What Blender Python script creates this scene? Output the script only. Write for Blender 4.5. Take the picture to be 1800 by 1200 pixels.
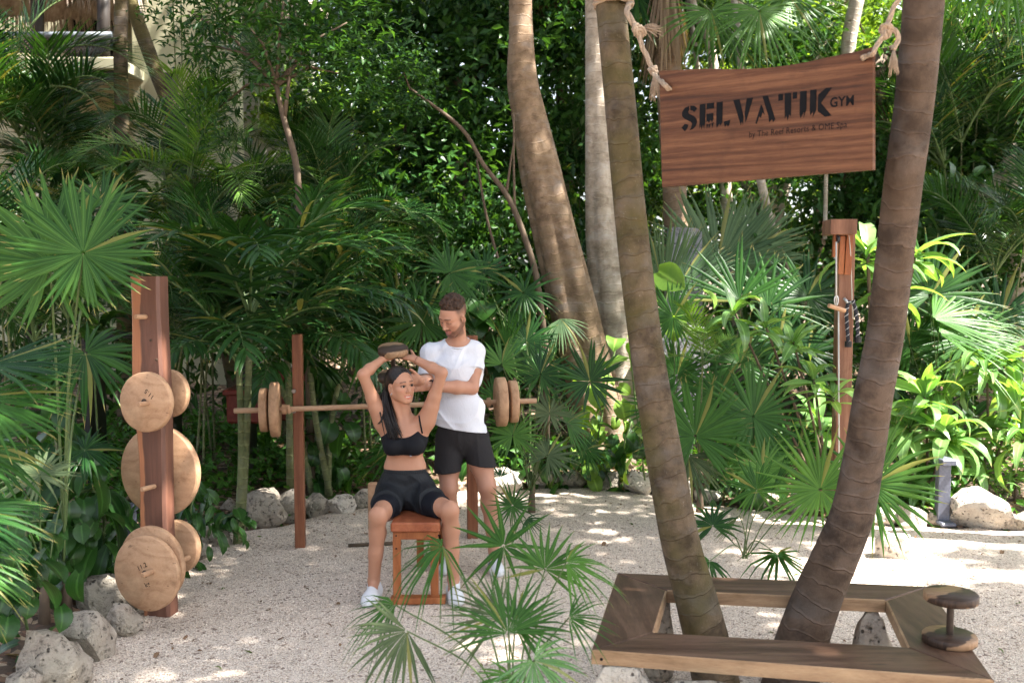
import bpy, math, random
import numpy as np
from mathutils import Vector, Matrix, noise as mnoise

S = bpy.context.scene
for _o in list(bpy.data.objects):
    bpy.data.objects.remove(_o, do_unlink=True)
COL = S.collection
R = math.radians

# ------------------------------------------------------------------ camera, sky, sun, exposure
CAM_H, PITCH, F = 1.93, R(4.0), 1750.0          # F: focal length in pixels of the 1800 px wide photograph
cam_data = bpy.data.cameras.new("camera")
cam = bpy.data.objects.new("camera", cam_data)
COL.objects.link(cam)
cam.location = (0, 0, CAM_H)
cam.rotation_euler = (R(90) - PITCH, 0, 0)
cam_data.sensor_width = 36.0
cam_data.lens = 35.0
cam_data.clip_start = 0.05
cam_data.clip_end = 600
cam_data.dof.use_dof = True
cam_data.dof.focus_distance = 6.0
cam_data.dof.aperture_fstop = 3.2
S.camera = cam

SUN_VEC = Vector((0.56, -0.12, 0.82)).normalized()     # towards the sun
world = bpy.data.worlds.new("World")
S.world = world
world.use_nodes = True
wn = world.node_tree
wn.nodes.clear()
wo = wn.nodes.new("ShaderNodeOutputWorld")
wb = wn.nodes.new("ShaderNodeBackground")
ws = wn.nodes.new("ShaderNodeTexSky")
ws.sky_type = 'NISHITA'
ws.sun_disc = False
ws.sun_elevation = math.asin(SUN_VEC.z)
ws.sun_rotation = math.atan2(SUN_VEC.x, SUN_VEC.y)
ws.air_density = 1.0
ws.dust_density = 2.5
ws.ozone_density = 1.0
wb.inputs['Strength'].default_value = 0.09
whs = wn.nodes.new("ShaderNodeHueSaturation")      # a milky, humid sky: less blue
whs.inputs['Saturation'].default_value = 0.5
wn.links.new(ws.outputs[0], whs.inputs['Color'])
wn.links.new(whs.outputs[0], wb.inputs[0])
wn.links.new(wb.outputs[0], wo.inputs[0])

sun_data = bpy.data.lights.new("sun", 'SUN')
sun_data.energy = 5.0
sun_data.angle = R(0.55)
sun_data.color = (1.0, 0.95, 0.87)
sun = bpy.data.objects.new("sun", sun_data)
COL.objects.link(sun)
sun.rotation_euler = SUN_VEC.to_track_quat('Z', 'Y').to_euler()

S.view_settings.view_transform = 'Standard'
S.view_settings.look = 'None'
S.view_settings.exposure = 2.65
S.view_settings.gamma = 1.0
S.view_settings.use_curve_mapping = False
S.cycles.max_bounces = 7
S.cycles.diffuse_bounces = 4
S.cycles.glossy_bounces = 2
S.cycles.transmission_bounces = 4
S.cycles.transparent_max_bounces = 4
S.cycles.use_denoising = True
S.cycles.use_adaptive_sampling = True
S.cycles.adaptive_threshold = 0.02
S.cycles.caustics_reflective = False
S.cycles.caustics_refractive = False
S.cycles.sample_clamp_indirect = 6.0

_cp, _sp = math.cos(PITCH), math.sin(PITCH)
def ray(px, py):
    x = (px - 900.0) / F
    y = (600.0 - py) / F
    return Vector((x, _cp + y * _sp, -_sp + y * _cp))
def P(px, py, Y):
    """point of the place at distance Y in front of the camera, seen at (px, py) of the photograph"""
    d = ray(px, py)
    return Vector((0, 0, CAM_H)) + d * (Y / d.y)
def G(px, py, z=0.0):
    d = ray(px, py)
    return Vector((0, 0, CAM_H)) + d * ((z - CAM_H) / d.z)
def SZ(px, Y):
    return px * Y / F

# ------------------------------------------------------------------ object helpers
def tag(o, label=None, cat=None, group=None, kind=None):
    if label: o['label'] = label
    if cat: o['category'] = cat
    if group: o['group'] = group
    if kind: o['kind'] = kind
    return o
def thing(name, label, cat, loc=(0, 0, 0), group=None):
    o = bpy.data.objects.new(name, None)
    o.empty_display_size = 0.1
    COL.objects.link(o)
    o.location = loc
    return tag(o, label, cat, group)
def mesh_data(name, V, Fc, mats, smooth=True, uv=None, loc=None, midx=None, col=None):
    V = np.asarray(V, dtype=np.float32).reshape(-1, 3)
    if loc is not None:
        V = V - np.asarray(loc, dtype=np.float32)
    me = bpy.data.meshes.new(name)
    if isinstance(Fc, np.ndarray):
        nv = Fc.shape[1]
        me.vertices.add(len(V)); me.vertices.foreach_set("co", V.ravel())
        me.loops.add(Fc.size); me.loops.foreach_set("vertex_index", Fc.astype(np.int32).ravel())
        me.polygons.add(len(Fc))
        me.polygons.foreach_set("loop_start", np.arange(0, Fc.size, nv, dtype=np.int32))
        me.polygons.foreach_set("loop_total", np.full(len(Fc), nv, dtype=np.int32))
        me.update(calc_edges=True)
    else:
        me.from_pydata([tuple(v) for v in V.tolist()], [], Fc)
        me.update()
    if smooth:
        me.polygons.foreach_set("use_smooth", np.ones(len(me.polygons), dtype=bool))
    if not isinstance(mats, (list, tuple)):
        mats = [mats]
    for m in mats:
        me.materials.append(m)
    if midx is not None:
        me.polygons.foreach_set("material_index", np.asarray(midx, dtype=np.int32))
    if uv is not None:
        uv = np.asarray(uv, dtype=np.float32)
        l = me.uv_layers.new(name="UVMap")
        idx = np.zeros(len(me.loops), dtype=np.int32)
        me.loops.foreach_get("vertex_index", idx)
        l.data.foreach_set("uv", uv[idx].ravel())
    if col is not None:
        ca = me.color_attributes.new("Col", 'FLOAT_COLOR', 'POINT')
        c4 = np.ones((len(V), 4), dtype=np.float32); c4[:, :3] = col
        ca.data.foreach_set("color", c4.ravel())
    return me
def link(name, me, parent=None, M=None):
    o = bpy.data.objects.new(name, me)
    COL.objects.link(o)
    if parent is not None:
        o.parent = parent
    if M is not None:
        o.matrix_basis = M
    return o
def root_loc(parent):
    v = Vector((0, 0, 0))
    while parent is not None:
        v += parent.location
        parent = parent.parent
    return v
class MB:
    """collects shapes, links them as one mesh object"""
    def __init__(s):
        s.v = []; s.f = []; s.uv = []; s.m = []
    def add(s, V, Fc, m=0, uv=None):
        n = len(s.v)
        s.v += [tuple(v) for v in V]
        s.uv += list(uv) if uv is not None else [(0.5, 0.5)] * len(V)
        s.f += [tuple(i + n for i in f) for f in Fc]
        s.m += [m] * len(Fc)
    def box(s, c, size, rot=None, m=0, bevel=0.0):
        sx, sy, sz = [a / 2 for a in size]
        c = Vector(c)
        b = min(bevel, sx * .9, sy * .9, sz * .9)
        if b <= 0:
            V = [Vector((x, y, z)) for x in (-sx, sx) for y in (-sy, sy) for z in (-sz, sz)]
            Fc = [(0, 1, 3, 2), (4, 6, 7, 5), (0, 4, 5, 1), (2, 3, 7, 6), (0, 2, 6, 4), (1, 5, 7, 3)]
        else:
            V = []; idx = {}
            for ix, x in enumerate((-1, 1)):
                for iy, y in enumerate((-1, 1)):
                    for iz, z in enumerate((-1, 1)):
                        for a in range(3):
                            p = [x * (sx - b), y * (sy - b), z * (sz - b)]
                            p[a] = (x, y, z)[a] * (sx, sy, sz)[a]
                            idx[(ix, iy, iz, a)] = len(V); V.append(Vector(p))
            Fc = []
            for a in range(3):
                o1, o2 = [q for q in range(3) if q != a]
                for s_ in (0, 1):
                    q = []
                    for (u, w) in ((0, 0), (1, 0), (1, 1), (0, 1)):
                        k = [0, 0, 0]; k[a] = s_; k[o1] = u; k[o2] = w
                        q.append(idx[(k[0], k[1], k[2], a)])
                    Fc.append(tuple(q))
            for a in range(3):      # edges along axis a
                o1, o2 = [q for q in range(3) if q != a]
                for u in (0, 1):
                    for w in (0, 1):
                        k0 = [0, 0, 0]; k0[o1] = u; k0[o2] = w; k1 = list(k0); k1[a] = 1
                        Fc.append((idx[(*k0, o1)], idx[(*k1, o1)], idx[(*k1, o2)], idx[(*k0, o2)]))
            for ix in (0, 1):
                for iy in (0, 1):
                    for iz in (0, 1):
                        Fc.append(tuple(idx[(ix, iy, iz, a)] for a in range(3)))
        if rot is not None:
            V = [rot @ v for v in V]
        # make all faces point outwards
        cen = Vector((0, 0, 0))
        Fo = []
        for f in Fc:
            n = (V[f[1]] - V[f[0]]).cross(V[f[2]] - V[f[0]])
            mid = sum((V[i] for i in f), Vector()) / len(f)
            Fo.append(f if n.dot(mid - cen) >= 0 else tuple(reversed(f)))
        s.add([v + c for v in V], Fo, m)
    def tube(s, pts, radii, n=8, m=0, cap=True, flute=None, twist=0.0, uvlen=False):
        V, Fc, UV = tube_arrays(pts, radii, n, cap, flute, twist)
        s.add(V, Fc, m, UV)
    def build(s, name, mats, parent=None, smooth=True, auto=None):
        loc = root_loc(parent) if parent is not None else None
        me = mesh_data(name, s.v, s.f, mats, smooth, s.uv, loc, s.m)
        if auto:
            try:
                me.set_sharp_from_angle(angle=R(auto))
            except Exception:
                pass
        return link(name, me, parent)
def frames(pts):
    pts = [Vector(p) for p in pts]
    n = len(pts)
    T = [(pts[min(i + 1, n - 1)] - pts[max(i - 1, 0)]).normalized() for i in range(n)]
    a = Vector((0, 0, 1)) if abs(T[0].z) < 0.9 else Vector((1, 0, 0))
    N = [(a - T[0] * a.dot(T[0])).normalized()]
    for i in range(1, n):
        v = N[-1] - T[i] * N[-1].dot(T[i])
        N.append(v.normalized())
    return pts, T, N
def tube_arrays(pts, radii, n=8, cap=True, flute=None, twist=0.0):
    pts, T, N = frames(pts)
    if not hasattr(radii, '__len__'):
        radii = [radii] * len(pts)
    V = []; UV = []; Fc = []
    L = 0
    for i, p in enumerate(pts):
        if i: L += (pts[i] - pts[i - 1]).length
        B = T[i].cross(N[i])
        for k in range(n):
            a = 2 * math.pi * k / n + twist * L
            r = radii[i]
            if flute: r *= flute(k / n, L, i / (len(pts) - 1))
            V.append(p + (N[i] * math.cos(a) + B * math.sin(a)) * r)
            UV.append((k / n, L))
    for i in range(len(pts) - 1):
        for k in range(n):
            k2 = (k + 1) % n
            Fc.append((i * n + k, i * n + k2, (i + 1) * n + k2, (i + 1) * n + k))
    if cap:
        Fc.append(tuple(reversed(range(n))))
        Fc.append(tuple(range((len(pts) - 1) * n, len(pts) * n)))
    return V, Fc, UV
def spline(ctrl, m=8):
    """Catmull-Rom through (x,y,z[,r...]) tuples"""
    c = [np.array(q, dtype=float) for q in ctrl]
    c = [2 * c[0] - c[1]] + c + [2 * c[-1] - c[-2]]
    out = []
    for i in range(1, len(c) - 2):
        for k in range(m):
            t = k / m
            out.append(0.5 * ((2 * c[i]) + (-c[i-1] + c[i+1]) * t + (2*c[i-1] - 5*c[i] + 4*c[i+1] - c[i+2]) * t*t + (-c[i-1] + 3*c[i] - 3*c[i+1] + c[i+2]) * t**3))
    out.append(c[-2])
    return out
def disc_prism(r, h, n=48, bevel=0.004, seed=0, irr=0.0):
    """closed round slab along +Z from 0 to h"""
    rg = random.Random(seed)
    ph = rg.uniform(0, 6)
    prof = [(0, 0), (r - bevel, 0), (r, bevel), (r, h - bevel), (r - bevel, h), (0, h)]
    V = [(0, 0, 0)]
    Fc = []
    for (rr, z) in prof[1:-1]:
        for k in range(n):
            a = 2 * math.pi * k / n
            q = rr * (1 + irr * math.sin(2 * a + ph) + irr * .5 * math.sin(5 * a + ph))
            V.append((q * math.cos(a), q * math.sin(a), z))
    V.append((0, 0, h))
    for k in range(n):
        k2 = (k + 1) % n
        Fc.append((0, 1 + k2, 1 + k))
        for j in range(3):
            b0, b1 = 1 + j * n, 1 + (j + 1) * n
            Fc.append((b0 + k, b0 + k2, b1 + k2, b1 + k))
        Fc.append((len(V) - 1, 1 + 3 * n + k, 1 + 3 * n + k2))
    return V, Fc
def axis_rot(d, roll=0.0):
    """rotation taking +Z to direction d"""
    return Vector(d).to_track_quat('Z', 'Y').to_matrix() @ Matrix.Rotation(roll, 3, 'Z')

# ------------------------------------------------------------------ materials
def new_mat(name):
    m = bpy.data.materials.new(name)
    m.use_nodes = True
    nt = m.node_tree
    b = nt.nodes['Principled BSDF']
    return m, nt, b, nt.nodes['Material Output']
def N(nt, t, **kw):
    n = nt.nodes.new(t)
    for k, v in kw.items():
        if k in n.inputs: n.inputs[k].default_value = v
        else: setattr(n, k, v)
    return n
def ramp(nt, fac, stops, interp='LINEAR'):
    r = nt.nodes.new('ShaderNodeValToRGB')
    r.color_ramp.interpolation = interp
    e = r.color_ramp.elements
    while len(e) < len(stops): e.new(0.5)
    for el, (p, c) in zip(e, stops):
        el.position = p
        el.color = (*c, 1) if len(c) == 3 else c
    nt.links.new(fac, r.inputs[0])
    return r.outputs[0]
def texco(nt, scale=(1, 1, 1), rot=(0, 0, 0), kind='Object'):
    tc = nt.nodes.new('ShaderNodeTexCoord')
    mp = nt.nodes.new('ShaderNodeMapping')
    mp.inputs['Scale'].default_value = scale
    mp.inputs['Rotation'].default_value = rot
    nt.links.new(tc.outputs[kind], mp.inputs[0])
    return mp.outputs[0]
def noise(nt, vec, scale, detail=4, rough=0.55, dist=0.0):
    n = N(nt, 'ShaderNodeTexNoise', Scale=scale, Detail=detail, Roughness=rough, Distortion=dist)
    if vec is not None: nt.links.new(vec, n.inputs['Vector'])
    return n.outputs[0]
def mixc(nt, fac, a, b, mode='MIX'):
    m = nt.nodes.new('ShaderNodeMix'); m.data_type = 'RGBA'; m.blend_type = mode
    for s_, v in ((0, fac), (6, a), (7, b)):
        if hasattr(v, 'is_output'): nt.links.new(v, m.inputs[s_])
        elif s_ == 0: m.inputs[0].default_value = v
        else: m.inputs[s_].default_value = (*v, 1)
    return m.outputs[2]
def bump(nt, b, h, strength=0.3, dist=0.01):
    bp = N(nt, 'ShaderNodeBump', Strength=strength, Distance=dist)
    nt.links.new(h, bp.inputs['Height'])
    nt.links.new(bp.outputs[0], b.inputs['Normal'])
    return bp
def math_node(nt, op, a, b=None):
    m = nt.nodes.new('ShaderNodeMath'); m.operation = op
    for i, v in enumerate((a, b)):
        if v is None: continue
        if hasattr(v, 'is_output'): nt.links.new(v, m.inputs[i])
        else: m.inputs[i].default_value = v
    return m.outputs[0]

def plain(name, c, rough=0.5, metal=0.0, var=0.12, scale=30, bs=0.0):
    m, nt, b, o = new_mat(name)
    v = texco(nt)
    n = noise(nt, v, scale)
    c2 = tuple(max(0, x * (1 - var * 2)) for x in c); c3 = tuple(min(1, x * (1 + var)) for x in c)
    nt.links.new(ramp(nt, n, [(0.3, c2), (0.7, c3)]), b.inputs['Base Color'])
    b.inputs['Roughness'].default_value = rough
    b.inputs['Metallic'].default_value = metal
    b.inputs['Specular IOR Level'].default_value = 0.3
    if bs: bump(nt, b, n, bs)
    return m

def leaf_mat(name, dark, light, trans=0.3, rough=0.42, tip=True, tipc=(0.35, 0.26, 0.10), obj_var=0.5, vein=0.25, spec=0.2, nscale=2.0):
    m, nt, b, o = new_mat(name)
    oi = nt.nodes.new('ShaderNodeObjectInfo')
    geo = nt.nodes.new('ShaderNodeNewGeometry')
    v = texco(nt)
    n1 = noise(nt, v, nscale, 3)
    n2 = noise(nt, v, 26.0, 2)
    f = math_node(nt, 'ADD', math_node(nt, 'MULTIPLY', oi.outputs['Random'], obj_var), math_node(nt, 'MULTIPLY', n1, 1 - obj_var * 0.6))
    f = math_node(nt, 'ADD', f, math_node(nt, 'MULTIPLY', math_node(nt, 'SUBTRACT', geo.outputs['Random Per Island'], 0.5), 0.5))
    c = ramp(nt, f, [(0.25, dark), (0.85, light)])
    c = mixc(nt, math_node(nt, 'MULTIPLY', n2, 0.35), c, tuple(x * 0.55 for x in dark))
    uv = nt.nodes.new('ShaderNodeUVMap'); sep = nt.nodes.new('ShaderNodeSeparateXYZ')
    nt.links.new(uv.outputs[0], sep.inputs[0])
    # lighter midrib: |y-0.5| small
    mid = math_node(nt, 'ABSOLUTE', math_node(nt, 'SUBTRACT', sep.outputs[1], 0.5))
    mr = N(nt, 'ShaderNodeMapRange'); nt.links.new(mid, mr.inputs[0])
    mr.inputs[1].default_value = 0.0; mr.inputs[2].default_value = 0.09; mr.inputs[3].default_value = vein; mr.inputs[4].default_value = 0.0
    c = mixc(nt, mr.outputs[0], c, tuple(min(1, x * 2.2 + 0.02) for x in light))
    if tip:
        tr = N(nt, 'ShaderNodeMapRange'); nt.links.new(math_node(nt, 'ADD', sep.outputs[0], math_node(nt, 'MULTIPLY', math_node(nt, 'SUBTRACT', n2, 0.5), 0.25)), tr.inputs[0])
        tr.inputs[1].default_value = 0.88; tr.inputs[2].default_value = 1.0; tr.inputs[3].default_value = 0; tr.inputs[4].default_value = 0.85
        c = mixc(nt, tr.outputs[0], c, tipc)
        old = ramp(nt, geo.outputs['Random Per Island'], [(0.93, (0, 0, 0)), (0.97, (0.75, 0.75, 0.75))])
        c = mixc(nt, old, c, (0.20, 0.19, 0.055))
    nt.links.new(c, b.inputs['Base Color'])
    b.inputs['Roughness'].default_value = rough
    b.inputs['Specular IOR Level'].default_value = spec
    # fine parallel veins as relief
    st = nt.nodes.new('ShaderNodeTexWave'); st.bands_direction = 'Y'
    st.inputs['Scale'].default_value = 3.0
    nt.links.new(uv.outputs[0], st.inputs['Vector'])
    bump(nt, b, st.outputs[1], 0.15, 0.002)
    tl = nt.nodes.new('ShaderNodeBsdfTranslucent')
    tc = mixc(nt, 1.0, c, (1.9, 1.75, 0.55), 'MULTIPLY')
    nt.links.new(tc, tl.inputs[0])
    mx = nt.nodes.new('ShaderNodeMixShader'); mx.inputs[0].default_value = trans
    nt.links.new(b.outputs[0], mx.inputs[1]); nt.links.new(tl.outputs[0], mx.inputs[2])
    nt.links.new(mx.outputs[0], o.inputs[0])
    return m

def wood_mat(name, c1, c2, c3, scale=(6, 6, 0.6), rough=0.55, ring=9.0, bs=0.25, dark=0.0, wv=0.05, stain=0.25):
    m, nt, b, o = new_mat(name)
    v = texco(nt, scale)
    big = noise(nt, v, 1.6, 4, 0.6, 0.6)
    fine = noise(nt, texco(nt, tuple(s * 9 for s in scale)), 2.2, 5, 0.7)
    w = nt.nodes.new('ShaderNodeTexWave'); w.wave_type = 'BANDS'; w.bands_direction = 'DIAGONAL'
    w.inputs['Scale'].default_value = ring / 6; w.inputs['Distortion'].default_value = 6; w.inputs['Detail'].default_value = 3; w.inputs['Detail Scale'].default_value = 1.2
    nt.links.new(v, w.inputs['Vector'])
    f = math_node(nt, 'ADD', math_node(nt, 'MULTIPLY', big, 0.68), math_node(nt, 'ADD', math_node(nt, 'MULTIPLY', fine, 0.3), math_node(nt, 'MULTIPLY', w.outputs[1], wv)))
    c = ramp(nt, f, [(0.33, c1), (0.5, c2), (0.68, c3)])
    st = noise(nt, texco(nt), 7.0, 5, 0.65, 0.4)
    c = mixc(nt, ramp(nt, st, [(0.53, (0, 0, 0)), (0.68, (stain,) * 3)]), c, tuple(x * 0.30 for x in c2))
    crk = noise(nt, texco(nt, tuple(s * 5 for s in scale)), 1.1, 3, 0.5)
    c = mixc(nt, ramp(nt, crk, [(0.27, (stain * 2.4,) * 3), (0.31, (0, 0, 0))]), c, tuple(x * 0.22 for x in c2))
    nt.links.new(c, b.inputs['Base Color'])
    b.inputs['Roughness'].default_value = rough
    b.inputs['Specular IOR Level'].default_value = 0.25
    bump(nt, b, math_node(nt, 'ADD', fine, math_node(nt, 'MULTIPLY', crk, 1.2)), bs, 0.004)
    return m

M = {}
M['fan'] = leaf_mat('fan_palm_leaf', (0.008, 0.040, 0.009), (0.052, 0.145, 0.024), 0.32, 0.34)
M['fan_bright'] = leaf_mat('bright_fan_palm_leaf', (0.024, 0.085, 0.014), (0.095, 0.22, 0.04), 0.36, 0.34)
M['fan_grey'] = leaf_mat('grey_green_fan_leaf', (0.045, 0.075, 0.032), (0.125, 0.165, 0.075), 0.25, 0.5)
M['silver'] = leaf_mat('silver_fan_leaf', (0.035, 0.075, 0.032), (0.12, 0.195, 0.09), 0.25, 0.36)
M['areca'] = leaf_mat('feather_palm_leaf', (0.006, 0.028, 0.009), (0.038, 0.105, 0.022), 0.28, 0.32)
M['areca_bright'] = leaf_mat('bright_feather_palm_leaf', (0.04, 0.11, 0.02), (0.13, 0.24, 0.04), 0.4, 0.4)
M['glossy'] = leaf_mat('glossy_feather_leaf', (0.012, 0.045, 0.016), (0.05, 0.13, 0.035), 0.28, 0.26, spec=0.5)
M['dead'] = leaf_mat('dry_palm_leaf', (0.12, 0.085, 0.055), (0.30, 0.22, 0.15), 0.2, 0.7, tip=False, vein=0.0)
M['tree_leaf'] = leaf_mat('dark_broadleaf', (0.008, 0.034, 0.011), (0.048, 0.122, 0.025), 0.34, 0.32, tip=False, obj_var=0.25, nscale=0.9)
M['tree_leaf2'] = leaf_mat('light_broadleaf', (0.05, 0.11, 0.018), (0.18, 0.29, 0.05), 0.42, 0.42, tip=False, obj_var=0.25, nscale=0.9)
M['cordy'] = leaf_mat('strap_leaf', (0.055, 0.165, 0.03), (0.22, 0.38, 0.13), 0.33, 0.24, spec=0.7, vein=0.35)
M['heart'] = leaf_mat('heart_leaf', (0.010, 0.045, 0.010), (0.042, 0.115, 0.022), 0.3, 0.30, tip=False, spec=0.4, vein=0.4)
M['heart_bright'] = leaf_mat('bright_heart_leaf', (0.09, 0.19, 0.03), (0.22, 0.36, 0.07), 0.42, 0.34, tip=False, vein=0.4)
M['cover'] = leaf_mat('ground_cover_leaf', (0.020, 0.075, 0.012), (0.09, 0.22, 0.035), 0.3, 0.38, tip=False)
M['stem_green'] = plain('green_stem', (0.10, 0.15, 0.05), 0.5)
M['stem_brown'] = plain('twig_bark', (0.11, 0.078, 0.052), 0.8, scale=14)
M['post'] = wood_mat('red_brown_hardwood', (0.09, 0.040, 0.022), (0.19, 0.088, 0.052), (0.30, 0.155, 0.095), (6, 6, 0.6), 0.5)
M['rack'] = wood_mat('orange_brown_post_wood', (0.10, 0.032, 0.015), (0.19, 0.070, 0.034), (0.27, 0.115, 0.06), (7, 7, 0.5), 0.5)
M['pale'] = wood_mat('pale_round_wood', (0.30, 0.165, 0.09), (0.44, 0.26, 0.15), (0.53, 0.34, 0.205), (3, 9, 9), 0.6, bs=0.15)
M['pale2'] = wood_mat('tan_round_wood', (0.27, 0.15, 0.082), (0.40, 0.235, 0.135), (0.49, 0.305, 0.18), (9, 1.6, 9), 0.6, bs=0.15)
M['bar'] = wood_mat('bar_wood', (0.28, 0.16, 0.09), (0.42, 0.26, 0.16), (0.5, 0.33, 0.21), (0.8, 9, 9), 0.6)
M['bench'] = wood_mat('weathered_bench_wood', (0.036, 0.018, 0.011), (0.086, 0.047, 0.029), (0.155, 0.092, 0.060), (0.7, 7, 7), 0.45)
M['bench_y'] = wood_mat('weathered_bench_wood_across', (0.036, 0.018, 0.011), (0.086, 0.047, 0.029), (0.155, 0.092, 0.060), (7, 0.7, 7), 0.45)
M['sap'] = wood_mat('light_sapwood', (0.19, 0.11, 0.055), (0.31, 0.195, 0.11), (0.42, 0.28, 0.16), (1.2, 5, 9), 0.55)
M['sign'] = wood_mat('sign_board_wood', (0.028, 0.010, 0.005), (0.088, 0.034, 0.0145), (0.180, 0.080, 0.037), (0.6, 0.6, 14), 0.5, bs=0.35, wv=0.08)
M['dumb_dark'] = wood_mat('dark_walnut', (0.03, 0.02, 0.015), (0.07, 0.046, 0.033), (0.115, 0.08, 0.058), (1.5, 9, 9), 0.4)
M['stool'] = wood_mat('orange_stool_wood', (0.17, 0.05, 0.016), (0.28, 0.09, 0.03), (0.38, 0.145, 0.055), (7, 7, 0.8), 0.42)
M['stool_seat'] = wood_mat('red_stool_seat_wood', (0.17, 0.045, 0.02), (0.30, 0.09, 0.04), (0.40, 0.15, 0.07), (7, 1, 7), 0.3)
M['black_metal'] = plain('black_metal', (0.02, 0.02, 0.022), 0.4, 0.2)
M['rod'] = plain('dark_rod', (0.045, 0.03, 0.022), 0.35)
M['bolt'] = plain('grey_bolt', (0.25, 0.22, 0.2), 0.4, 0.6)
M['steel'] = plain('steel', (0.6, 0.6, 0.6), 0.3, 0.9)
M['ink'] = plain('black_paint', (0.008, 0.008, 0.009), 0.8)
M['ink'].node_tree.nodes['Principled BSDF'].inputs['Specular IOR Level'].default_value = 0.1
M['ink2'] = plain('burnt_brown', (0.07, 0.045, 0.03), 0.7)
M['bollard'] = plain('blue_grey_metal', (0.13, 0.14, 0.18), 0.45, 0.2, 0.1, 60)
M['soil'] = None
# ------------------------------------------------------------------ more materials
def soil_mat():
    m, nt, b, o = new_mat('leaf_littered_soil')
    v = texco(nt)
    n1 = noise(nt, v, 6, 5, 0.6); n2 = noise(nt, v, 45, 4, 0.7)
    vo = N(nt, 'ShaderNodeTexVoronoi', Scale=22.0); nt.links.new(v, vo.inputs['Vector'])
    c = ramp(nt, n1, [(0.35, (0.035, 0.022, 0.013)), (0.6, (0.10, 0.065, 0.042))])
    sep = nt.nodes.new('ShaderNodeSeparateColor'); nt.links.new(vo.outputs['Color'], sep.inputs[0])
    lf = ramp(nt, sep.outputs[0], [(0.55, (0, 0, 0)), (0.62, (1, 1, 1))])
    lc = ramp(nt, sep.outputs[1], [(0.2, (0.10, 0.05, 0.03)), (0.6, (0.25, 0.15, 0.09)), (0.9, (0.38, 0.29, 0.2))])
    c = mixc(nt, lf, c, lc)
    nt.links.new(c, b.inputs['Base Color']); b.inputs['Roughness'].default_value = 0.9
    bump(nt, b, n2, 0.8, 0.02)
    return m
def gravel_mat():
    m, nt, b, o = new_mat('pale_pink_white_gravel')
    v = texco(nt)
    vo = N(nt, 'ShaderNodeTexVoronoi', Scale=125.0); nt.links.new(v, vo.inputs['Vector'])
    vb = N(nt, 'ShaderNodeTexVoronoi', Scale=60.0); nt.links.new(v, vb.inputs['Vector'])
    sep = nt.nodes.new('ShaderNodeSeparateColor'); nt.links.new(vo.outputs['Color'], sep.inputs[0])
    sb = nt.nodes.new('ShaderNodeSeparateColor'); nt.links.new(vb.outputs['Color'], sb.inputs[0])
    c = ramp(nt, sep.outputs[0], [(0.0, (0.36, 0.27, 0.205)), (0.12, (0.62, 0.50, 0.395)), (0.5, (0.78, 0.66, 0.55)), (1.0, (0.90, 0.80, 0.69))])
    c = mixc(nt, ramp(nt, sb.outputs[1], [(0.93, (0, 0, 0)), (0.95, (1, 1, 1))]), c, (0.24, 0.17, 0.13))
    patch = noise(nt, v, 1.3, 4)
    c = mixc(nt, ramp(nt, patch, [(0.35, (0.25, 0.25, 0.25)), (0.6, (0, 0, 0))]), c, (0.50, 0.40, 0.32))
    edge = ramp(nt, vo.outputs['Distance'], [(0.4, (0, 0, 0)), (0.8, (0.7, 0.7, 0.7))])
    c = mixc(nt, edge, c, (0.24, 0.18, 0.14))
    nt.links.new(c, b.inputs['Base Color']); b.inputs['Roughness'].default_value = 0.85
    h = math_node(nt, 'SUBTRACT', 1.0, vo.outputs['Distance'])
    h = math_node(nt, 'ADD', h, math_node(nt, 'MULTIPLY', noise(nt, v, 25, 3), 1.5))
    bump(nt, b, h, 0.9, 0.008)
    return m
def rock_mat(name, c1, c2, moss=0.3):
    m, nt, b, o = new_mat(name)
    v = texco(nt)
    n1 = noise(nt, v, 5, 6, 0.65); n2 = noise(nt, v, 22, 5, 0.7); n3 = noise(nt, v, 2.5, 3)
    c = ramp(nt, n1, [(0.3, c1), (0.7, c2)])
    c = mixc(nt, ramp(nt, n2, [(0.36, (0.8, 0.8, 0.8)), (0.47, (0, 0, 0))]), c, tuple(x * 0.3 for x in c1))
    c = mixc(nt, ramp(nt, n3, [(0.45, (0, 0, 0)), (0.7, (moss, moss, moss))]), c, (0.13, 0.12, 0.055))
    vp = N(nt, 'ShaderNodeTexVoronoi', Scale=24.0); nt.links.new(v, vp.inputs['Vector'])
    pit = ramp(nt, math_node(nt, 'ADD', vp.outputs['Distance'], math_node(nt, 'MULTIPLY', n1, 0.5)), [(0.36, (1, 1, 1)), (0.45, (0, 0, 0))])
    c = mixc(nt, pit, c, tuple(x * 0.28 for x in c1))
    nt.links.new(c, b.inputs['Base Color']); b.inputs['Roughness'].default_value = 0.9
    ps = nt.nodes.new('ShaderNodeSeparateColor'); nt.links.new(pit, ps.inputs[0])
    bump(nt, b, math_node(nt, 'SUBTRACT', math_node(nt, 'ADD', n1, n2), ps.outputs[0]), 1.0, 0.05)
    return m
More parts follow.
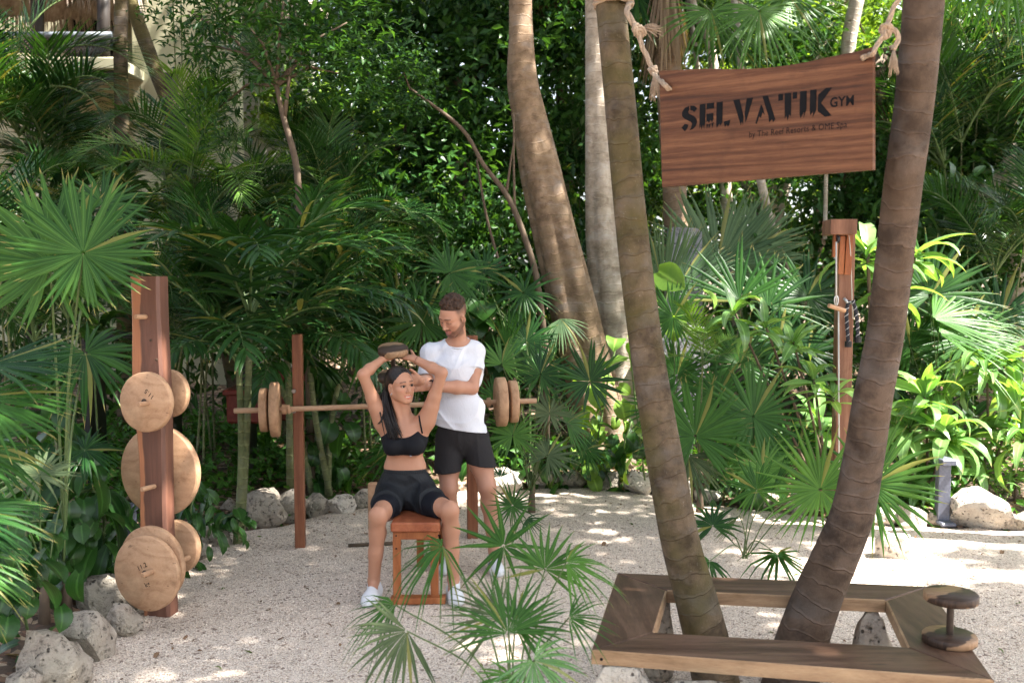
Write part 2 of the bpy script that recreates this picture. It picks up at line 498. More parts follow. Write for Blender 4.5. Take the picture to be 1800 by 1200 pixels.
def trunk_mat(name, c1, c2, moss, ring=0.5, mossamt=0.5, pale=(0.4, 0.36, 0.3)):
    """ringed bark: uv.y is the length along the trunk in metres"""
    m, nt, b, o = new_mat(name)
    uv = nt.nodes.new('ShaderNodeUVMap')
    v = texco(nt)
    n1 = noise(nt, v, 9, 5, 0.65); n2 = noise(nt, texco(nt, (1, 1, 0.8)), 75, 6, 0.75); n3 = noise(nt, v, 3.2, 4)
    sep = nt.nodes.new('ShaderNodeSeparateXYZ'); nt.links.new(uv.outputs[0], sep.inputs[0])
    l = math_node(nt, 'ADD', sep.outputs[1], math_node(nt, 'MULTIPLY', n3, 0.20))
    l = math_node(nt, 'FRACT', math_node(nt, 'MULTIPLY', l, 1.0 / 0.085))
    rr = ramp(nt, l, [(0.0, (1, 1, 1)), (0.07, (0.4, 0.4, 0.4)), (0.13, (0, 0, 0)), (0.95, (0, 0, 0)), (1.0, (1, 1, 1))])
    rsoft = mixc(nt, n1, (0, 0, 0), rr)
    c = ramp(nt, n1, [(0.36, c1), (0.62, c2)])
    n4 = noise(nt, texco(nt, (1, 1, 1.6)), 5.5, 5, 0.6, 0.5)
    c = mixc(nt, ramp(nt, n4, [(0.5, (0, 0, 0)), (0.66, (0.6, 0.6, 0.6))]), c, tuple(0.45 * x + 0.55 * sum(c2) / 3 * 1.25 for x in c2))
    c = mixc(nt, ramp(nt, n4, [(0.34, (0.55, 0.55, 0.55)), (0.44, (0, 0, 0))]), c, tuple(x * 0.55 for x in c1))
    c = mixc(nt, ramp(nt, n3, [(0.42, (0, 0, 0)), (0.62, (mossamt,) * 3)]), c, moss)
    c = mixc(nt, ramp(nt, n2, [(0.60, (0, 0, 0)), (0.78, (0.4, 0.4, 0.4))]), c, pale)
    cc = nt.nodes.new('ShaderNodeSeparateColor'); nt.links.new(rsoft, cc.inputs[0])
    c = mixc(nt, math_node(nt, 'MULTIPLY', cc.outputs[0], ring), c, tuple(min(1, x * 1.9) for x in c2))
    nt.links.new(c, b.inputs['Base Color']); b.inputs['Roughness'].default_value = 0.8; b.inputs['Specular IOR Level'].default_value = 0.2
    h = math_node(nt, 'ADD', math_node(nt, 'MULTIPLY', n2, 0.5), math_node(nt, 'MULTIPLY', cc.outputs[0], 1.2))
    bump(nt, b, h, 0.9, 0.010)
    return m
M['soil'] = soil_mat()
M['gravel'] = gravel_mat()
M['rock'] = rock_mat('limestone', (0.30, 0.245, 0.19), (0.62, 0.54, 0.45), 0.45)
M['rock_pale'] = rock_mat('pale_limestone', (0.50, 0.43, 0.35), (0.76, 0.70, 0.61), 0.2)
M['rock_grey'] = rock_mat('grey_stone', (0.24, 0.21, 0.17), (0.48, 0.43, 0.36), 0.5)
M['slab'] = rock_mat('grey_cut_stone', (0.20, 0.20, 0.215), (0.33, 0.33, 0.35), 0.08)
M['trunk_front'] = trunk_mat('ringed_bark', (0.042, 0.029, 0.018), (0.135, 0.098, 0.062), (0.085, 0.070, 0.020), 0.16, 0.75)
M['trunk_right'] = trunk_mat('brown_ringed_bark', (0.042, 0.029, 0.021), (0.118, 0.084, 0.062), (0.085, 0.055, 0.034), 0.42, 0.5, (0.17, 0.13, 0.095))
M['trunk_big'] = trunk_mat('smooth_grey_brown_bark', (0.13, 0.085, 0.052), (0.27, 0.185, 0.12), (0.2, 0.14, 0.08), 0.15, 0.4)
M['trunk_pale'] = trunk_mat('pale_bark', (0.26, 0.21, 0.16), (0.44, 0.38, 0.31), (0.22, 0.19, 0.13), 0.2, 0.35, (0.7, 0.66, 0.6))
M['cane'] = trunk_mat('green_palm_cane', (0.09, 0.10, 0.045), (0.17, 0.18, 0.08), (0.06, 0.09, 0.03), 0.8, 0.4)
def plaster():
    return plain('cream_plaster', (0.42, 0.40, 0.27), 0.85, var=0.06, scale=3)
M['plaster'] = plaster()
M['white_plaster'] = plain('white_plaster', (0.48, 0.47, 0.43), 0.85, var=0.05, scale=3)
M['thatch'] = wood_mat('grey_thatch', (0.16, 0.12, 0.09), (0.34, 0.28, 0.23), (0.5, 0.44, 0.38), (6, 6, 1), 0.95, bs=1.0)
M['dark_wood'] = plain('black_brown_timber', (0.035, 0.028, 0.024), 0.5)
M['rail_grey'] = plain('grey_painted_rail', (0.13, 0.15, 0.17), 0.45)
M['glass_dark'] = plain('dark_window_glass', (0.03, 0.04, 0.045), 0.08)
M['red_pot'] = plain('red_planter_plastic', (0.16, 0.03, 0.02), 0.45)
M['bluegrey'] = plain('blue_cloth', (0.18, 0.32, 0.5), 0.8)
def rope_mat(name, c):
    m, nt, b, o = new_mat(name)
    n = noise(nt, texco(nt), 160, 4, 0.7)
    nt.links.new(ramp(nt, n, [(0.3, tuple(x * 0.55 for x in c)), (0.7, c)]), b.inputs['Base Color'])
    b.inputs['Roughness'].default_value = 0.95
    bump(nt, b, n, 0.5, 0.003)
    return m
M['rope'] = rope_mat('jute_rope', (0.42, 0.32, 0.23))
M['nylon'] = rope_mat('black_nylon_rope', (0.03, 0.032, 0.04))
M['nylon_white'] = rope_mat('white_rope_fleck', (0.6, 0.6, 0.6))

# ------------------------------------------------------------------ ground
BORDER_PX = [(100, 1215), (190, 1120), (248, 1075), (305, 1010), (345, 968), (415, 936), (500, 925), (560, 908), (610, 893), (660, 878), (760, 866), (860, 862),
             (940, 858), (1050, 860), (1140, 868), (1230, 885), (1350, 900), (1480, 915), (1600, 926), (1700, 930), (1830, 935)]
BORDER = [G(*p).xy for p in BORDER_PX]
POLY = list(BORDER) + [Vector((8.5, 7.6)), Vector((9, -8)), Vector((-1.9, -8)), Vector((-1.9, 2.2)), Vector((-1.75, 3.1))]
def poly_sd(X, Y, poly):
    """signed distance (negative inside), numpy"""
    d = np.full(X.shape, 1e9); s = np.zeros(X.shape, dtype=int)
    n = len(poly)
    for i in range(n):
        ax, ay = poly[i]; bx, by = poly[(i + 1) % n]
        ex, ey = bx - ax, by - ay
        wx, wy = X - ax, Y - ay
        t = np.clip((wx * ex + wy * ey) / (ex * ex + ey * ey), 0, 1)
        d = np.minimum(d, (wx - ex * t) ** 2 + (wy - ey * t) ** 2)
        c = ((ay <= Y) & (by > Y)) | ((by <= Y) & (ay > Y))
        xi = ax + (Y - ay) / np.where(abs(by - ay) < 1e-9, 1e-9, by - ay) * ex
        s += (c & (X < xi)).astype(int)
    d = np.sqrt(d)
    return np.where(s % 2 == 1, -d, d)
def vnoise(X, Y, sc, seed=0):
    a = np.sin(X * sc * 1.3 + seed) * np.cos(Y * sc * 1.1 + seed * 2.1) + 0.5 * np.sin(X * sc * 2.7 - Y * sc * 1.9 + seed * 3) + 0.25 * np.sin(X * sc * 5.3 + Y * sc * 6.1 + seed)
    return a
def grid_mesh(xs, ys):
    nx, ny = len(xs), len(ys)
    I, J = np.meshgrid(np.arange(nx - 1), np.arange(ny - 1), indexing='ij')
    a = (I * ny + J).ravel()
    return np.stack([a, a + ny, a + ny + 1, a + 1], 1)
def ground_height(X, Y):
    sd = poly_sd(X, Y, POLY)
    t = np.clip((sd + 0.05) / 0.5, 0, 1)
    far = np.clip((sd - 1.0) / 8.0, 0, 1)
    return -0.05 + t * t * (3 - 2 * t) * 0.12 + 0.018 * vnoise(X, Y, 3.1, 1) * (sd > 0) * t + far * 0.25 * (1 + 0.4 * vnoise(X, Y, 0.4, 2))
def gh(x, y):
    return float(ground_height(np.array([x]), np.array([y]))[0])
xs = np.concatenate([[-300, -120, -50, -25], np.arange(-14, 14.01, 0.12), [25, 50, 120, 300]])
ys = np.concatenate([[-300, -100, -40, -20], np.arange(-9, 1.5, 0.6), np.arange(1.5, 16, 0.12), np.arange(16, 40, 1.5), [60, 120, 300]])
Xg, Yg = np.meshgrid(xs, ys, indexing='ij')
Zg = ground_height(Xg, Yg)
Vg = np.stack([Xg, Yg, Zg], -1).reshape(-1, 3)
tag(link('ground', mesh_data('ground', Vg, grid_mesh(xs, ys), M['soil'])), kind='structure')
# gravel sheet (dips below the soil outside its outline)
xs = np.arange(-4.2, 9.2, 0.07); ys = np.concatenate([np.arange(-8, 2, 0.8), np.arange(2, 10.5, 0.07)])
Xg, Yg = np.meshgrid(xs, ys, indexing='ij')
sd = poly_sd(Xg, Yg, POLY)
Zg = 0.006 * vnoise(Xg, Yg, 5.0, 4) + 0.003 * vnoise(Xg, Yg, 17, 2) - np.clip(sd - 0.03, 0, 1) * 0.35
Vg = np.stack([Xg, Yg, Zg], -1).reshape(-1, 3)
Fg = grid_mesh(xs, ys)
keep = (sd.reshape(-1)[Fg] < 0.22).all(1)
Fg = Fg[keep]
used = np.unique(Fg); remap = np.full(len(Vg), -1); remap[used] = np.arange(len(used))
tag(link('gravel_ground', mesh_data('gravel_ground', Vg[used], remap[Fg], M['gravel'])), kind='structure')
# loose stones of the gravel
rn = np.random.default_rng(5)
NP_ = 48000
px = rn.uniform(-2.2, 3.2, NP_ * 2); py = 3.0 + rn.power(1.0, NP_ * 2) * 4.6
ok = (poly_sd(px, py, POLY) < -0.02) & (abs(px) < 0.56 * py + 0.2)
px, py = px[ok][:NP_], py[ok][:NP_]; n = len(px)
octv = np.array([(1, 0, 0), (0, 1, 0), (-1, 0, 0), (0, -1, 0), (0, 0, 1), (0, 0, -1)], float)
octf = np.array([(0, 1, 4), (1, 2, 4), (2, 3, 4), (3, 0, 4), (1, 0, 5), (2, 1, 5), (3, 2, 5), (0, 3, 5)])
sc = rn.uniform(0.0022, 0.0052, (n, 1, 1)) * rn.uniform(0.6, 1.3, (n, 1, 3))
ang = rn.uniform(0, 6.28, n); ca, sa = np.cos(ang), np.sin(ang)
pv = (octv[None] + rn.normal(0, 0.18, (n, 6, 3))) * sc
pv = np.stack([pv[..., 0] * ca[:, None] - pv[..., 1] * sa[:, None], pv[..., 0] * sa[:, None] + pv[..., 1] * ca[:, None], pv[..., 2]], -1)
zz = 0.006 * vnoise(px, py, 5.0, 4) + 0.003 * vnoise(px, py, 17, 2) + 0.002
pv += np.stack([px, py, zz], -1)[:, None, :]
pf = (octf[None] + (np.arange(n) * 6)[:, None, None]).reshape(-1, 3)
def pebble_mat():
    m, nt, b, o = new_mat('loose_pebble')
    g = nt.nodes.new('ShaderNodeNewGeometry')
    nt.links.new(ramp(nt, g.outputs['Random Per Island'], [(0, (0.26, 0.19, 0.14)), (0.10, (0.62, 0.50, 0.395)), (0.6, (0.78, 0.66, 0.55)), (1, (0.90, 0.80, 0.69))]), b.inputs['Base Color'])
    b.inputs['Roughness'].default_value = 0.85
    return m
tag(link('gravel', mesh_data('gravel', pv.reshape(-1, 3), pf, pebble_mat(), smooth=False)), kind='stuff')

# ------------------------------------------------------------------ rocks
def rock_mesh(size, seed, mat, sub=3):
    import bmesh
    rg = random.Random(seed)
    bm = bmesh.new()
    bmesh.ops.create_icosphere(bm, subdivisions=sub, radius=1.0)
    planes = []
    for _ in range(14):
        v = Vector((rg.gauss(0, 1), rg.gauss(0, 1), rg.gauss(0, 1))).normalized()
        planes.append((v, rg.uniform(0.5, 0.85)))
    off = Vector((rg.uniform(0, 50),) * 3)
    for v in bm.verts:
        p = v.co.copy()
        for nn, d in planes:
            e = p.dot(nn) - d
            if e > 0: p -= nn * e * 0.92
        p *= 1.12 + 0.22 * mnoise.noise(p * 1.8 + off) + 0.13 * mnoise.noise(p * 4.5 + off) + 0.07 * mnoise.noise(p * 11 + off)
        v.co = Vector((p.x * size[0], p.y * size[1], p.z * size[2]))
    me = bpy.data.meshes.new('rock')
    bm.to_mesh(me); bm.free()
    me.polygons.foreach_set("use_smooth", np.ones(len(me.polygons), dtype=bool))
    try: me.set_sharp_from_angle(angle=R(30))
    except Exception: pass
    me.materials.append(mat)
    return me
# (px of the middle, py of the foot, width px, height px, material, label)
ROCKS = [
 (75, 1215, 120, 95, 'rock', 'grey mossy rock at the bottom corner of the gravel edge, nearest the camera'),
 (140, 1165, 115, 95, 'rock', 'pitted pale rock beside the mossy corner rock at the gravel edge'),
 (212, 1118, 55, 55, 'rock', 'small leaning rock wedged against the foot of the plate tower'),
 (165, 1090, 130, 95, 'rock_grey', 'big brown boulder behind the foot of the plate tower'),
 (30, 1235, 80, 60, 'rock', 'low rock half out of the frame beside the mossy corner rock'),
 (372, 960, 55, 42, 'rock', 'pale rock under heart shaped leaves just behind the plate tower'),
 (345, 985, 40, 40, 'rock_grey', 'narrow grey rock peeping out behind the lowest wooden plates'),
 (400, 915, 50, 40, 'rock', 'flat rock beside the foot of the green palm cane'),
 (458, 922, 110, 58, 'rock', 'long low brown rock between the palm cane and the barbell post'),
 (505, 917, 60, 52, 'rock_grey', 'mossy rock directly behind the near barbell post'),
 (552, 905, 42, 46, 'rock_grey', 'dark mossy round rock just past the near barbell post'),
 (596, 903, 46, 36, 'rock_pale', 'smooth pale grey rock on the gravel edge behind the woman'),
 (636, 893, 32, 36, 'rock_grey', 'rough grey rock half hidden by the seated woman\'s thigh'),
 (888, 868, 70, 46, 'rock_pale', 'white rock beside the standing man\'s calf'),
 (958, 858, 60, 38, 'rock_pale', 'cream angular rock with an ochre stain behind the fan palm'),
 (1008, 858, 50, 26, 'rock_grey', 'low dark grey rock between the cream rock and the upright grey one'),
 (1062, 860, 46, 36, 'rock_grey', 'upright grey olive rock in front of the vine covered stump'),
 (1098, 850, 34, 26, 'rock_pale', 'small white rock tucked behind the upright grey rock'),
 (1122, 868, 60, 46, 'rock_pale', 'tall white rock right against the mossy leaning trunk'),
 (1205, 873, 36, 34, 'rock_pale', 'white rock just past the mossy leaning trunk'),
 (1247, 884, 50, 26, 'rock_pale', 'low white rock at the back edge between the two leaning trunks'),
 (1292, 880, 46, 30, 'rock', 'reddish brown rock behind the fan palm between the leaning trunks'),
 (1345, 893, 50, 26, 'rock', 'low tan rock behind the petioles of the fan palm'),
 (1410, 903, 50, 30, 'rock_pale', 'sunlit rock hidden behind the largest fan leaf'),
 (1612, 928, 60, 40, 'rock_pale', 'white rock between the brown leaning trunk and the bollard'),
 (1562, 924, 45, 30, 'rock_pale', 'low white rock behind the drooping fan leaf tips'),
 (1645, 921, 26, 20, 'rock', 'small brown stone at the foot of the bollard'),
 (1737, 930, 104, 68, 'rock_pale', 'biggest sunlit white boulder beyond the bollard'),
 (1795, 933, 50, 34, 'rock', 'brown rock at the frame edge beside the big white boulder'),
 (1586, 985, 66, 58, 'rock_pale', 'loose pale block standing on the gravel in front of the border'),
]
for i, (cx, fy, w, h, mt, lb) in enumerate(ROCKS):
    g = G(cx, fy)
    Y = g.y
    hw = SZ(w, Y) / 2; hh = SZ(h, Y) / 2
    me = rock_mesh((hw * 1.12, hw * random.Random(i).uniform(0.7, 0.95), hh * 1.25), 100 + i, M[mt])
    o = link('rock', me)
    o.location = (g.x, g.y + hw * 0.6, hh * 0.72)
    o.rotation_euler = (0, 0, random.Random(i).uniform(-0.35, 0.35))
    tag(o, lb, 'rock', 'rocks edging the gravel')
# ------------------------------------------------------------------ big trunks (control points: px, py, width px, distance)
def trunk_pts(ctrl, m=8):
    c = []
    for (px, py, w, Y) in ctrl:
        p = P(px, py, Y); c.append((p.x, p.y, p.z, SZ(w, Y) / 2))
    s = spline(c, m)
    return [Vector(q[:3]) for q in s], [float(q[3]) for q in s]
def curved(pts, m=6):
    s = spline(pts, m)
    return [Vector(q[:3]) for q in s], [float(q[3]) for q in s]
def ringy(seed, amt=0.012, period=0.085):
    def f(u, L, t):
        return 1 + amt * 0.5 * math.cos(2 * math.pi * ((L + 0.02 * math.sin(L * 9 + seed)) / period)) ** 5 * 0.8 + 0.02 * math.sin(3 * u * 6.283 + L * 2 + seed) + 0.012 * math.sin(7 * u * 6.283 + L * 5)
    return f
def fluted(seed):
    def f(u, L, t):
        k = max(0.0, 1 - t * 1.35)
        a = u * 2 * math.pi
        ridge = (abs(math.sin(a * 2.5 + seed + 0.5 * math.sin(L))) ** 0.7 - 0.5) * 0.42 * k ** 0.8
        return 1 + ridge + 0.03 * math.sin(a * 3 + L * 2 + seed) + 0.02 * math.sin(a * 5 - L * 3.3)
    return f
# left leaning trunk
tl = thing('palm_tree', 'mossy ringed trunk leaning to the upper left inside the timber bench, rope round its top', 'tree', G(1262, 1165))
c = [(1262, 1215, 84, 4.42), (1240, 1120, 80, 4.42), (1218, 1035, 74, 4.42), (1195, 950, 69, 4.42), (1163, 775, 64, 4.44), (1135, 600, 59, 4.46), (1113, 420, 56, 4.48), (1094, 220, 54, 4.5), (1078, 60, 52, 4.5), (1060, -120, 50, 4.52), (1040, -400, 48, 4.6), (1025, -800, 46, 4.7)]
pts, rad = trunk_pts(c, 10)
TRUNK_L = (pts, rad)
b = MB(); b.tube(pts, rad, 28, flute=ringy(1)); b.build('trunk', M['trunk_front'], tl)
tr = thing('palm_tree', 'brown ringed trunk curving away to the upper right inside the timber bench', 'tree', G(1395, 1170))
c = [(1385, 1215, 100, 4.42), (1408, 1130, 92, 4.40), (1440, 1040, 84, 4.36), (1464, 985, 80, 4.34), (1498, 900, 74, 4.28), (1519, 800, 69, 4.22), (1535, 700, 67, 4.15), (1556, 590, 64, 4.08), (1573, 450, 64, 4.0), (1587, 330, 65, 3.92), (1605, 200, 66, 3.86), (1617, 80, 67, 3.82), (1626, -40, 68, 3.8), (1640, -260, 68, 3.8), (1650, -700, 66, 3.9)]
pts, rad = trunk_pts(c, 10)
TRUNK_R = (pts, rad)
b = MB(); b.tube(pts, rad, 28, flute=ringy(2)); b.build('trunk', M['trunk_right'], tr)

BIG = [
 ('broadleaf_tree', 'thick smooth brown trunk with fluted base leaning left behind the standing man', 'trunk_big', 0.4,
  [(1058, 800, 96, 9.5), (1045, 700, 84, 9.5), (1026, 620, 77, 9.5), (998, 500, 74, 9.5), (974, 400, 70, 9.5), (950, 300, 68, 9.5), (929, 200, 57, 9.5), (918, 140, 52, 9.5), (916, 60, 42, 9.5), (913, -40, 38, 9.5), (900, -200, 38, 9.4), (890, -420, 34, 9.3)]),
 ('broadleaf_tree', 'pale grey blotched trunk rising close behind the mossy leaning trunk', 'trunk_pale', 2.1,
  [(1092, 800, 92, 9.9), (1086, 700, 76, 9.9), (1078, 600, 66, 9.9), (1068, 500, 60, 9.9), (1060, 400, 58, 9.9), (1053, 250, 48, 9.9), (1050, 150, 42, 9.9), (1048, 50, 36, 9.9), (1045, -100, 34, 9.9), (1040, -400, 30, 9.9)]),
]
for (nm, lb, mt, sd_, c) in BIG:
    base = G(c[0][0], c[0][1]); Y = c[0][3]
    base = Vector(((c[0][0] - 900) / F * Y, Y, gh((c[0][0] - 900) / F * Y, Y)))
    t = thing(nm, lb, 'tree', base)
    pts, rad = trunk_pts(c, 8)
    pts = [Vector((base.x + .02, base.y, base.z - 0.1))] + pts; rad = [rad[0] * 1.25] + rad
    b = MB(); b.tube(pts, rad, 40, flute=fluted(sd_)); b.build('trunk', M[mt], t)

# ------------------------------------------------------------------ timber bench round the trunks
BH = 0.45
bo = [G(1039.5, 1141, BH), G(1748, 1194, BH), G(1632, 1030, BH), G(1085, 1006, BH)]      # outer corners fl, fr, br, bl
bi = [G(1150, 1110, BH), G(1596, 1136, BH), G(1557, 1054, BH), G(1172, 1037, BH)]
bench = thing('tree_bench', 'weathered brown timber bench with pale edges framing the two leaning trunks', 'bench', (bo[0].x, bo[0].y, 0))
TH = 0.058
def plank_prism(b, q, z1, z0, m=0, mside=1):
    V = [Vector((p.x, p.y, z1)) for p in q] + [Vector((p.x, p.y, z0)) for p in q]
    b.add(V, [(0, 1, 2, 3)], m)
    b.add(V, [(7, 6, 5, 4)] + [(i, i + 4, (i + 1) % 4 + 4, (i + 1) % 4) for i in range(4)], mside)
bn = [('bench', 0), ('bench_y', 1), ('bench', 2), ('bench_y', 3)]
for mt, i in bn:
    j = (i + 1) % 4
    cxy = sum((p for p in (bo[i], bo[j], bi[j], bi[i])), Vector()) / 4
    q = [cxy + (p - cxy) * 0.9975 for p in (bo[i], bo[j], bi[j], bi[i])]
    # split the board into live-edged outer lip and top
    b = MB()
    zt = BH - (0.0015 if i % 2 else 0)
    # bevelled top edge in sapwood
    CHAM = 0.006
    def inset(q, d):
        c_ = sum(q, Vector()) / 4
        out = []
        for k in range(4):
            a, p, n_ = q[k - 1], q[k], q[(k + 1) % 4]
            e1 = (p - a).normalized(); e2 = (n_ - p).normalized()
            v = (e2 - e1)
            s_ = abs(e1.cross(e2).z)
            out.append(p + v.normalized() * d / max(0.3, math.sqrt((1 + 0) * 0.5)) if s_ > 0.2 else p)
        return out
    qi = inset(q, CHAM)
    V = [Vector((p.x, p.y, zt)) for p in qi] + [Vector((p.x, p.y, zt - 0.004)) for p in q] + [Vector((p.x, p.y, BH - TH)) for p in q]
    b.add(V, [(0, 1, 2, 3)], 0)
    b.add(V, [(k, k + 4, (k + 1) % 4 + 4, (k + 1) % 4) for k in (1, 3)], 0)
    b.add(V, [(k, k + 4, (k + 1) % 4 + 4, (k + 1) % 4) for k in (0, 2)] + [(k + 4, k + 8, (k + 1) % 4 + 8, (k + 1) % 4 + 4) for k in range(4)] + [(11, 10, 9, 8)], 1)
    b.build('board', [M[mt], M['sap']], bench, smooth=False)
sb = MB()
for (pxx, pyy) in ((1045, 1158), (1062, 1160)):
    pass
V, Fc = disc_prism(0.006, 0.004, 12, 0.001)
g = bo[0] + (bo[1] - bo[0]).normalized() * 0.04
rot = axis_rot(((bo[1] - bo[0]).cross(Vector((0, 0, 1)))).normalized())
b = MB(); b.add([rot @ Vector(v) + Vector((g.x, g.y, BH - 0.035)) for v in V], Fc); b.build('screw', M['ink'], bench)
for i, (pxx, pyy, w, dd, hh, mt) in enumerate([(1090, 1152, 0.26, 0.14, 0.385, 'rock_pale'), (1240, 1190, 0.24, 0.16, 0.385, 'rock_grey'), (1540, 1060, 0.16, 0.24, 0.385, 'rock'),
                                              (1160, 1040, 0.15, 0.14, 0.385, 'rock'), (1600, 1172, 0.24, 0.16, 0.385, 'rock')]):
    p = G(pxx, pyy, BH)
    me = rock_mesh((w * 0.62, dd * 0.62, hh * 0.62), 300 + i, M[mt], 3)
    # square the support off
    co = np.zeros(len(me.vertices) * 3, dtype=np.float32); me.vertices.foreach_get('co', co); co = co.reshape(-1, 3)
    co[:, 0] = np.clip(co[:, 0], -w / 2, w / 2) ; co[:, 1] = np.clip(co[:, 1], -dd / 2, dd / 2); co[:, 2] = np.clip(co[:, 2] * 1.3, -hh / 2, hh / 2)
    me.vertices.foreach_set('co', co.ravel()); me.update()
    o = link('stone_leg', me, bench)
    o.location = (p.x - bench.location.x, p.y + 0.06 - bench.location.y, hh / 2 + 0.004)

# ------------------------------------------------------------------ wooden dumbbells
def dumb_plate_mats():
    m, nt, b, o = new_mat('two_tone_wood_plate')
    v = texco(nt, (1, 1, 1), (0.5, 0.35, 0.4))
    n = noise(nt, v, 6, 3)
    sep = nt.nodes.new('ShaderNodeSeparateXYZ'); nt.links.new(v, sep.inputs[0])
    s = math_node(nt, 'ADD', math_node(nt, 'MULTIPLY', sep.outputs[2], 9.0), math_node(nt, 'MULTIPLY', n, 0.9))
    f = ramp(nt, math_node(nt, 'FRACT', s), [(0.0, (1, 1, 1)), (0.30, (1, 1, 1)), (0.34, (0, 0, 0)), (0.95, (0, 0, 0)), (1, (1, 1, 1))])
    g = noise(nt, texco(nt, (3, 30, 3)), 6, 4)
    dk = ramp(nt, g, [(0.3, (0.022, 0.013, 0.009)), (0.7, (0.070, 0.042, 0.028))])
    lt = ramp(nt, g, [(0.3, (0.20, 0.115, 0.06)), (0.7, (0.34, 0.21, 0.12))])
    nt.links.new(mixc(nt, f, dk, lt), b.inputs['Base Color'])
    b.inputs['Roughness'].default_value = 0.45; b.inputs['Specular IOR Level'].default_value = 0.25
    return m
M['two_tone'] = dumb_plate_mats()
def dumbbell(base, axis, r, h, gap, label, roll=0.0, rr=0.014):
    t = thing('wooden_dumbbell', label, 'dumbbell', base)
    ax = Vector(axis).normalized(); rot = axis_rot(ax, roll)
    V, Fc = disc_prism(r, h, 56, 0.004)
    for k, z in enumerate((0, h + gap)):
        b = MB(); b.add([rot @ (Vector(v) + Vector((0, 0, z))) + Vector(base) for v in V], Fc)
        b.build('plate', M['two_tone'], t, auto=50)
    b = MB(); b.tube([Vector(base) + ax * (h - 0.002), Vector(base) + ax * (h + gap + 0.002)], rr, 20)
    b.build('handle', M['rod'], t, auto=50)
    return t
p = G(1669, 1128, BH); p.z = BH
dumbbell(p, (0, 0, 1), 0.104, 0.034, 0.135, 'wooden dumbbell standing on end on the corner of the timber bench', 0.5)
DB_TOP = P(691, 622, 6.10)            # lifted dumbbell, held by the woman
DB_AX = Vector((0.035, -0.30, 1.0)).normalized()
dumbbell(DB_TOP - DB_AX * (0.04 + 0.135 + 0.0), DB_AX, 0.093, 0.042, 0.135, 'two toned wooden dumbbell held upright behind the woman\'s head', 2.2)

# ------------------------------------------------------------------ hanging sign
sl = P(1164, 329, 4.22); sr = P(1534, 300, 3.70)
sgu = Vector((sr.x - sl.x, sr.y - sl.y, 0)); SW = sgu.length; sgu.normalize()
sgn = Vector((sgu.y, -sgu.x, 0))                       # towards the camera
SO = Vector((sl.x, sl.y, (sl.z + sr.z) / 2 - 0.005))
def sign_uv(px, py):
    """sign coordinates of a photograph point"""
    d = ray(px, py); c0 = Vector((0, 0, CAM_H))
    t = (SO - c0).dot(sgn) / d.dot(sgn)
    q = c0 + d * t - SO
    return q.dot(sgu), q.z
def sign_pt(u, w, k=0.0):
    return SO + sgu * u + Vector((0, 0, w)) + sgn * k
top_px = [(1159, 125), (1200, 123), (1240, 121), (1285, 122), (1327, 121), (1365, 118), (1397, 113), (1425, 108), (1450, 102), (1480, 96), (1510, 90), (1534, 82)]
top = [sign_uv(*p) for p in top_px]
bot = [sign_uv(1164, 329), sign_uv(1534, 298)]
sign = thing('hanging_sign', 'reddish wooden board hanging by ropes between the leaning trunks, stencilled SELVATIK GYM', 'sign', SO)
ST = 0.032
b = MB()
cols_ = []
for i, (u, w) in enumerate(top):
    fr = (u - top[0][0]) / (top[-1][0] - top[0][0])
    wb_ = bot[0][1] * (1 - fr) + bot[1][1] * fr
    ub = bot[0][0] * (1 - fr) + bot[1][0] * fr
    cols_.append(((ub, wb_), (u, w)))
V = []
for (a_, c_) in cols_:
    V += [sign_pt(a_[0], a_[1], 0), sign_pt(c_[0], c_[1], 0), sign_pt(c_[0], c_[1], -ST), sign_pt(a_[0], a_[1], -ST)]
Fc = []
for i in range(len(cols_) - 1):
    for k in range(4):
        k2 = (k + 1) % 4
        Fc.append((i * 4 + k, i * 4 + 4 + k, i * 4 + 4 + k2, i * 4 + k2))
Fc.append((0, 1, 2, 3)); e = (len(cols_) - 1) * 4; Fc.append((e + 3, e + 2, e + 1, e))
Fc = [tuple(reversed(f)) for f in Fc]
b.add(V, Fc)
bd = b.build('board', [M['sign']], sign, smooth=False)
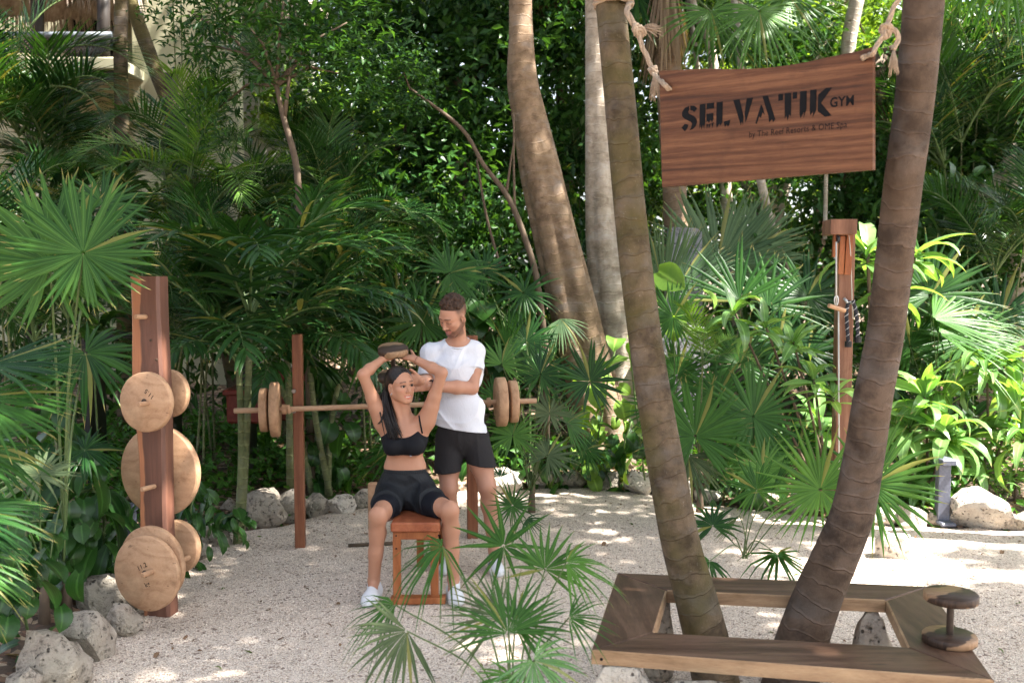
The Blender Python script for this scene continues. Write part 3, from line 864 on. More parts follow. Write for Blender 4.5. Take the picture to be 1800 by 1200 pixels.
# stencil letters, drawn in em boxes: polygons in (x 0..w, y 0..1)
def cuts(poly): return poly
GL = {
 'S': (0.62, [[(0.30,1.0),(0.12,0.93),(0.02,0.78),(0.02,0.62),(0.12,0.50),(0.36,0.36),(0.42,0.28),(0.40,0.18),(0.33,0.02),(0.45,0.06),(0.56,0.16),(0.62,0.30),(0.60,0.44),(0.50,0.56),(0.28,0.70),(0.26,0.78),(0.30,0.82)],
            [(0.34,1.0),(0.50,0.97),(0.62,0.86),(0.50,0.72),(0.42,0.80),(0.34,0.82)], [(0.0,0.16),(0.14,0.0),(0.24,0.12),(0.27,0.26),(0.13,0.30)]]),
 'E': (0.56, [[(0.0,1.0),(0.23,1.0),(0.23,0.26),(0.18,0.02),(0.14,0.20),(0.08,0.0),(0.05,0.18),(0.0,0.04)], [(0.27,1.0),(0.56,1.0),(0.56,0.78),(0.27,0.78)], [(0.27,0.60),(0.54,0.60),(0.54,0.34),(0.48,0.24),(0.44,0.34),(0.36,0.22),(0.32,0.32),(0.27,0.26)],
            [(0.27,0.21),(0.35,0.17),(0.29,0.0)], [(0.36,0.18),(0.45,0.20),(0.37,0.0)], [(0.46,0.21),(0.56,0.24),(0.50,0.02)]]),
 'L': (0.54, [[(0.0,1.0),(0.24,1.0),(0.24,0.2),(0.16,0.08),(0.12,0.16),(0.02,0.0),(0.0,0.12)], [(0.28,0.22),(0.54,0.26),(0.50,0.08),(0.44,0.0),(0.40,0.10),(0.34,0.0),(0.30,0.12)]]),
 'V': (0.74, [[(0.0,1.0),(0.24,1.0),(0.40,0.34),(0.38,0.02),(0.33,0.16),(0.30,0.0)], [(0.74,1.0),(0.50,1.0),(0.43,0.44),(0.47,0.10),(0.52,0.22)]]),
 'A': (0.72, [[(0.24,1.0),(0.44,1.0),(0.72,0.1),(0.64,0.0),(0.60,0.12),(0.50,0.0),(0.47,0.24)], [(0.20,0.72),(0.28,0.55),(0.34,0.30),(0.26,0.40),(0.20,0.20),(0.14,0.28),(0.06,0.0),(0.0,0.02)]]),
 'T': (0.66, [[(0.22,1.0),(0.46,1.0),(0.46,0.14),(0.40,0.22),(0.34,0.0),(0.30,0.18),(0.24,0.08)], [(0.0,1.0),(0.17,1.0),(0.17,0.76),(0.0,0.76)], [(0.50,1.0),(0.66,1.0),(0.66,0.76),(0.50,0.76)]]),
 'I': (0.26, [[(0.0,1.0),(0.24,1.0),(0.24,0.34),(0.14,0.02),(0.16,0.26),(0.04,0.04),(0.0,0.2)]]),
 'K': (0.74, [[(0.0,1.0),(0.22,1.0),(0.22,0.26),(0.10,0.02),(0.12,0.24),(0.02,0.10),(0.0,0.3)], [(0.27,0.80),(0.52,1.0),(0.74,1.0),(0.38,0.50),(0.74,0.02),(0.52,0.0),(0.27,0.22)]]),
}
import bmesh
def letter_meshes(text, u0, w0, u1, w1, h0, h1):
    """text from (u0,w0) to (u1,w1), height h0 growing to h1"""
    tot = sum(GL[c][0] for c in text) + 0.09 * (len(text) - 1)
    x = 0.0
    bm = bmesh.new()
    for ch in text:
        w, polys = GL[ch]
        for poly in polys:
            vs = []
            for (a, bb) in poly:
                f = (x + a) / tot
                h = h0 + (h1 - h0) * f
                q = sign_pt(u0 + (u1 - u0) * f, w0 + (w1 - w0) * f + bb * h, 0.0012)
                vs.append(bm.verts.new(q - SO))
            bm.faces.new(vs)
        x += w + 0.09
    bm.normal_update()
    bmesh.ops.triangulate(bm, faces=bm.faces)
    bmesh.ops.recalc_face_normals(bm, faces=bm.faces)
    me = bpy.data.meshes.new('lettering'); bm.to_mesh(me); bm.free(); me.materials.append(M['ink'])
    return me
a0 = sign_uv(1198, 232); a1 = sign_uv(1462, 204.5); t0_ = sign_uv(1198, 188); t1_ = sign_uv(1462, 154)
link('lettering', letter_meshes('SELVATIK', a0[0], a0[1], a1[0], a1[1], (t0_[1] - a0[1]), (t1_[1] - a1[1])), sign)
def text_mesh(txt, size, spacing=1.0, bold=0.0):
    cu = bpy.data.curves.new('lettering', 'FONT'); cu.body = txt; cu.size = size; cu.space_character = spacing; cu.offset = bold
    cu.resolution_u = 3
    o = bpy.data.objects.new('lettering_tmp', cu); COL.objects.link(o)
    dg = bpy.context.evaluated_depsgraph_get(); dg.update()
    me = bpy.data.meshes.new_from_object(o.evaluated_get(dg))
    bpy.data.objects.remove(o, do_unlink=True)
    return me
def place_text(name, txt, size, o0, du, dv, parent, mat, spacing=1.0, bold=0.0, width=None):
    """flat lettering with its lower left corner at o0, along du, up dv"""
    me = text_mesh(txt, size, spacing, bold)
    co = np.zeros(len(me.vertices) * 3, dtype=np.float32); me.vertices.foreach_get('co', co); co = co.reshape(-1, 3)
    s = 1.0
    if width: s = width / (co[:, 0].max() - co[:, 0].min()); co[:, 0] -= co[:, 0].min()
    q = np.array(o0)[None] + co[:, :1] * s * np.array(du)[None] + co[:, 1:2] * (s * 1.2 if width else 1) * np.array(dv)[None] - np.array(root_loc(parent))[None]
    me.vertices.foreach_set('co', q.astype(np.float32).ravel()); me.update()
    me.materials.clear(); me.materials.append(mat)
    return link(name, me, parent)
for (txt, l0, l1, bold) in (('GYM', (1459, 189), (1501, 184.5), 0.0012), ('by The Reef Resorts & OME Spa', (1317, 242), (1489, 224), 0.0)):
    q0 = sign_uv(*l0); q1 = sign_uv(*l1)
    d2 = (q1[0] - q0[0], q1[1] - q0[1]); L_ = math.hypot(*d2)
    du = sgu * (d2[0] / L_) + Vector((0, 0, d2[1] / L_))
    place_text('lettering', txt, 0.05 if txt != 'GYM' else 0.05, sign_pt(q0[0], q0[1], 0.0012), du, Vector((0, 0, 1)), sign, M['ink'], 1.05, bold, width=L_)
# ropes
def twisted(b, pts, r, turns=38, strands=3, m=0):
    s = spline([tuple(p) for p in pts], 14)
    P_, T, NN = frames([Vector(q) for q in s])
    L = [0]
    for i in range(1, len(P_)): L.append(L[-1] + (P_[i] - P_[i-1]).length)
    for k in range(strands):
        q = []
        for i, p in enumerate(P_):
            a = 2 * math.pi * k / strands + L[i] * turns
            B = T[i].cross(NN[i])
            q.append(p + (NN[i] * math.cos(a) + B * math.sin(a)) * r * 0.52)
        b.tube(q, r * 0.56, 7, m)
def tassel(b, p, d, L, rg, n=26, spread=0.4):
    d = Vector(d).normalized()
    for _ in range(n):
        v = (d + Vector((rg.gauss(0, spread), rg.gauss(0, spread), rg.gauss(0, spread)))).normalized()
        l = L * rg.uniform(0.6, 1.1)
        p1 = p + v * l * 0.5 + Vector((0, 0, -0.1 * l)); p2 = p + v * l + Vector((rg.gauss(0, .004), rg.gauss(0, .004), -0.35 * l))
        b.tube([p, p1, p2], [0.0022, 0.0018, 0.0008], 4)
rg = random.Random(4)
def knot(b, p, r, R_):
    for k in range(4):
        ax = Vector((rg.gauss(0, 1), rg.gauss(0, 1), rg.gauss(0, 1))).normalized()
        a = ax.orthogonal().normalized(); c_ = ax.cross(a)
        off = Vector((rg.gauss(0, .3), rg.gauss(0, .3), rg.gauss(0, .3))) * R_
        twisted(b, [p + off + (a * math.cos(t) + c_ * math.sin(t)) * R_ * 0.8 for t in (0, 1.2, 2.4, 3.6, 4.8, 6.1)], r, 60)
YL = 4.36
b = MB()
hole = sign_pt(*sign_uv(1177, 156), 0.012)
# wrap round the left trunk
cw = P(1078, 8, 4.5); rw = 0.078
for dz in (0.0, 0.028):
    twisted(b, [cw + Vector((math.cos(a) * rw, -math.sin(a) * rw, dz + 0.012 * math.sin(a))) for a in np.linspace(-3.4, 3.2, 14)], 0.0145)
k0 = P(1121, 52, YL)
twisted(b, [cw + Vector((rw * 0.9, -0.04, 0.0)), P(1103, 22, YL + 0.02), P(1114, 42, YL), k0], 0.014)
knot(b, k0, 0.012, 0.022)
tassel(b, P(1128, 50, YL), (0.8, -0.3, 0.12), 0.085, rg, 34, 0.28)
twisted(b, [k0, P(1128, 80, YL), P(1140, 106, YL), P(1148, 128, YL - 0.02), hole + Vector((-0.02, 0, 0.02)), hole + sgn * 0.004, hole - sgn * 0.05], 0.011)
knot(b, P(1147, 124, YL - 0.02), 0.010, 0.014)
tassel(b, P(1150, 128, YL - 0.03), (0.05, -0.1, -1), 0.085, rg, 44, 0.16)
o = b.build('hanging_rope', M['rope'])
tag(o, 'jute rope knotted round the mossy trunk holding the sign\'s lower end', 'rope')
b = MB()
YR = 3.66
hole2 = sign_pt(*sign_uv(1519, 103), 0.012)
kn = P(1556, 57, YR)
cw = P(1630, -70, 3.8)
twisted(b, [cw + Vector((math.cos(a) * 0.088, -math.sin(a) * 0.088, 0.0)) for a in np.linspace(-3.1, 3.1, 14)], 0.014)
twisted(b, [P(1596, -65, 3.7), P(1588, -20, YR), P(1571, 14, YR), P(1562, 38, YR), kn], 0.0095)
knot(b, kn, 0.0095, 0.018)
twisted(b, [kn, P(1543, 78, YR), P(1534, 94, YR), hole2 + Vector((0.02, 0, 0.01)), hole2 + sgn * 0.004, hole2 - sgn * 0.05], 0.0095)
twisted(b, [kn + Vector((0.01, 0, 0.01)), P(1575, 55, YR - 0.01), P(1578, 72, YR - 0.01), P(1570, 88, YR - 0.01)], 0.0095)
tassel(b, P(1571, 86, YR - 0.01), (0, -0.05, -1), 0.07, rg, 40, 0.16)
o = b.build('hanging_rope', M['rope'])
tag(o, 'jute rope knotted beside the brown curving trunk holding the sign\'s upper end', 'rope')
for q, h_ in ((hole, 0), (hole2, 0)):
    V, Fc = disc_prism(0.011, 0.0012, 20, 0.0003)
    rot = axis_rot(sgn)
    b = MB(); b.add([rot @ Vector(v) + q - sgn * 0.0118 for v in V], Fc); b.build('rope_hole', M['ink'], sign)

# ------------------------------------------------------------------ wooden plate tower
TY = 5.5
yaw = R(-9)
def tower_mat():
    m, nt, b, o = new_mat('heartwood_post_with_orange_sapwood')
    v = texco(nt, (5, 5, 0.5)); vv = texco(nt)
    n = noise(nt, v, 2.0, 5, 0.65, 0.5); nf = noise(nt, texco(nt, (60, 60, 2)), 2, 4)
    sep = nt.nodes.new('ShaderNodeSeparateXYZ'); nt.links.new(vv, sep.inputs[0])
    dk = ramp(nt, n, [(0.3, (0.055, 0.022, 0.014)), (0.5, (0.13, 0.055, 0.034)), (0.7, (0.22, 0.105, 0.068))])
    dk = mixc(nt, math_node(nt, 'MULTIPLY', nf, 0.35), dk, (0.08, 0.03, 0.02))
    wob = math_node(nt, 'MULTIPLY', math_node(nt, 'SUBTRACT', noise(nt, texco(nt, (1, 1, 1)), 3.5, 2), 0.5), 0.08)
    s = math_node(nt, 'ADD', sep.outputs[0], wob)
    f = ramp(nt, math_node(nt, 'ADD', math_node(nt, 'MULTIPLY', s, 4.0), 0.5), [(0.0, (1, 1, 1)), (0.30, (1, 1, 1)), (0.335, (0, 0, 0)), (0.93, (0, 0, 0)), (1.0, (0.7, 0.7, 0.7))])
    c = mixc(nt, f, dk, mixc(nt, nf, (0.27, 0.10, 0.042), (0.40, 0.17, 0.08)))
    nt.links.new(c, b.inputs['Base Color']); b.inputs['Roughness'].default_value = 0.5
    bump(nt, b, nf, 0.25, 0.004)
    return m
M['tower'] = tower_mat()
pb = G(277, 1085)
TC = Vector((SZ(266 - 900, 5.52), 5.52, 0))
tower = thing('plate_tower', 'tall red brown timber post with pegs carrying round wooden weight plates', 'rack', TC)
Rz = Matrix.Rotation(yaw, 3, 'Z')
TW, TD, TH_ = 0.162, 0.105, 1.905
b = MB()
nz = 30
V = []
rg = random.Random(9)
for i in range(nz + 1):
    z = TH_ * i / nz
    wl = 0.008 * math.sin(z * 3.1) + 0.006 * math.sin(z * 7.7 + 1) - 0.02 * (z / TH_ - 0.5)
    wr = 0.004 * math.sin(z * 5.1 + 2) + (-0.008) * (z / TH_ - 0.5)
    ch = 0.016
    prof = [(-TW/2 + wl, -TD/2 + 0.006), (-TW/2 + wl + 0.008, -TD/2), (TW/2 + wr - ch, -TD/2), (TW/2 + wr, -TD/2 + ch), (TW/2 + wr, TD/2), (-TW/2 + wl, TD/2)]
    for (x, y) in prof:
        V.append(Rz @ Vector((x, y, z + (0.004 * (x) if i == nz else 0))) + TC)
np_ = 6
Fc = []
for i in range(nz):
    for k in range(np_):
        k2 = (k + 1) % np_
        Fc.append((i * np_ + k, i * np_ + k2, (i + 1) * np_ + k2, (i + 1) * np_ + k))
Fc.append(tuple(range(nz * np_, nz * np_ + np_)))
b.add(V, Fc)
b.build('post', M['tower'], tower, smooth=False)
fwd = Rz @ Vector((0, -1, 0)); fwdp = (fwd + Vector((-0.18, 0, 0.03))).normalized()
def peg(pxx, pyy, L0, L1, r=0.0135, Yt=None):
    p = P(pxx, pyy, Yt or TC.y - TD / 2 - L1)
    q = p - fwdp * (TC.y - p.y)
    b = MB(); b.tube([q, p - fwdp * 0.004, p], [r, r, r * 0.8], 18); b.build('peg', M['pale2'], tower, auto=40)
    return p, q
p1, q1 = peg(238, 557, 0.0, 0.075)
p2, q2 = peg(243, 711, 0.02, 0.10, 0.0135, 5.25)
p3, q3 = peg(249, 860, 0.0, 0.10)
p4, q4 = peg(250, 1011, 0.02, 0.15, 0.0145, 5.13)
def plate(c, axis, r, h, label, hole=True, mark=None, irr=0.006, seed=0, mroll=0.0, mat='pale'):
    """c: centre of the face nearest the camera; the slab extends along -axis (axis points to the viewer)"""
    t = thing('wooden_weight_plate', label, 'weight plate', c, 'round wooden weight plates')
    ax = Vector(axis).normalized(); rot = axis_rot(ax)
    V, Fc = disc_prism(r, h, 72, 0.005, seed, irr)
    b = MB(); b.add([rot @ (Vector(v) - Vector((0, 0, h))) + Vector(c) for v in V], Fc)
    b.build('slab', M[mat], t, auto=50)
    if hole:
        V, Fc = disc_prism(0.020, 0.0008, 24, 0.0002)
        b = MB(); b.add([rot @ (Vector(v) + Vector((0, 0, 0.0002))) + Vector(c) for v in V], Fc); b.build('bore', M['ink2'], t)
    if mark:
        side = Vector((1, 0, 0)); side = (side - ax * side.dot(ax)).normalized(); up = ax.cross(side)
        for (txt, ang, dist, sz) in mark:
            a = R(ang)
            du = side * math.cos(a) + up * math.sin(a); dv = -side * math.sin(a) + up * math.cos(a)
            o0 = Vector(c) + ax * 0.0012 + dv * dist - du * sz * 0.9
            place_text('lettering', txt, sz, o0, du, dv, t, M['ink2'], 1.1, 0.0006)
    return t
# axis through the bore so that the peg passes the plate
def on_peg(p, d): return p - fwdp * d
c_up = P(253.5, 707, 5.33)
plate(c_up, fwdp, 0.163, 0.042, 'medium scuffed wooden plate stamped with digits on the upper front of the tower', mark=[('11.5', 180 - 38, -0.068, 0.036)], seed=1)
c_up2 = P(292, 692, 5.66)
plate(c_up2, fwdp, 0.138, 0.042, 'medium wooden plate half hidden on the upper back of the tower', hole=False, seed=2, mat='pale2')
c_mid = P(277, 829, 5.66)
plate(c_mid, fwdp, 0.260, 0.05, 'largest wooden plate, hung behind the middle of the tower', hole=False, seed=3)
c_mid2 = P(287, 829, 5.74)
c_lo = P(255, 1008, 5.22)
plate(c_lo, fwdp, 0.204, 0.036, 'large wooden plate with stamped marks lowest on the front of the tower', mark=[('11.2', 28, 0.030, 0.036), ('kg', 28, -0.066, 0.034)], seed=4)
plate(P(264, 992, 5.27), fwdp, 0.206, 0.036, 'large wooden plate sandwiched behind the lowest front plate', hole=False, seed=5, mat='pale2')
plate(P(306, 962, 5.68), fwdp, 0.155, 0.05, 'wooden plate lowest on the back of the tower, showing beside the post', hole=False, seed=6)
for (pxx, pyy) in ((265, 598), (275, 632)):
    V, Fc = disc_prism(0.008, 0.0012, 10, 0.0003)
    q = P(pxx, pyy, 5.46)
    rot = axis_rot(fwd)
    b = MB(); b.add([rot @ Vector(v) + q for v in V], Fc); b.build('knot', M['ink2'], tower)

# ------------------------------------------------------------------ barbell rack and barbell
def post(name, label, px0, py0, pytop, w, d, mat, Y=None, cat='post', parent=None, group=None, rz=0.0):
    g = G(px0, py0); Y = Y or g.y
    x = SZ(px0 - 900, Y)
    zt = P(px0, pytop, Y).z
    t = parent or thing(name, label, cat, (x, Y + d / 2, 0), group)
    b = MB(); b.box((x, Y + d / 2, zt / 2 - 0.02), (w, d, zt + 0.04), Matrix.Rotation(rz, 3, 'Z'), bevel=0.004)
    b.build('post' if parent is None else name, M[mat], t, smooth=False)
    return t, Vector((x, Y, zt))
rk, r1 = post('barbell_post', 'slim red brown post holding the barbell, on the side of the plate tower', 520, 964, 588, 0.068, 0.07, 'rack', 6.86, 'post', group='posts of the barbell rack', rz=0.06)
rk2, r2 = post('barbell_post', 'red brown barbell post seen between the standing man\'s legs', 829, 948, 590, 0.078, 0.07, 'rack', 7.12, 'post', group='posts of the barbell rack', rz=0.12)
for (t, pxx, pys, Y) in ((rk, 517, (687, 722), 6.85), (rk2, 829, (690, 716), 7.1)):
    for pyy in pys:
        V, Fc = disc_prism(0.015, 0.022, 16, 0.004)
        q = P(pxx, pyy, Y); rot = axis_rot((0, -1, 0))
        b = MB(); b.add([rot @ Vector(v) + q for v in V], Fc); b.build('bolt', M['bolt'], t, auto=40)
    q = P(pxx - 4, pys[1] - 1, Y - 0.02)
    b = MB(); b.tube([q + Vector((0, 0.03, 0)), q + Vector((0, -0.09, 0.0)), q + Vector((0, -0.11, 0.05))], [0.012, 0.012, 0.011], 10)
    b.build('hook', M['bar'], t, auto=40)
bL = P(411, 722, 6.72); bR = P(943, 704, 7.02)
bdir = (bR - bL).normalized()
barbell = thing('wooden_barbell', 'long wooden barbell resting on the posts behind the couple', 'barbell', bL)
b = MB(); b.tube([bL, bL + bdir * 0.003, bL + bdir * 0.7, bL + bdir * 1.4, bR - bdir * 0.003, bR], [0.016, 0.0185, 0.0185, 0.0185, 0.0185, 0.016], 20); b.build('bar', M['bar'], barbell, auto=50)
def barplate(pxx, r, h, label, seed):
    f = (pxx - 411) / (943 - 411)
    c = bL + (bR - bL) * f
    sgnx = -1 if pxx < 700 else 1
    plate(c + bdir * h / 2, bdir, r, h, label, hole=False, seed=seed, mat='pale2')
barplate(462.5, 0.150, 0.052, 'smaller outer wooden disc on the barbell end beside the palm cane', 11)
barplate(481, 0.188, 0.056, 'bigger inner wooden disc on the barbell end beside the palm cane', 12)
barplate(878, 0.175, 0.068, 'bigger inner wooden disc on the barbell beside the man\'s elbow', 13)
barplate(900, 0.150, 0.055, 'smaller outer wooden disc on the barbell beside the man\'s elbow', 14)
for pxx, w in ((497, 8), (856, 7)):
    c = bL + (bR - bL) * ((pxx - 411) / 532)
    b = MB(); b.tube([c - bdir * SZ(w, 6.8) / 2, c + bdir * SZ(w, 6.8) / 2], 0.034, 20); b.build('collar', M['pale2'], barbell, auto=50)

# ------------------------------------------------------------------ stool bench
SYf, SYr = 5.66, 6.5
stool = thing('wooden_bench', 'orange brown wooden exercise bench the woman sits on', 'bench', (SZ(727 - 900, SYf), SYf, 0))
szt = 0.485
xl, xr = SZ(683 - 900, SYf), SZ(771 - 900, SYf)
b = MB(); b.box(((xl + xr) / 2, (SYf + SYr) / 2, szt - 0.028), (xr - xl, SYr - SYf, 0.056), bevel=0.008); b.build('seat', M['stool_seat'], stool, smooth=False)
b = MB(); b.box(((xl + xr) / 2, SYf + 0.035, szt - 0.056 - 0.024), (xr - xl - 0.02, 0.03, 0.046), bevel=0.003); b.build('apron', M['stool'], stool, smooth=False)
for (x, y) in ((xl + 0.032, SYf + 0.035), (xr - 0.034, SYf + 0.035), (xl + 0.10, SYr - 0.08), (xr - 0.05, SYr - 0.08)):
    b = MB(); b.box((x, y + 0.001, (szt - 0.056) / 2 + (0.0 if y > 6 else -0.0215)), (0.046, 0.032, szt - 0.058 - (0.0 if y > 6 else 0.045)), bevel=0.003); b.build('leg', M['stool'], stool, smooth=False)
b = MB(); b.box(((xl + xr) / 2 + 0.012, SYf + 0.033, 0.024), (xr - xl + 0.035, 0.075, 0.036), Matrix.Rotation(R(2), 3, 'Z'), bevel=0.003); b.build('foot_rail', M['stool'], stool, smooth=False)
b = MB(); b.box(((xl + xr) / 2 + 0.02, SYr - 0.08, 0.2), (xr - xl - 0.13, 0.03, 0.04), bevel=0.003); b.build('rear_rail', M['stool'], stool, smooth=False)
for (x, z) in ((xl + 0.018, 0.405), (xr - 0.02, 0.407), (xl + 0.018, 0.330)):
    V, Fc = disc_prism(0.005, 0.002, 12, 0.0005)
    b = MB(); b.add([axis_rot((0, -1, 0)) @ Vector(v) + Vector((x + 0.012, SYf + (0.0195 if z > .4 else 0.0185), z)) for v in V], Fc); b.build('screw', M['ink'], stool)
# backrest board behind her
pbk = P(656, 865, 6.62)
b = MB(); b.box((pbk.x, 6.62, pbk.z - 0.1), (0.07, 0.04, 0.34), bevel=0.012); o = b.build('wooden_block', M['pale2'], None, smooth=False)
tag(o, 'upright pale wooden block half hidden behind the seated woman\'s hip', 'block')
g0 = G(612, 962); g1 = G(706, 958)
b = MB(); b.tube([Vector((g0.x, g0.y, 0.016)), Vector((g1.x, g1.y, 0.018))], 0.013, 10); o = b.build('wooden_rod', M['stem_brown'], None)
tag(o, 'thin wooden rod lying on the gravel beside the seated woman\'s calf', 'rod')

# ------------------------------------------------------------------ cable machine post
CY = 7.35
cp = thing('cable_post', 'tall reddish timber post with pulley, white cord and black rope handles', 'exercise post', (SZ(1490 - 900, CY), CY, 0))
xc0, xc1 = SZ(1474 - 900, CY), SZ(1501 - 900, CY)
zt = P(1490, 400, CY).z
b = MB(); b.box(((xc0 + xc1) / 2, CY + 0.05, zt / 2 - 0.01), (xc1 - xc0, 0.1, zt + 0.02), bevel=0.004); b.build('post', M['post'], cp, smooth=False)
pc = P(1476, 400, CY - 0.06)
b = MB(); b.box((pc.x, CY - 0.05, pc.z), (SZ(44, CY), 0.30, SZ(26, CY)), Matrix.Rotation(R(-6), 3, 'Z'), bevel=0.004); b.build('top_beam', M['post'], cp, smooth=False)
for (x0, x1, y0, y1, dy) in ((1463, 1471, 412, 452, -0.14), (1473, 1482, 415, 482, -0.08), (1484, 1496, 412, 483, -0.06)):
    a_, b_ = P((x0 + x1) / 2, y0, CY + dy), P((x0 + x1) / 2 + 2, y1, CY + dy)
    b = MB(); b.box((a_ + b_) / 2, (SZ(x1 - x0, CY), 0.035, (a_ - b_).length), Matrix.Rotation(R(2), 3, 'Y'), bevel=0.003); b.build('bracket', M['stool'], cp, smooth=False)
b = MB()
pa = P(1470, 420, CY - 0.16)
V, Fc = disc_prism(0.03, 0.02, 24, 0.004)
b.add([axis_rot((1, 0, 0)) @ Vector(v) + pa for v in V], Fc); b.build('pulley', M['black_metal'], cp, auto=40)
b = MB(); b.tube([P(1470, 425, CY - 0.19), P(1470, 540, CY - 0.19)], 0.006, 8); b.tube([P(1474, 545, CY - 0.12), P(1474.5, 700, CY - 0.12), P(1475, 830, CY - 0.12)], 0.006, 8)
b.build('cord', M['white_plaster'], cp)
b = MB(); b.tube([P(1492, 410, CY - 0.10), P(1495, 440, CY - 0.08), P(1499, 560, CY - 0.01)], 0.004, 8); b.build('cord', M['white_plaster'], cp)
b = MB()
pk = P(1470, 528, CY - 0.19)
b.tube([pk + Vector((0.014 * math.sin(a), 0, 0.034 * math.cos(a))) for a in np.linspace(0, 6.0, 14)], 0.0045, 7); b.build('snap_hook', M['steel'], cp)
b = MB(); b.tube([P(1457, 537, CY - 0.22), P(1485, 546, CY - 0.17)], 0.016, 12); b.build('grip', M['pale2'], cp, auto=40)
b = MB()
h0 = P(1489, 524, CY - 0.02)
b.tube([P(1484, 524, CY - 0.06), P(1489, 531, CY - 0.08), P(1497, 532, CY - 0.05)], 0.012, 8); b.build('hanger', M['steel'], cp)
rh = thing('rope_handle', 'black and white twisted rope handle hanging on the cable post', 'rope', P(1489, 529, CY - 0.07))
for pts_ in ([(1493, 528), (1488, 545), (1489, 570), (1491, 600)], [(1499, 528), (1504, 545), (1507, 570), (1508, 592)]):
    for kk, mt in ((0, 'nylon'), (1, 'nylon_white')):
        bb = MB()
        s = spline([tuple(P(x, y, CY - 0.08)) for (x, y) in pts_], 16)
        Pq, T_, N_ = frames([Vector(q) for q in s]); L_ = 0
        q = []
        if kk == 0:
            bb.tube(Pq, 0.014, 10)
        else:
            for i, p in enumerate(Pq):
                if i: L_ += (Pq[i] - Pq[i-1]).length
                a = L_ * 130
                q.append(p + (N_[i] * math.cos(a) + T_[i].cross(N_[i]) * math.sin(a)) * 0.0125)
            bb.tube(q, 0.0035, 5)
        bb.build('strand' if kk == 0 else 'fleck', M[mt], rh)
    e_ = P(pts_[-1][0], pts_[-1][1] + 5, CY - 0.08)
    bb = MB(); bb.tube([e_ + Vector((-0.0, 0, 0.022)), e_ - Vector((0, 0, 0.02))], 0.026, 14); bb.build('end_cap', M['black_metal'], rh, auto=40)

# ------------------------------------------------------------------ bollards
def bollard(pxx, pyb, pyt, label, Y=None):
    g = G(pxx, pyb); Y = Y or g.y
    x = SZ(pxx - 900, Y); zt = P(pxx, pyt, Y).z
    t = thing('bollard_light', label, 'bollard', (x, Y + 0.05, 0), 'garden bollard lights')
    b = MB(); b.box((x, Y + 0.04, (zt - 0.05) / 2), (0.092, 0.07, zt - 0.05), bevel=0.004); b.build('body', M['bollard'], t, smooth=False)
    b = MB(); b.box((x, Y + 0.01, zt - 0.023), (0.108, 0.16, 0.044), bevel=0.005); b.build('cap', M['bollard'], t, smooth=False)
    b = MB(); b.box((x, Y + 0.0, 0.02), (0.12, 0.19, 0.03), bevel=0.01); b.build('foot', M['bollard'], t, smooth=False)
bollard(1671, 922, 805, 'square blue grey bollard light on the far gravel edge')
x_, y_ = SZ(210 - 900, 5.9), 5.9
bollard(209, 0, 888, 'dark bollard in the planting just behind the plate tower', 5.95)

# ------------------------------------------------------------------ stone slab, planters, black rail
sp = P(1205, 560, 10.6)
def slab_obj(pts_px, Y, th, label):
    t = [P(x, y, Y) for x, y in pts_px]
    n = len(t)
    V = t + [p + Vector((0, th, 0)) for p in t]
    b = MB(); b.add(V, [tuple(range(n)), tuple(reversed(range(n, 2 * n)))] + [(i, i + n, (i + 1) % n + n, (i + 1) % n) for i in range(n)])
    o = b.build('stone_slab', M['slab'], None, smooth=False)
    tag(o, label, 'stone')
slab_obj([(1166, 640), (1177, 401), (1183, 399), (1226, 401), (1234, 408), (1236, 520), (1226, 640)], 10.2, 0.14, 'upright grey cut stone slab standing among the palms')
slab_obj([(1155, 820), (1160, 578), (1200, 571), (1250, 578), (1248, 640), (1225, 700), (1215, 820)], 9.6, 0.2, 'lower pale stone block in front of the upright slab')
def planter(px0, px1, pyt, pyb, Y, label):
    a_, b_ = P(px0, pyt, Y), P(px1, pyb, Y)
    w, h = b_.x - a_.x, a_.z - max(0.02, b_.z)
    cx, z0 = (a_.x + b_.x) / 2, max(0.02, b_.z)
    t = thing('planter_box', label, 'planter', (cx, Y, z0), 'red planter boxes')
    b = MB(); b.box((cx, Y + 0.2, z0 + h / 2), (w, 0.38, h), bevel=0.02); b.build('box', M['red_pot'], t, smooth=False)
    b = MB(); b.box((cx, Y + 0.2, z0 + h), (w + 0.05, 0.43, 0.05), bevel=0.012); b.build('rim', M['red_pot'], t, smooth=False)
planter(478, 540, 658, 740, 8.9, 'dark red planter box behind the near barbell post')
planter(396, 460, 690, 745, 8.6, 'dark red planter box behind the barbell end')
b = MB()
a_, b_ = P(150, 588, 8.6), P(560, 588, 9.2)
rail = thing('black_bench', 'black metal bench hidden in the planting behind the plate tower', 'bench', (a_.x, a_.y, 0))
b.box((a_ + b_) / 2, ((b_ - a_).length, 0.45, 0.05), Matrix.Rotation(math.atan2(b_.y - a_.y, b_.x - a_.x), 3, 'Z'), bevel=0.01); b.build('seat', M['black_metal'], rail, smooth=False)
for f in (0.03, 0.35, 0.68, 0.97):
    q = a_ + (b_ - a_) * f
    b = MB(); b.box((q.x, q.y, (q.z - 0.03) / 2), (0.05, 0.35, q.z - 0.03)); b.build('leg', M['black_metal'], rail, smooth=False)
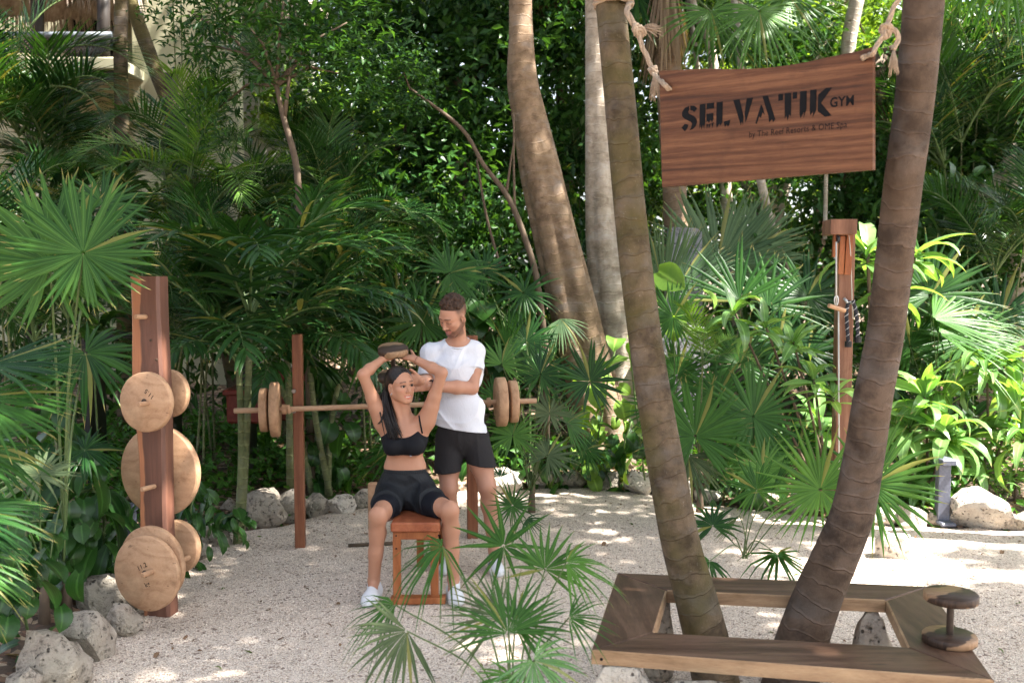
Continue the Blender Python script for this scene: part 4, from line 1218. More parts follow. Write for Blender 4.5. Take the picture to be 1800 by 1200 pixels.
# ------------------------------------------------------------------ the building in the planting, upper left
HB = 14.0
house = thing('thatched_house', 'cream two storey house with thatched roof and balcony behind the palms', 'house', (P(200, 600, HB).x, HB, 0))
def hpart(name, b, mat, smooth=False):
    return b.build(name, M[mat], house, smooth=smooth)
def xz_box(b, px0, py0, px1, py1, Y, d, m=0, bevel=0.0):
    a_, c_ = P(px0, py0, Y), P(px1, py1, Y)
    z0 = min(a_.z, c_.z); z1 = max(a_.z, c_.z)
    b.box(((a_.x + c_.x) / 2, Y + d / 2, (z0 + z1) / 2), (abs(c_.x - a_.x), d, z1 - z0), None, m, bevel)
b = MB(); xz_box(b, -120, -160, 300, 830, HB + 2.2, 0.3); hpart('wall', b, 'plaster')
b = MB(); xz_box(b, 230, -20, 430, 830, HB + 0.6, 0.3); o = hpart('wall', b, 'plaster')
b = MB(); xz_box(b, 400, 60, 560, 830, HB + 2.6, 0.3); o = hpart('wall', b, 'white_plaster')
b = MB(); xz_box(b, -120, 100, 210, 122, HB - 0.3, 2.6, bevel=0.02); hpart('balcony_slab', b, 'plaster')
b = MB(); xz_box(b, -120, 122, 210, 140, HB - 0.2, 0.2); hpart('beam', b, 'dark_wood')
for px_ in (66, 182):
    b = MB(); q0, q1 = P(px_, -60, HB - 0.15), P(px_, 130, HB - 0.15)
    b.tube([q1, q0], 0.085, 14); hpart('column', b, 'dark_wood', True)
for px_ in (60, 300):
    b = MB(); q0, q1 = P(px_, 130, HB - 0.1), P(px_, 760, HB - 0.1); b.tube([q1, q0], 0.1, 12); hpart('column', b, 'dark_wood', True)
# balcony rail with lattice
q0, q1 = P(-60, 62, HB - 0.25), P(196, 62, HB - 0.25)
b = MB(); b.tube([q0, q1], 0.045, 10); hpart('handrail', b, 'rail_grey', True)
z0 = P(0, 100, HB).z; z1 = q0.z
for k in range(44):
    x = q0.x + (q1.x - q0.x) * k / 44
    for s in (1, -1):
        bb = MB(); h = (z1 - z0)
        xe = x + s * 0.17
        if xe < q0.x or xe > q1.x: continue
        bb.box(((x + xe) / 2, HB - 0.25 + s * 0.012, (z0 + z1) / 2), (0.022, 0.016, math.hypot(h, xe - x)), Matrix.Rotation(math.atan2(xe - x, h), 3, 'Y'))
        hpart('slat', bb, 'dark_wood')
def window(px0, py0, px1, py1, Y):
    f = MB(); a_, c_ = P(px0, py0, Y), P(px1, py1, Y)
    w, h = c_.x - a_.x, a_.z - c_.z
    cx, cz = (a_.x + c_.x) / 2, (a_.z + c_.z) / 2
    for (dx, dz, sx, sz) in ((-w/2, 0, .07, h), (w/2, 0, .07, h), (0, h/2, w + .07, .07), (0, -h/2, w + .07, .07), (0, 0, .04, h)):
        f.box((cx + dx, Y, cz + dz), (sx, 0.08, sz))
    fo = hpart('window', f, 'dark_wood')
    g_ = MB(); g_.box((cx, Y + 0.02, cz), (w - .07, 0.02, h - .07)); g_.build('pane', M['glass_dark'], fo, smooth=False)
window(320, 380, 372, 520, HB + 0.54)
window(120, 0, 200, 95, HB + 2.1)
# thatched roofs: shaggy cone segments
def thatch(cpx, cpy, Y, rx, h, label_part='roof', seed=0):
    c0 = P(cpx, cpy, Y); rg = random.Random(seed)
    b = MB(); n = 64; V = []; Fc = []
    rows = 7
    for i in range(rows):
        t = i / (rows - 1)
        for k in range(n):
            a = 2 * math.pi * k / n
            rr = rx * (1 - t * 0.93) * (1 + 0.015 * math.sin(k * 7.1 + i))
            V.append(c0 + Vector((rr * math.cos(a), rr * 0.8 * math.sin(a), h * t + rg.uniform(-.03, .03))))
    for i in range(rows - 1):
        for k in range(n):
            Fc.append((i * n + k, i * n + (k + 1) % n, (i + 1) * n + (k + 1) % n, (i + 1) * n + k))
    b.add(V, Fc); hpart('roof', b, 'thatch', True)
    fr = MB()
    for k in range(520):
        a = rg.uniform(0, 6.283); rr = rx * rg.uniform(0.9, 1.01)
        p = c0 + Vector((rr * math.cos(a), rr * 0.8 * math.sin(a), rg.uniform(0, 0.1)))
        d = Vector((math.cos(a) * .25, math.sin(a) * .25, -1)).normalized() * rg.uniform(0.2, 0.5)
        s = Vector((-math.sin(a), math.cos(a), 0)) * 0.012
        fr.add([p - s, p + s, p + d], [(0, 1, 2)])
    hpart('thatch_fringe', fr, 'thatch')
thatch(80, 0, HB + 0.8, 1.55, 1.6, seed=1)
thatch(360, 40, HB + 2.6, 2.2, 1.7, seed=2)

# ------------------------------------------------------------------ leaf and frond meshes
UPV = Vector((0, 0, 1))
def fan_arrays(hub, nrm, u, Rr, nleaf=34, spread=300, droop=0.15, seed=0, cup=0.12, join=0.38, tipdroop=0.0, wk=1.0):
    rg = random.Random(seed)
    nrm = Vector(nrm).normalized(); u = Vector(u); u = (u - nrm * u.dot(nrm)).normalized(); v = nrm.cross(u)
    dth = R(spread) / (nleaf - 1)
    ts = (0.03, 0.2, join, 0.62, 0.82, 1.0)
    V = []; Fc = []; UV = []
    for i in range(nleaf):
        a = -R(spread) / 2 + i * dth + rg.gauss(0, dth * 0.2)
        side = abs(a) / R(180)
        L = Rr * (1.0 - 0.30 * side ** 1.5) * rg.uniform(0.9, 1.06)
        d = u * math.cos(a) + v * math.sin(a)
        c = -u * math.sin(a) + v * math.cos(a)
        base = len(V)
        dr = droop * rg.uniform(0.5, 1.5)
        kink = rg.random() < 0.2 and rg.uniform(0.1, 0.35) or 0
        sw = rg.gauss(0, 0.07)
        for t in ts:
            w = L * math.tan(dth / 2) * (t if t <= join else join * max(0.0, 1 - ((t - join) / (1 - join)) ** 1.35)) * 1.04 * wk
            p = hub + d * (L * t) + nrm * (cup * L * t * t) + UPV * (-dr * L * t ** 2.4 - (kink + tipdroop) * L * max(0, t - 0.6) ** 1.5) + c * (sw * L * t * t)
            f = 0.42 * w
            V += [p - c * w, p + nrm * f, p + c * w]
            UV += [(t, 0.0), (t, 0.5), (t, 1.0)]
        for k in range(len(ts) - 1):
            o = base + k * 3
            Fc += [(o, o + 1, o + 4, o + 3), (o + 1, o + 2, o + 5, o + 4)]
    return V, Fc, UV
def petiole(b, p0, p1, r0, r1, sag=0.15, m=1, lift=None):
    p0, p1 = Vector(p0), Vector(p1)
    d = p1 - p0
    mid = p0 + d * 0.5 + Vector((0, 0, (lift if lift is not None else 0.18) * d.length)) * 0.6 - Vector((d.x, d.y, 0)) * 0.12
    s = spline([tuple(p0), tuple(mid), tuple(p1)], 5)
    n = len(s)
    b.tube([Vector(q) for q in s], [r0 + (r1 - r0) * i / (n - 1) for i in range(n)], 5, m, cap=False)
def feather_arrays(p0, d0, L, grav=0.8, nl=30, ll=0.3, lw=0.014, vup=0.35, ldroop=0.3, start=0.18, seed=0, seg=4, az=None):
    rg = random.Random(seed)
    d = Vector(d0).normalized(); p = Vector(p0)
    steps = nl + int(nl * start / (1 - start))
    ds = L / steps
    pts = [p.copy()]; dirs = [d.copy()]
    for i in range(steps):
        d = (d + UPV * (-grav * ds / L * (0.35 + 1.3 * i / steps))).normalized()
        p = p + d * ds
        pts.append(p.copy()); dirs.append(d.copy())
    V = []; Fc = []; UV = []
    s0 = steps - nl
    for i in range(s0, steps + 1):
        t = (i - s0) / nl
        D = dirs[i]; side = D.cross(UPV)
        side = side.normalized() if side.length > 1e-3 else Vector((1, 0, 0))
        up = side.cross(D)
        ln = ll * (0.45 + 0.55 * math.sin(math.pi * min(1, 0.12 + t * 0.86)) ** 0.7) * (1.0 if t < 0.85 else 0.8)
        ang = R(68 - 45 * t)
        for s in (-1, 1):
            l = ln * rg.uniform(0.88, 1.08)
            dd = (D * math.cos(ang) + side * s * math.sin(ang) + up * (vup + rg.gauss(0, 0.08))).normalized()
            cc = dd.cross(up); cc = cc.normalized() if cc.length > 1e-3 else D
            nn = cc.cross(dd)
            w = lw * rg.uniform(0.85, 1.15) * (0.7 + 0.3 * math.sin(math.pi * t))
            base = len(V)
            q = pts[i] + D * rg.gauss(0, ds * 0.25)
            e = dd.copy()
            for k in range(seg + 1):
                tt = k / seg
                ww = w * (0.35 + 2.2 * tt if tt < 0.3 else 1.0 * (1 - ((tt - 0.3) / 0.7) ** 1.6))
                V += [q - cc * ww, q + nn * ww * 0.35, q + cc * ww]
                UV += [(tt, 0), (tt, 0.5), (tt, 1)]
                e = (e + UPV * (-ldroop * (0.4 + tt) / seg)).normalized()
                q = q + e * (l / seg)
            for k in range(seg):
                o = base + k * 3
                Fc += [(o, o + 1, o + 4, o + 3), (o + 1, o + 2, o + 5, o + 4)]
    return V, Fc, UV, pts
def blade_arrays(L, W, nseg=6, arch=0.5, prof='strap', fold=0.3, wave=0.0, seed=0):
    """leaf from the origin along +X, face up +Z; arch bends it down"""
    rg = random.Random(seed)
    V = []; Fc = []; UV = []
    p = Vector((0, 0, 0)); a = 0.0
    for k in range(nseg + 1):
        t = k / nseg
        if prof == 'strap': w = W * (0.35 + 1.7 * t if t < 0.38 else 1.0 * (1 - ((t - 0.38) / 0.62) ** 2.0))
        elif prof == 'heart': w = W * (math.sin(math.pi * min(1, (t + 0.22) / 1.22)) ** 0.8)
        elif prof == 'oval': w = W * math.sin(math.pi * (0.05 + 0.95 * t)) ** 0.75
        else: w = W * (t * 3 if t < 0.33 else 1 - (t - 0.33) / 0.67)
        if prof == 'heart' and t == 0: w = W * 0.42
        dx = math.cos(a); dz = math.sin(a)
        nx, nz = -dz, dx
        wv = wave * math.sin(t * 9 + seed) * W
        bk = -0.16 * W if (prof == 'heart' and k == 0) else 0
        V += [p + Vector((nx * w * fold + bk * 2, -w, nz * w * fold + wv)), p + Vector((0, 0, 0)), p + Vector((nx * w * fold + bk * 2, w, nz * w * fold - wv))]
        UV += [(t, 0), (t, 0.5), (t, 1)]
        a -= arch / nseg * (0.5 + t) * 1.3
        p = p + Vector((math.cos(a), 0, math.sin(a))) * (L / nseg)
    for k in range(nseg):
        o = k * 3
        Fc += [(o, o + 3, o + 4, o + 1), (o + 1, o + 4, o + 5, o + 2)]
    return V, Fc, UV
def dir_matrix(loc, d, roll=0.0, s=1.0):
    """+X to direction d, +Z as near to up as possible"""
    d = Vector(d).normalized()
    z = UPV - d * d.z
    z = z.normalized() if z.length > 1e-3 else Vector((1, 0, 0))
    y = z.cross(d)
    Rm = Matrix((d, y, z)).transposed() @ Matrix.Rotation(roll, 3, 'X')
    return Matrix.Translation(loc) @ Rm.to_4x4() @ Matrix.Scale(s, 4)

# ------------------------------------------------------------------ fan palms with fronds placed one by one
rgv = random.Random(77)
def fan_palm(label, base, fronds, mat='fan', name='fan_palm', stem=True, petr=0.006):
    """fronds: (px, py, radius px, distance, facing (x,y,z), direction of the middle leaflet (x,y,z), options)"""
    bx, by = base
    bz = gh(bx, by) if poly_sd(np.array([bx]), np.array([by]), POLY)[0] > 0 else 0.0
    t = thing(name, label, 'palm', (bx, by, bz))
    if stem:
        b = MB(); b.tube([Vector((bx, by, bz - 0.05)), Vector((bx, by, bz + 0.10)), Vector((bx + 0.01, by, bz + 0.22))], [0.035, 0.028, 0.018], 9); b.build('stem', M['stem_brown'], t)
    for i, fr in enumerate(fronds):
        (px, py, rp, Y, nrm, u) = fr[:6]; op = fr[6] if len(fr) > 6 else {}
        hub = P(px, py, Y); Rr = SZ(rp, Y)
        V, Fc, UV = fan_arrays(hub, nrm, u, Rr, seed=rgv.randrange(9999), **{**dict(wk=1.25), **{k: v for k, v in op.items() if k not in ('mat', 'pet')}})
        b = MB(); b.add(V, Fc, 0, UV)
        top = Vector((bx, by, bz + 0.18)) + Vector((rgv.uniform(-.02, .02), rgv.uniform(-.02, .02), 0))
        if op.get('pet', True):
            petiole(b, top, hub, petr, petr * 0.6, lift=0.15)
        b.build('frond', [M[op.get('mat', mat)], M['stem_green']], t)
    return t
# big fan palm, left, with two great leaves
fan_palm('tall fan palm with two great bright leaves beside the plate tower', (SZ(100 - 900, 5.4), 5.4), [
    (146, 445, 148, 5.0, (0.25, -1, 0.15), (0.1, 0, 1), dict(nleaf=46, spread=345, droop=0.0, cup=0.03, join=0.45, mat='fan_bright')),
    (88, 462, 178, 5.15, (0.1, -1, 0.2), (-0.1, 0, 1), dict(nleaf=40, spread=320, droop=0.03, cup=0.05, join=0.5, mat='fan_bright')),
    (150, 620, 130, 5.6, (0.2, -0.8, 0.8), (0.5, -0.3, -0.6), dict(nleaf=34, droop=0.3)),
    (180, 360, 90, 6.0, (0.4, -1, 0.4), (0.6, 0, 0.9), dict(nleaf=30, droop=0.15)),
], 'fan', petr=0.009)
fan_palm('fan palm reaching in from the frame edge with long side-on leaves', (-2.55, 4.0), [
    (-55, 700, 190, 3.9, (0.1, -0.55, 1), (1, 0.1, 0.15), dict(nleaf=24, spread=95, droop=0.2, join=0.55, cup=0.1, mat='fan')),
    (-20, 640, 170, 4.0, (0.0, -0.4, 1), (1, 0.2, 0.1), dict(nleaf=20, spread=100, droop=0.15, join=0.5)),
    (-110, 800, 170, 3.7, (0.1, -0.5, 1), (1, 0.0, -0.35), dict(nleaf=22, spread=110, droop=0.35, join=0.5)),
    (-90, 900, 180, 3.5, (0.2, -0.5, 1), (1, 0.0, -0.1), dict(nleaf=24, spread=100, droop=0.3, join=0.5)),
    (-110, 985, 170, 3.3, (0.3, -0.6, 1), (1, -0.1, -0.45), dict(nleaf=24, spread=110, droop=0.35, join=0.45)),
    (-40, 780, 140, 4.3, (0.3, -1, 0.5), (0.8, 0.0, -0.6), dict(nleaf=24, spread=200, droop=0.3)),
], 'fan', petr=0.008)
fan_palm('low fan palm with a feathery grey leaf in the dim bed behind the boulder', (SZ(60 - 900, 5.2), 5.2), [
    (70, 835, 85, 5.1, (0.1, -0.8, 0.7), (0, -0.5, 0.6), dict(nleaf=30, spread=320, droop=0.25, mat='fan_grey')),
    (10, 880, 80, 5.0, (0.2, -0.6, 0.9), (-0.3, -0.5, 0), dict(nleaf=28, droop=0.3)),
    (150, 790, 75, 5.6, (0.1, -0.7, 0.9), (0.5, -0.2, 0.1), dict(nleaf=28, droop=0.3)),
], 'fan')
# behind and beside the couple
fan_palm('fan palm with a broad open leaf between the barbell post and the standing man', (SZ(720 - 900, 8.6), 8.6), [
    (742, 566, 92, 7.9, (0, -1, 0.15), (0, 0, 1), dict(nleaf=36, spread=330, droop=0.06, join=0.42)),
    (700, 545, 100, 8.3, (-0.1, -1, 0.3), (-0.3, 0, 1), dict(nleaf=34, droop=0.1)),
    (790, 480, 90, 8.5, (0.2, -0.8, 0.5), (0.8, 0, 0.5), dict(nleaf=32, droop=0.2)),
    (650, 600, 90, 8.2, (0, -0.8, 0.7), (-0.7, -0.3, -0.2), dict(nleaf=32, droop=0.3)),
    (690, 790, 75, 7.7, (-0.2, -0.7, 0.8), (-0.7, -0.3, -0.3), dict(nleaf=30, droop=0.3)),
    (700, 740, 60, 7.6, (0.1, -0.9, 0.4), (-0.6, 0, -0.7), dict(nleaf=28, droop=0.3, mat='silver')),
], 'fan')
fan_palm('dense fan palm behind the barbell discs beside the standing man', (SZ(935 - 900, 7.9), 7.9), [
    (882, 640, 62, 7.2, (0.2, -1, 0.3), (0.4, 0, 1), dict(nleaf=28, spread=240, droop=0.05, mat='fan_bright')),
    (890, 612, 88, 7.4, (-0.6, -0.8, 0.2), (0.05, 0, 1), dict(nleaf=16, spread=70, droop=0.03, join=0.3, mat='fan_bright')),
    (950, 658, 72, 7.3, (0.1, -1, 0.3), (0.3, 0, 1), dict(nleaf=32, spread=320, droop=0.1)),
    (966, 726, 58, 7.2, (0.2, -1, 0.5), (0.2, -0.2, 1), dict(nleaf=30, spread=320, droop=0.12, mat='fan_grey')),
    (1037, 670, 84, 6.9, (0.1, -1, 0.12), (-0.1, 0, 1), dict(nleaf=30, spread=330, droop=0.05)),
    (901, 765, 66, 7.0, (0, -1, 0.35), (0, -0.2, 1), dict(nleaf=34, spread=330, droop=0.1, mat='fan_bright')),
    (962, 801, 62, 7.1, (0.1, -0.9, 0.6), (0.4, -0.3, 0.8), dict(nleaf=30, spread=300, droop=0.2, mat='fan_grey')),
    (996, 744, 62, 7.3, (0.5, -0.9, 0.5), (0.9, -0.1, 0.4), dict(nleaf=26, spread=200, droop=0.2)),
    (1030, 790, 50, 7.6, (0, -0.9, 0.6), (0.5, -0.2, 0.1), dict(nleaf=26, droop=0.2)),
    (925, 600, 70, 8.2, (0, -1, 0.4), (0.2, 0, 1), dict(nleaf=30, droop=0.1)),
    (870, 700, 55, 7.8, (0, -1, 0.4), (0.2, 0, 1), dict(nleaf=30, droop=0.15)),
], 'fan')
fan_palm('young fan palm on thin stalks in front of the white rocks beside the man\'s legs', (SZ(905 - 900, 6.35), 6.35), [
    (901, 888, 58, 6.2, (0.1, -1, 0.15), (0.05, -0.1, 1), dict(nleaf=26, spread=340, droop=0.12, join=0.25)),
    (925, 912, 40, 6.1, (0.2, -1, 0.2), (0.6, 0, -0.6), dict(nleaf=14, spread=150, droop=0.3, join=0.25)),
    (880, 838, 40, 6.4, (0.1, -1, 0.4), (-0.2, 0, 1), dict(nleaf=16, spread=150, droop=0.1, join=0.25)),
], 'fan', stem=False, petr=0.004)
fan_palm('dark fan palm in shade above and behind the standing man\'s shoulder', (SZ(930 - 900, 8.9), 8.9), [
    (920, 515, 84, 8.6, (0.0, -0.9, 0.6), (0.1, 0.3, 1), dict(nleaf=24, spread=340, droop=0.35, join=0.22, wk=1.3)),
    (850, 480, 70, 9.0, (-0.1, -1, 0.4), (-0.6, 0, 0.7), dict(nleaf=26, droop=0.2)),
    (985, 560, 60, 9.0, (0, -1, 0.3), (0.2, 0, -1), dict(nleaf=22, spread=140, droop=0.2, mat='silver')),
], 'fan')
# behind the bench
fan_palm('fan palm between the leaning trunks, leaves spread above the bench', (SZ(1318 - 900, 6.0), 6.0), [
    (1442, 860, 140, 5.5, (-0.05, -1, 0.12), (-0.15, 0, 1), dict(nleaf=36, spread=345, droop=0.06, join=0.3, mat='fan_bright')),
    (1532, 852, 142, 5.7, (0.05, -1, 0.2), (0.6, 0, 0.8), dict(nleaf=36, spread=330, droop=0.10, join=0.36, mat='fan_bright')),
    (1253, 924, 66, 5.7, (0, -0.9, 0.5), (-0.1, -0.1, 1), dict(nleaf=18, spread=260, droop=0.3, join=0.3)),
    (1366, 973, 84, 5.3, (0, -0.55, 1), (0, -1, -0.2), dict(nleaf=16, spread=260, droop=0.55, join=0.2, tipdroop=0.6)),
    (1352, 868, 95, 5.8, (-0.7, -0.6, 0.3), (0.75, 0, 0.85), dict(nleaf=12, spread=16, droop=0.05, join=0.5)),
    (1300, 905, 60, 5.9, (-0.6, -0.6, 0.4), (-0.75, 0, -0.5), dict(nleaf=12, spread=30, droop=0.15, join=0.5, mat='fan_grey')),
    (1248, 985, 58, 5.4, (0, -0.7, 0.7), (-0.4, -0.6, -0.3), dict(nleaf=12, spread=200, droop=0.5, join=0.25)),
    (1330, 860, 70, 6.2, (0, -1, 0.4), (-0.2, -0.1, 1), dict(nleaf=24, spread=300, droop=0.15, mat='fan_bright')),
], 'fan', stem=False, petr=0.0045)
fan_palm('dark fan palm against the far rocks between the leaning trunks', (SZ(1235 - 900, 7.9), 7.9), [
    (1222, 767, 118, 7.3, (-0.1, -1, 0.1), (-0.1, 0, 1), dict(nleaf=38, spread=300, droop=0.04, join=0.5)),
    (1324, 732, 112, 7.4, (0.0, -1, 0.2), (0, 0, 1), dict(nleaf=38, spread=340, droop=0.10, join=0.4)),
    (1322, 794, 105, 7.5, (0.0, -1, 0.4), (0, 0, 1), dict(nleaf=36, spread=320, droop=0.12, join=0.45)),
    (1341, 826, 72, 7.2, (0.0, -1, 0.3), (0.1, 0, 1), dict(nleaf=30, spread=330, droop=0.12, mat='fan_bright')),
    (1210, 800, 95, 7.4, (0.0, -0.9, 0.4), (0, -0.3, -1), dict(nleaf=30, spread=200, droop=0.1, mat='fan_grey')),
    (1400, 790, 90, 7.8, (0.0, -1, 0.4), (0.3, 0, 1), dict(nleaf=32, spread=320, droop=0.2)),
    (1165, 720, 80, 8.0, (-0.2, -1, 0.3), (-0.3, 0, 1), dict(nleaf=30, droop=0.1)),
], 'fan')
fan_palm('fan palm with a flat round leaf just right of the mossy trunk', (SZ(1190 - 900, 8.7), 8.7), [
    (1184, 557, 78, 8.2, (0, -1, 0.2), (0, 0, 1), dict(nleaf=38, spread=340, droop=0.05)),
    (1300, 640, 110, 8.4, (0, -1, 0.3), (0.1, 0, 1), dict(nleaf=36, droop=0.1)),
    (1260, 700, 90, 8.1, (0, -1, 0.3), (0.1, 0, 1), dict(nleaf=36, droop=0.15)),
    (1190, 660, 90, 8.5, (-0.1, -1, 0.3), (-0.1, 0, 1), dict(nleaf=36, droop=0.15)),
    (1370, 600, 95, 8.8, (0, -1, 0.3), (0.1, 0, 1), dict(nleaf=32, droop=0.2)),
], 'fan')
fan_palm('silvery fan palm with stiff upright leaves in front of the grey slab', (SZ(1200 - 900, 9.7), 9.7), [
    (1166, 515, 140, 9.4, (-0.3, -1, 0.1), (-0.05, 0, 1), dict(nleaf=26, spread=70, droop=0.0, join=0.55)),
    (1185, 520, 150, 9.3, (0.4, -1, 0.2), (0.75, 0, 0.75), dict(nleaf=22, spread=60, droop=0.05, join=0.5)),
    (1262, 470, 160, 10.4, (0.0, -1, 0.2), (-0.1, 0, 1), dict(nleaf=36, spread=180, droop=0.03, join=0.5)),
    (1290, 480, 150, 10.6, (0.2, -1, 0.2), (0.7, 0, 0.6), dict(nleaf=30, spread=120, droop=0.05, join=0.5)),
    (1330, 430, 110, 10.8, (0, -1, 0.3), (0.3, 0, 1), dict(nleaf=30, spread=200, droop=0.05)),
], 'silver')
fan_palm('dark fan palm with wide drooping blades behind the cable post', (SZ(1330 - 900, 9.6), 9.6), [
    (1300, 530, 140, 9.2, (-0.1, -0.9, 0.4), (-0.2, 0.1, 1), dict(nleaf=16, spread=150, droop=0.12, join=0.3, wk=1.1)),
    (1350, 540, 130, 9.3, (0.1, -0.9, 0.4), (0.5, 0.1, 1), dict(nleaf=16, spread=150, droop=0.15, join=0.3)),
    (1420, 520, 110, 9.8, (0.1, -0.9, 0.4), (0.5, 0.1, 0.8), dict(nleaf=30, droop=0.15)),
    (1420, 620, 100, 9.2, (0.1, -0.9, 0.4), (0.3, 0.1, 0.8), dict(nleaf=30, droop=0.2)),
], 'fan')
fan_palm('bright fan palm with long leaves raking right behind the brown trunk', (SZ(1650 - 900, 8.9), 8.9), [
    (1640, 560, 175, 8.3, (0.1, -0.6, 0.9), (1, 0.1, 0.35), dict(nleaf=26, spread=110, droop=0.18, join=0.35, mat='fan_bright')),
    (1650, 585, 170, 8.2, (0.0, -0.6, 0.9), (1, 0.0, 0.05), dict(nleaf=22, spread=120, droop=0.3, join=0.3, mat='fan_bright')),
    (1635, 520, 140, 8.6, (0, -1, 0.4), (0.4, 0, 1), dict(nleaf=34, droop=0.1)),
    (1700, 600, 120, 8.7, (0, -1, 0.4), (0.1, 0, 1), dict(nleaf=34, droop=0.15)),
    (1760, 560, 120, 9.0, (0, -1, 0.4), (0.1, 0, 1), dict(nleaf=34, droop=0.15)),
    (1600, 610, 100, 8.8, (-0.2, -1, 0.4), (-0.3, 0, 1), dict(nleaf=34, droop=0.15)),
], 'fan')
# in front of everybody
fan_palm('nearest fan palm spraying narrow leaves over the gravel before the couple', (SZ(905 - 900, 3.65), 3.65), [
    (778, 960, 128, 3.75, (-0.15, -0.45, 1), (-0.8, -0.25, -0.25), dict(wk=0.92, nleaf=18, spread=210, droop=0.75, join=0.25, tipdroop=0.5)),
    (885, 959, 118, 3.9, (0.0, -1, 0.15), (-0.15, 0, 1), dict(wk=0.92, nleaf=14, spread=330, droop=0.1, join=0.22)),
    (958, 1000, 100, 3.7, (0.2, -1, 0.3), (0.3, 0, 1), dict(wk=0.92, nleaf=16, spread=220, droop=0.1, join=0.35, mat='fan_bright')),
    (995, 988, 112, 3.6, (0.2, -0.5, 0.9), (1, -0.1, 0.1), dict(wk=0.92, nleaf=17, spread=170, droop=0.45, join=0.3)),
    (694, 1062, 110, 3.6, (-0.2, -0.6, 0.9), (-1, -0.2, -0.3), dict(wk=0.92, nleaf=15, spread=140, droop=0.5, join=0.25)),
    (715, 1108, 118, 3.5, (0.2, -0.9, 0.4), (-0.75, -0.2, -0.6), dict(wk=0.92, nleaf=19, spread=170, droop=0.25, join=0.4, mat='fan_grey')),
    (893, 1112, 140, 3.35, (0.0, -1, 0.35), (-0.1, 0, 1), dict(wk=0.92, nleaf=25, spread=190, droop=0.12, join=0.35, mat='fan_bright')),
    (905, 1100, 118, 3.4, (0.0, -0.8, 0.7), (0.6, -0.1, 0.6), dict(wk=0.92, nleaf=21, spread=190, droop=0.3, join=0.3, mat='fan_bright')),
    (880, 1085, 125, 3.5, (0.0, -0.8, 0.7), (-0.8, -0.1, 0.5), dict(wk=0.92, nleaf=21, spread=150, droop=0.2, join=0.35, mat='fan_grey')),
    (938, 1160, 110, 3.2, (0.1, -0.7, 0.8), (0.5, -0.4, -0.5), dict(wk=0.92, nleaf=25, spread=250, droop=0.4, join=0.4, mat='cordy')),
    (1000, 1085, 90, 3.4, (0.1, -0.7, 0.8), (0.9, -0.3, 0.3), dict(wk=0.92, nleaf=15, spread=160, droop=0.4, join=0.25)),
    (905, 1190, 90, 3.2, (-0.2, -0.7, 0.8), (-0.8, -0.4, -0.5), dict(wk=0.92, nleaf=17, spread=160, droop=0.3, join=0.4, mat='fan_bright')),
], 'fan_bright', stem=True, petr=0.0045)
# hanging fans at the top
def hang_palm(label, trunk_c, crown, fronds, mat='fan_bright', tm='trunk_big', skirt=0, tr_=None):
    pts, rad = trunk_pts(trunk_c, 6)
    b0 = Vector((pts[0].x, pts[0].y, gh(pts[0].x, pts[0].y)))
    t = thing('tall_fan_palm', label, 'palm', b0)
    b = MB(); b.tube(pts, rad, 18, flute=ringy(3, 0.02)); b.build('trunk', M[tm], t)
    c0 = P(*crown)
    for i, (px, py, rp, Y, nrm, u, op) in enumerate(fronds):
        hub = P(px, py, Y)
        V, Fc, UV = fan_arrays(hub, nrm, u, SZ(rp, Y), seed=rgv.randrange(9999), **{k: v for k, v in op.items() if k != 'mat'})
        b = MB(); b.add(V, Fc, 0, UV); petiole(b, c0, hub, 0.014, 0.008, lift=0.25)
        b.build('frond', [M[op.get('mat', mat)], M['stem_green']], t)
    if skirt:
        b = MB(); rg = random.Random(5)
        for k in range(skirt):
            a = rg.uniform(0, 6.28); p = c0 + Vector((math.cos(a) * .12, math.sin(a) * .12, rg.uniform(-.35, .1)))
            L = rg.uniform(0.5, 1.0); d = Vector((math.cos(a) * .22, math.sin(a) * .22, -1)).normalized(); s = Vector((-math.sin(a), math.cos(a), 0)) * rg.uniform(.008, .02)
            b.add([p - s * .4, p + s * .4, p + d * L * .6 + s, p + d * L * .6 - s, p + d * L], [(0, 1, 2, 3), (3, 2, 4)], 0, [(0.3, .5)] * 5)
        b.build('dry_leaf_skirt', M['dead'], t)
    return t
hang_palm('tall fan palm with a brown skirt of dry leaves above the sign', [(1195, 700, 44, 11.5), (1188, 400, 42, 11.5), (1178, 200, 42, 11.5), (1172, 60, 44, 11.5), (1168, -60, 44, 11.5)], (1170, -30, 11.5), [
    (1250, 20, 120, 11.0, (0.1, -0.9, 0.5), (0.3, -0.2, -1), dict(nleaf=34, spread=260, droop=0.3, join=0.35)),
    (1335, 20, 120, 10.8, (0.1, -0.9, 0.5), (0.2, -0.2, -1), dict(nleaf=34, spread=260, droop=0.35, join=0.35)),
    (1290, 60, 90, 11.2, (0.1, -0.9, 0.4), (0.4, -0.2, -1), dict(nleaf=30, spread=220, droop=0.35, join=0.35)),
    (1385, -10, 110, 11.0, (0.1, -0.9, 0.5), (0.5, -0.2, -0.7), dict(nleaf=34, spread=260, droop=0.3)),
    (1120, -10, 100, 11.6, (-0.1, -0.9, 0.5), (-0.5, -0.2, -0.7), dict(nleaf=34, spread=260, droop=0.3, mat='fan')),
    (1200, -60, 120, 11.4, (0, -0.7, 0.7), (0, -0.5, 0.7), dict(nleaf=34, spread=300, droop=0.2, mat='fan'))], skirt=170)
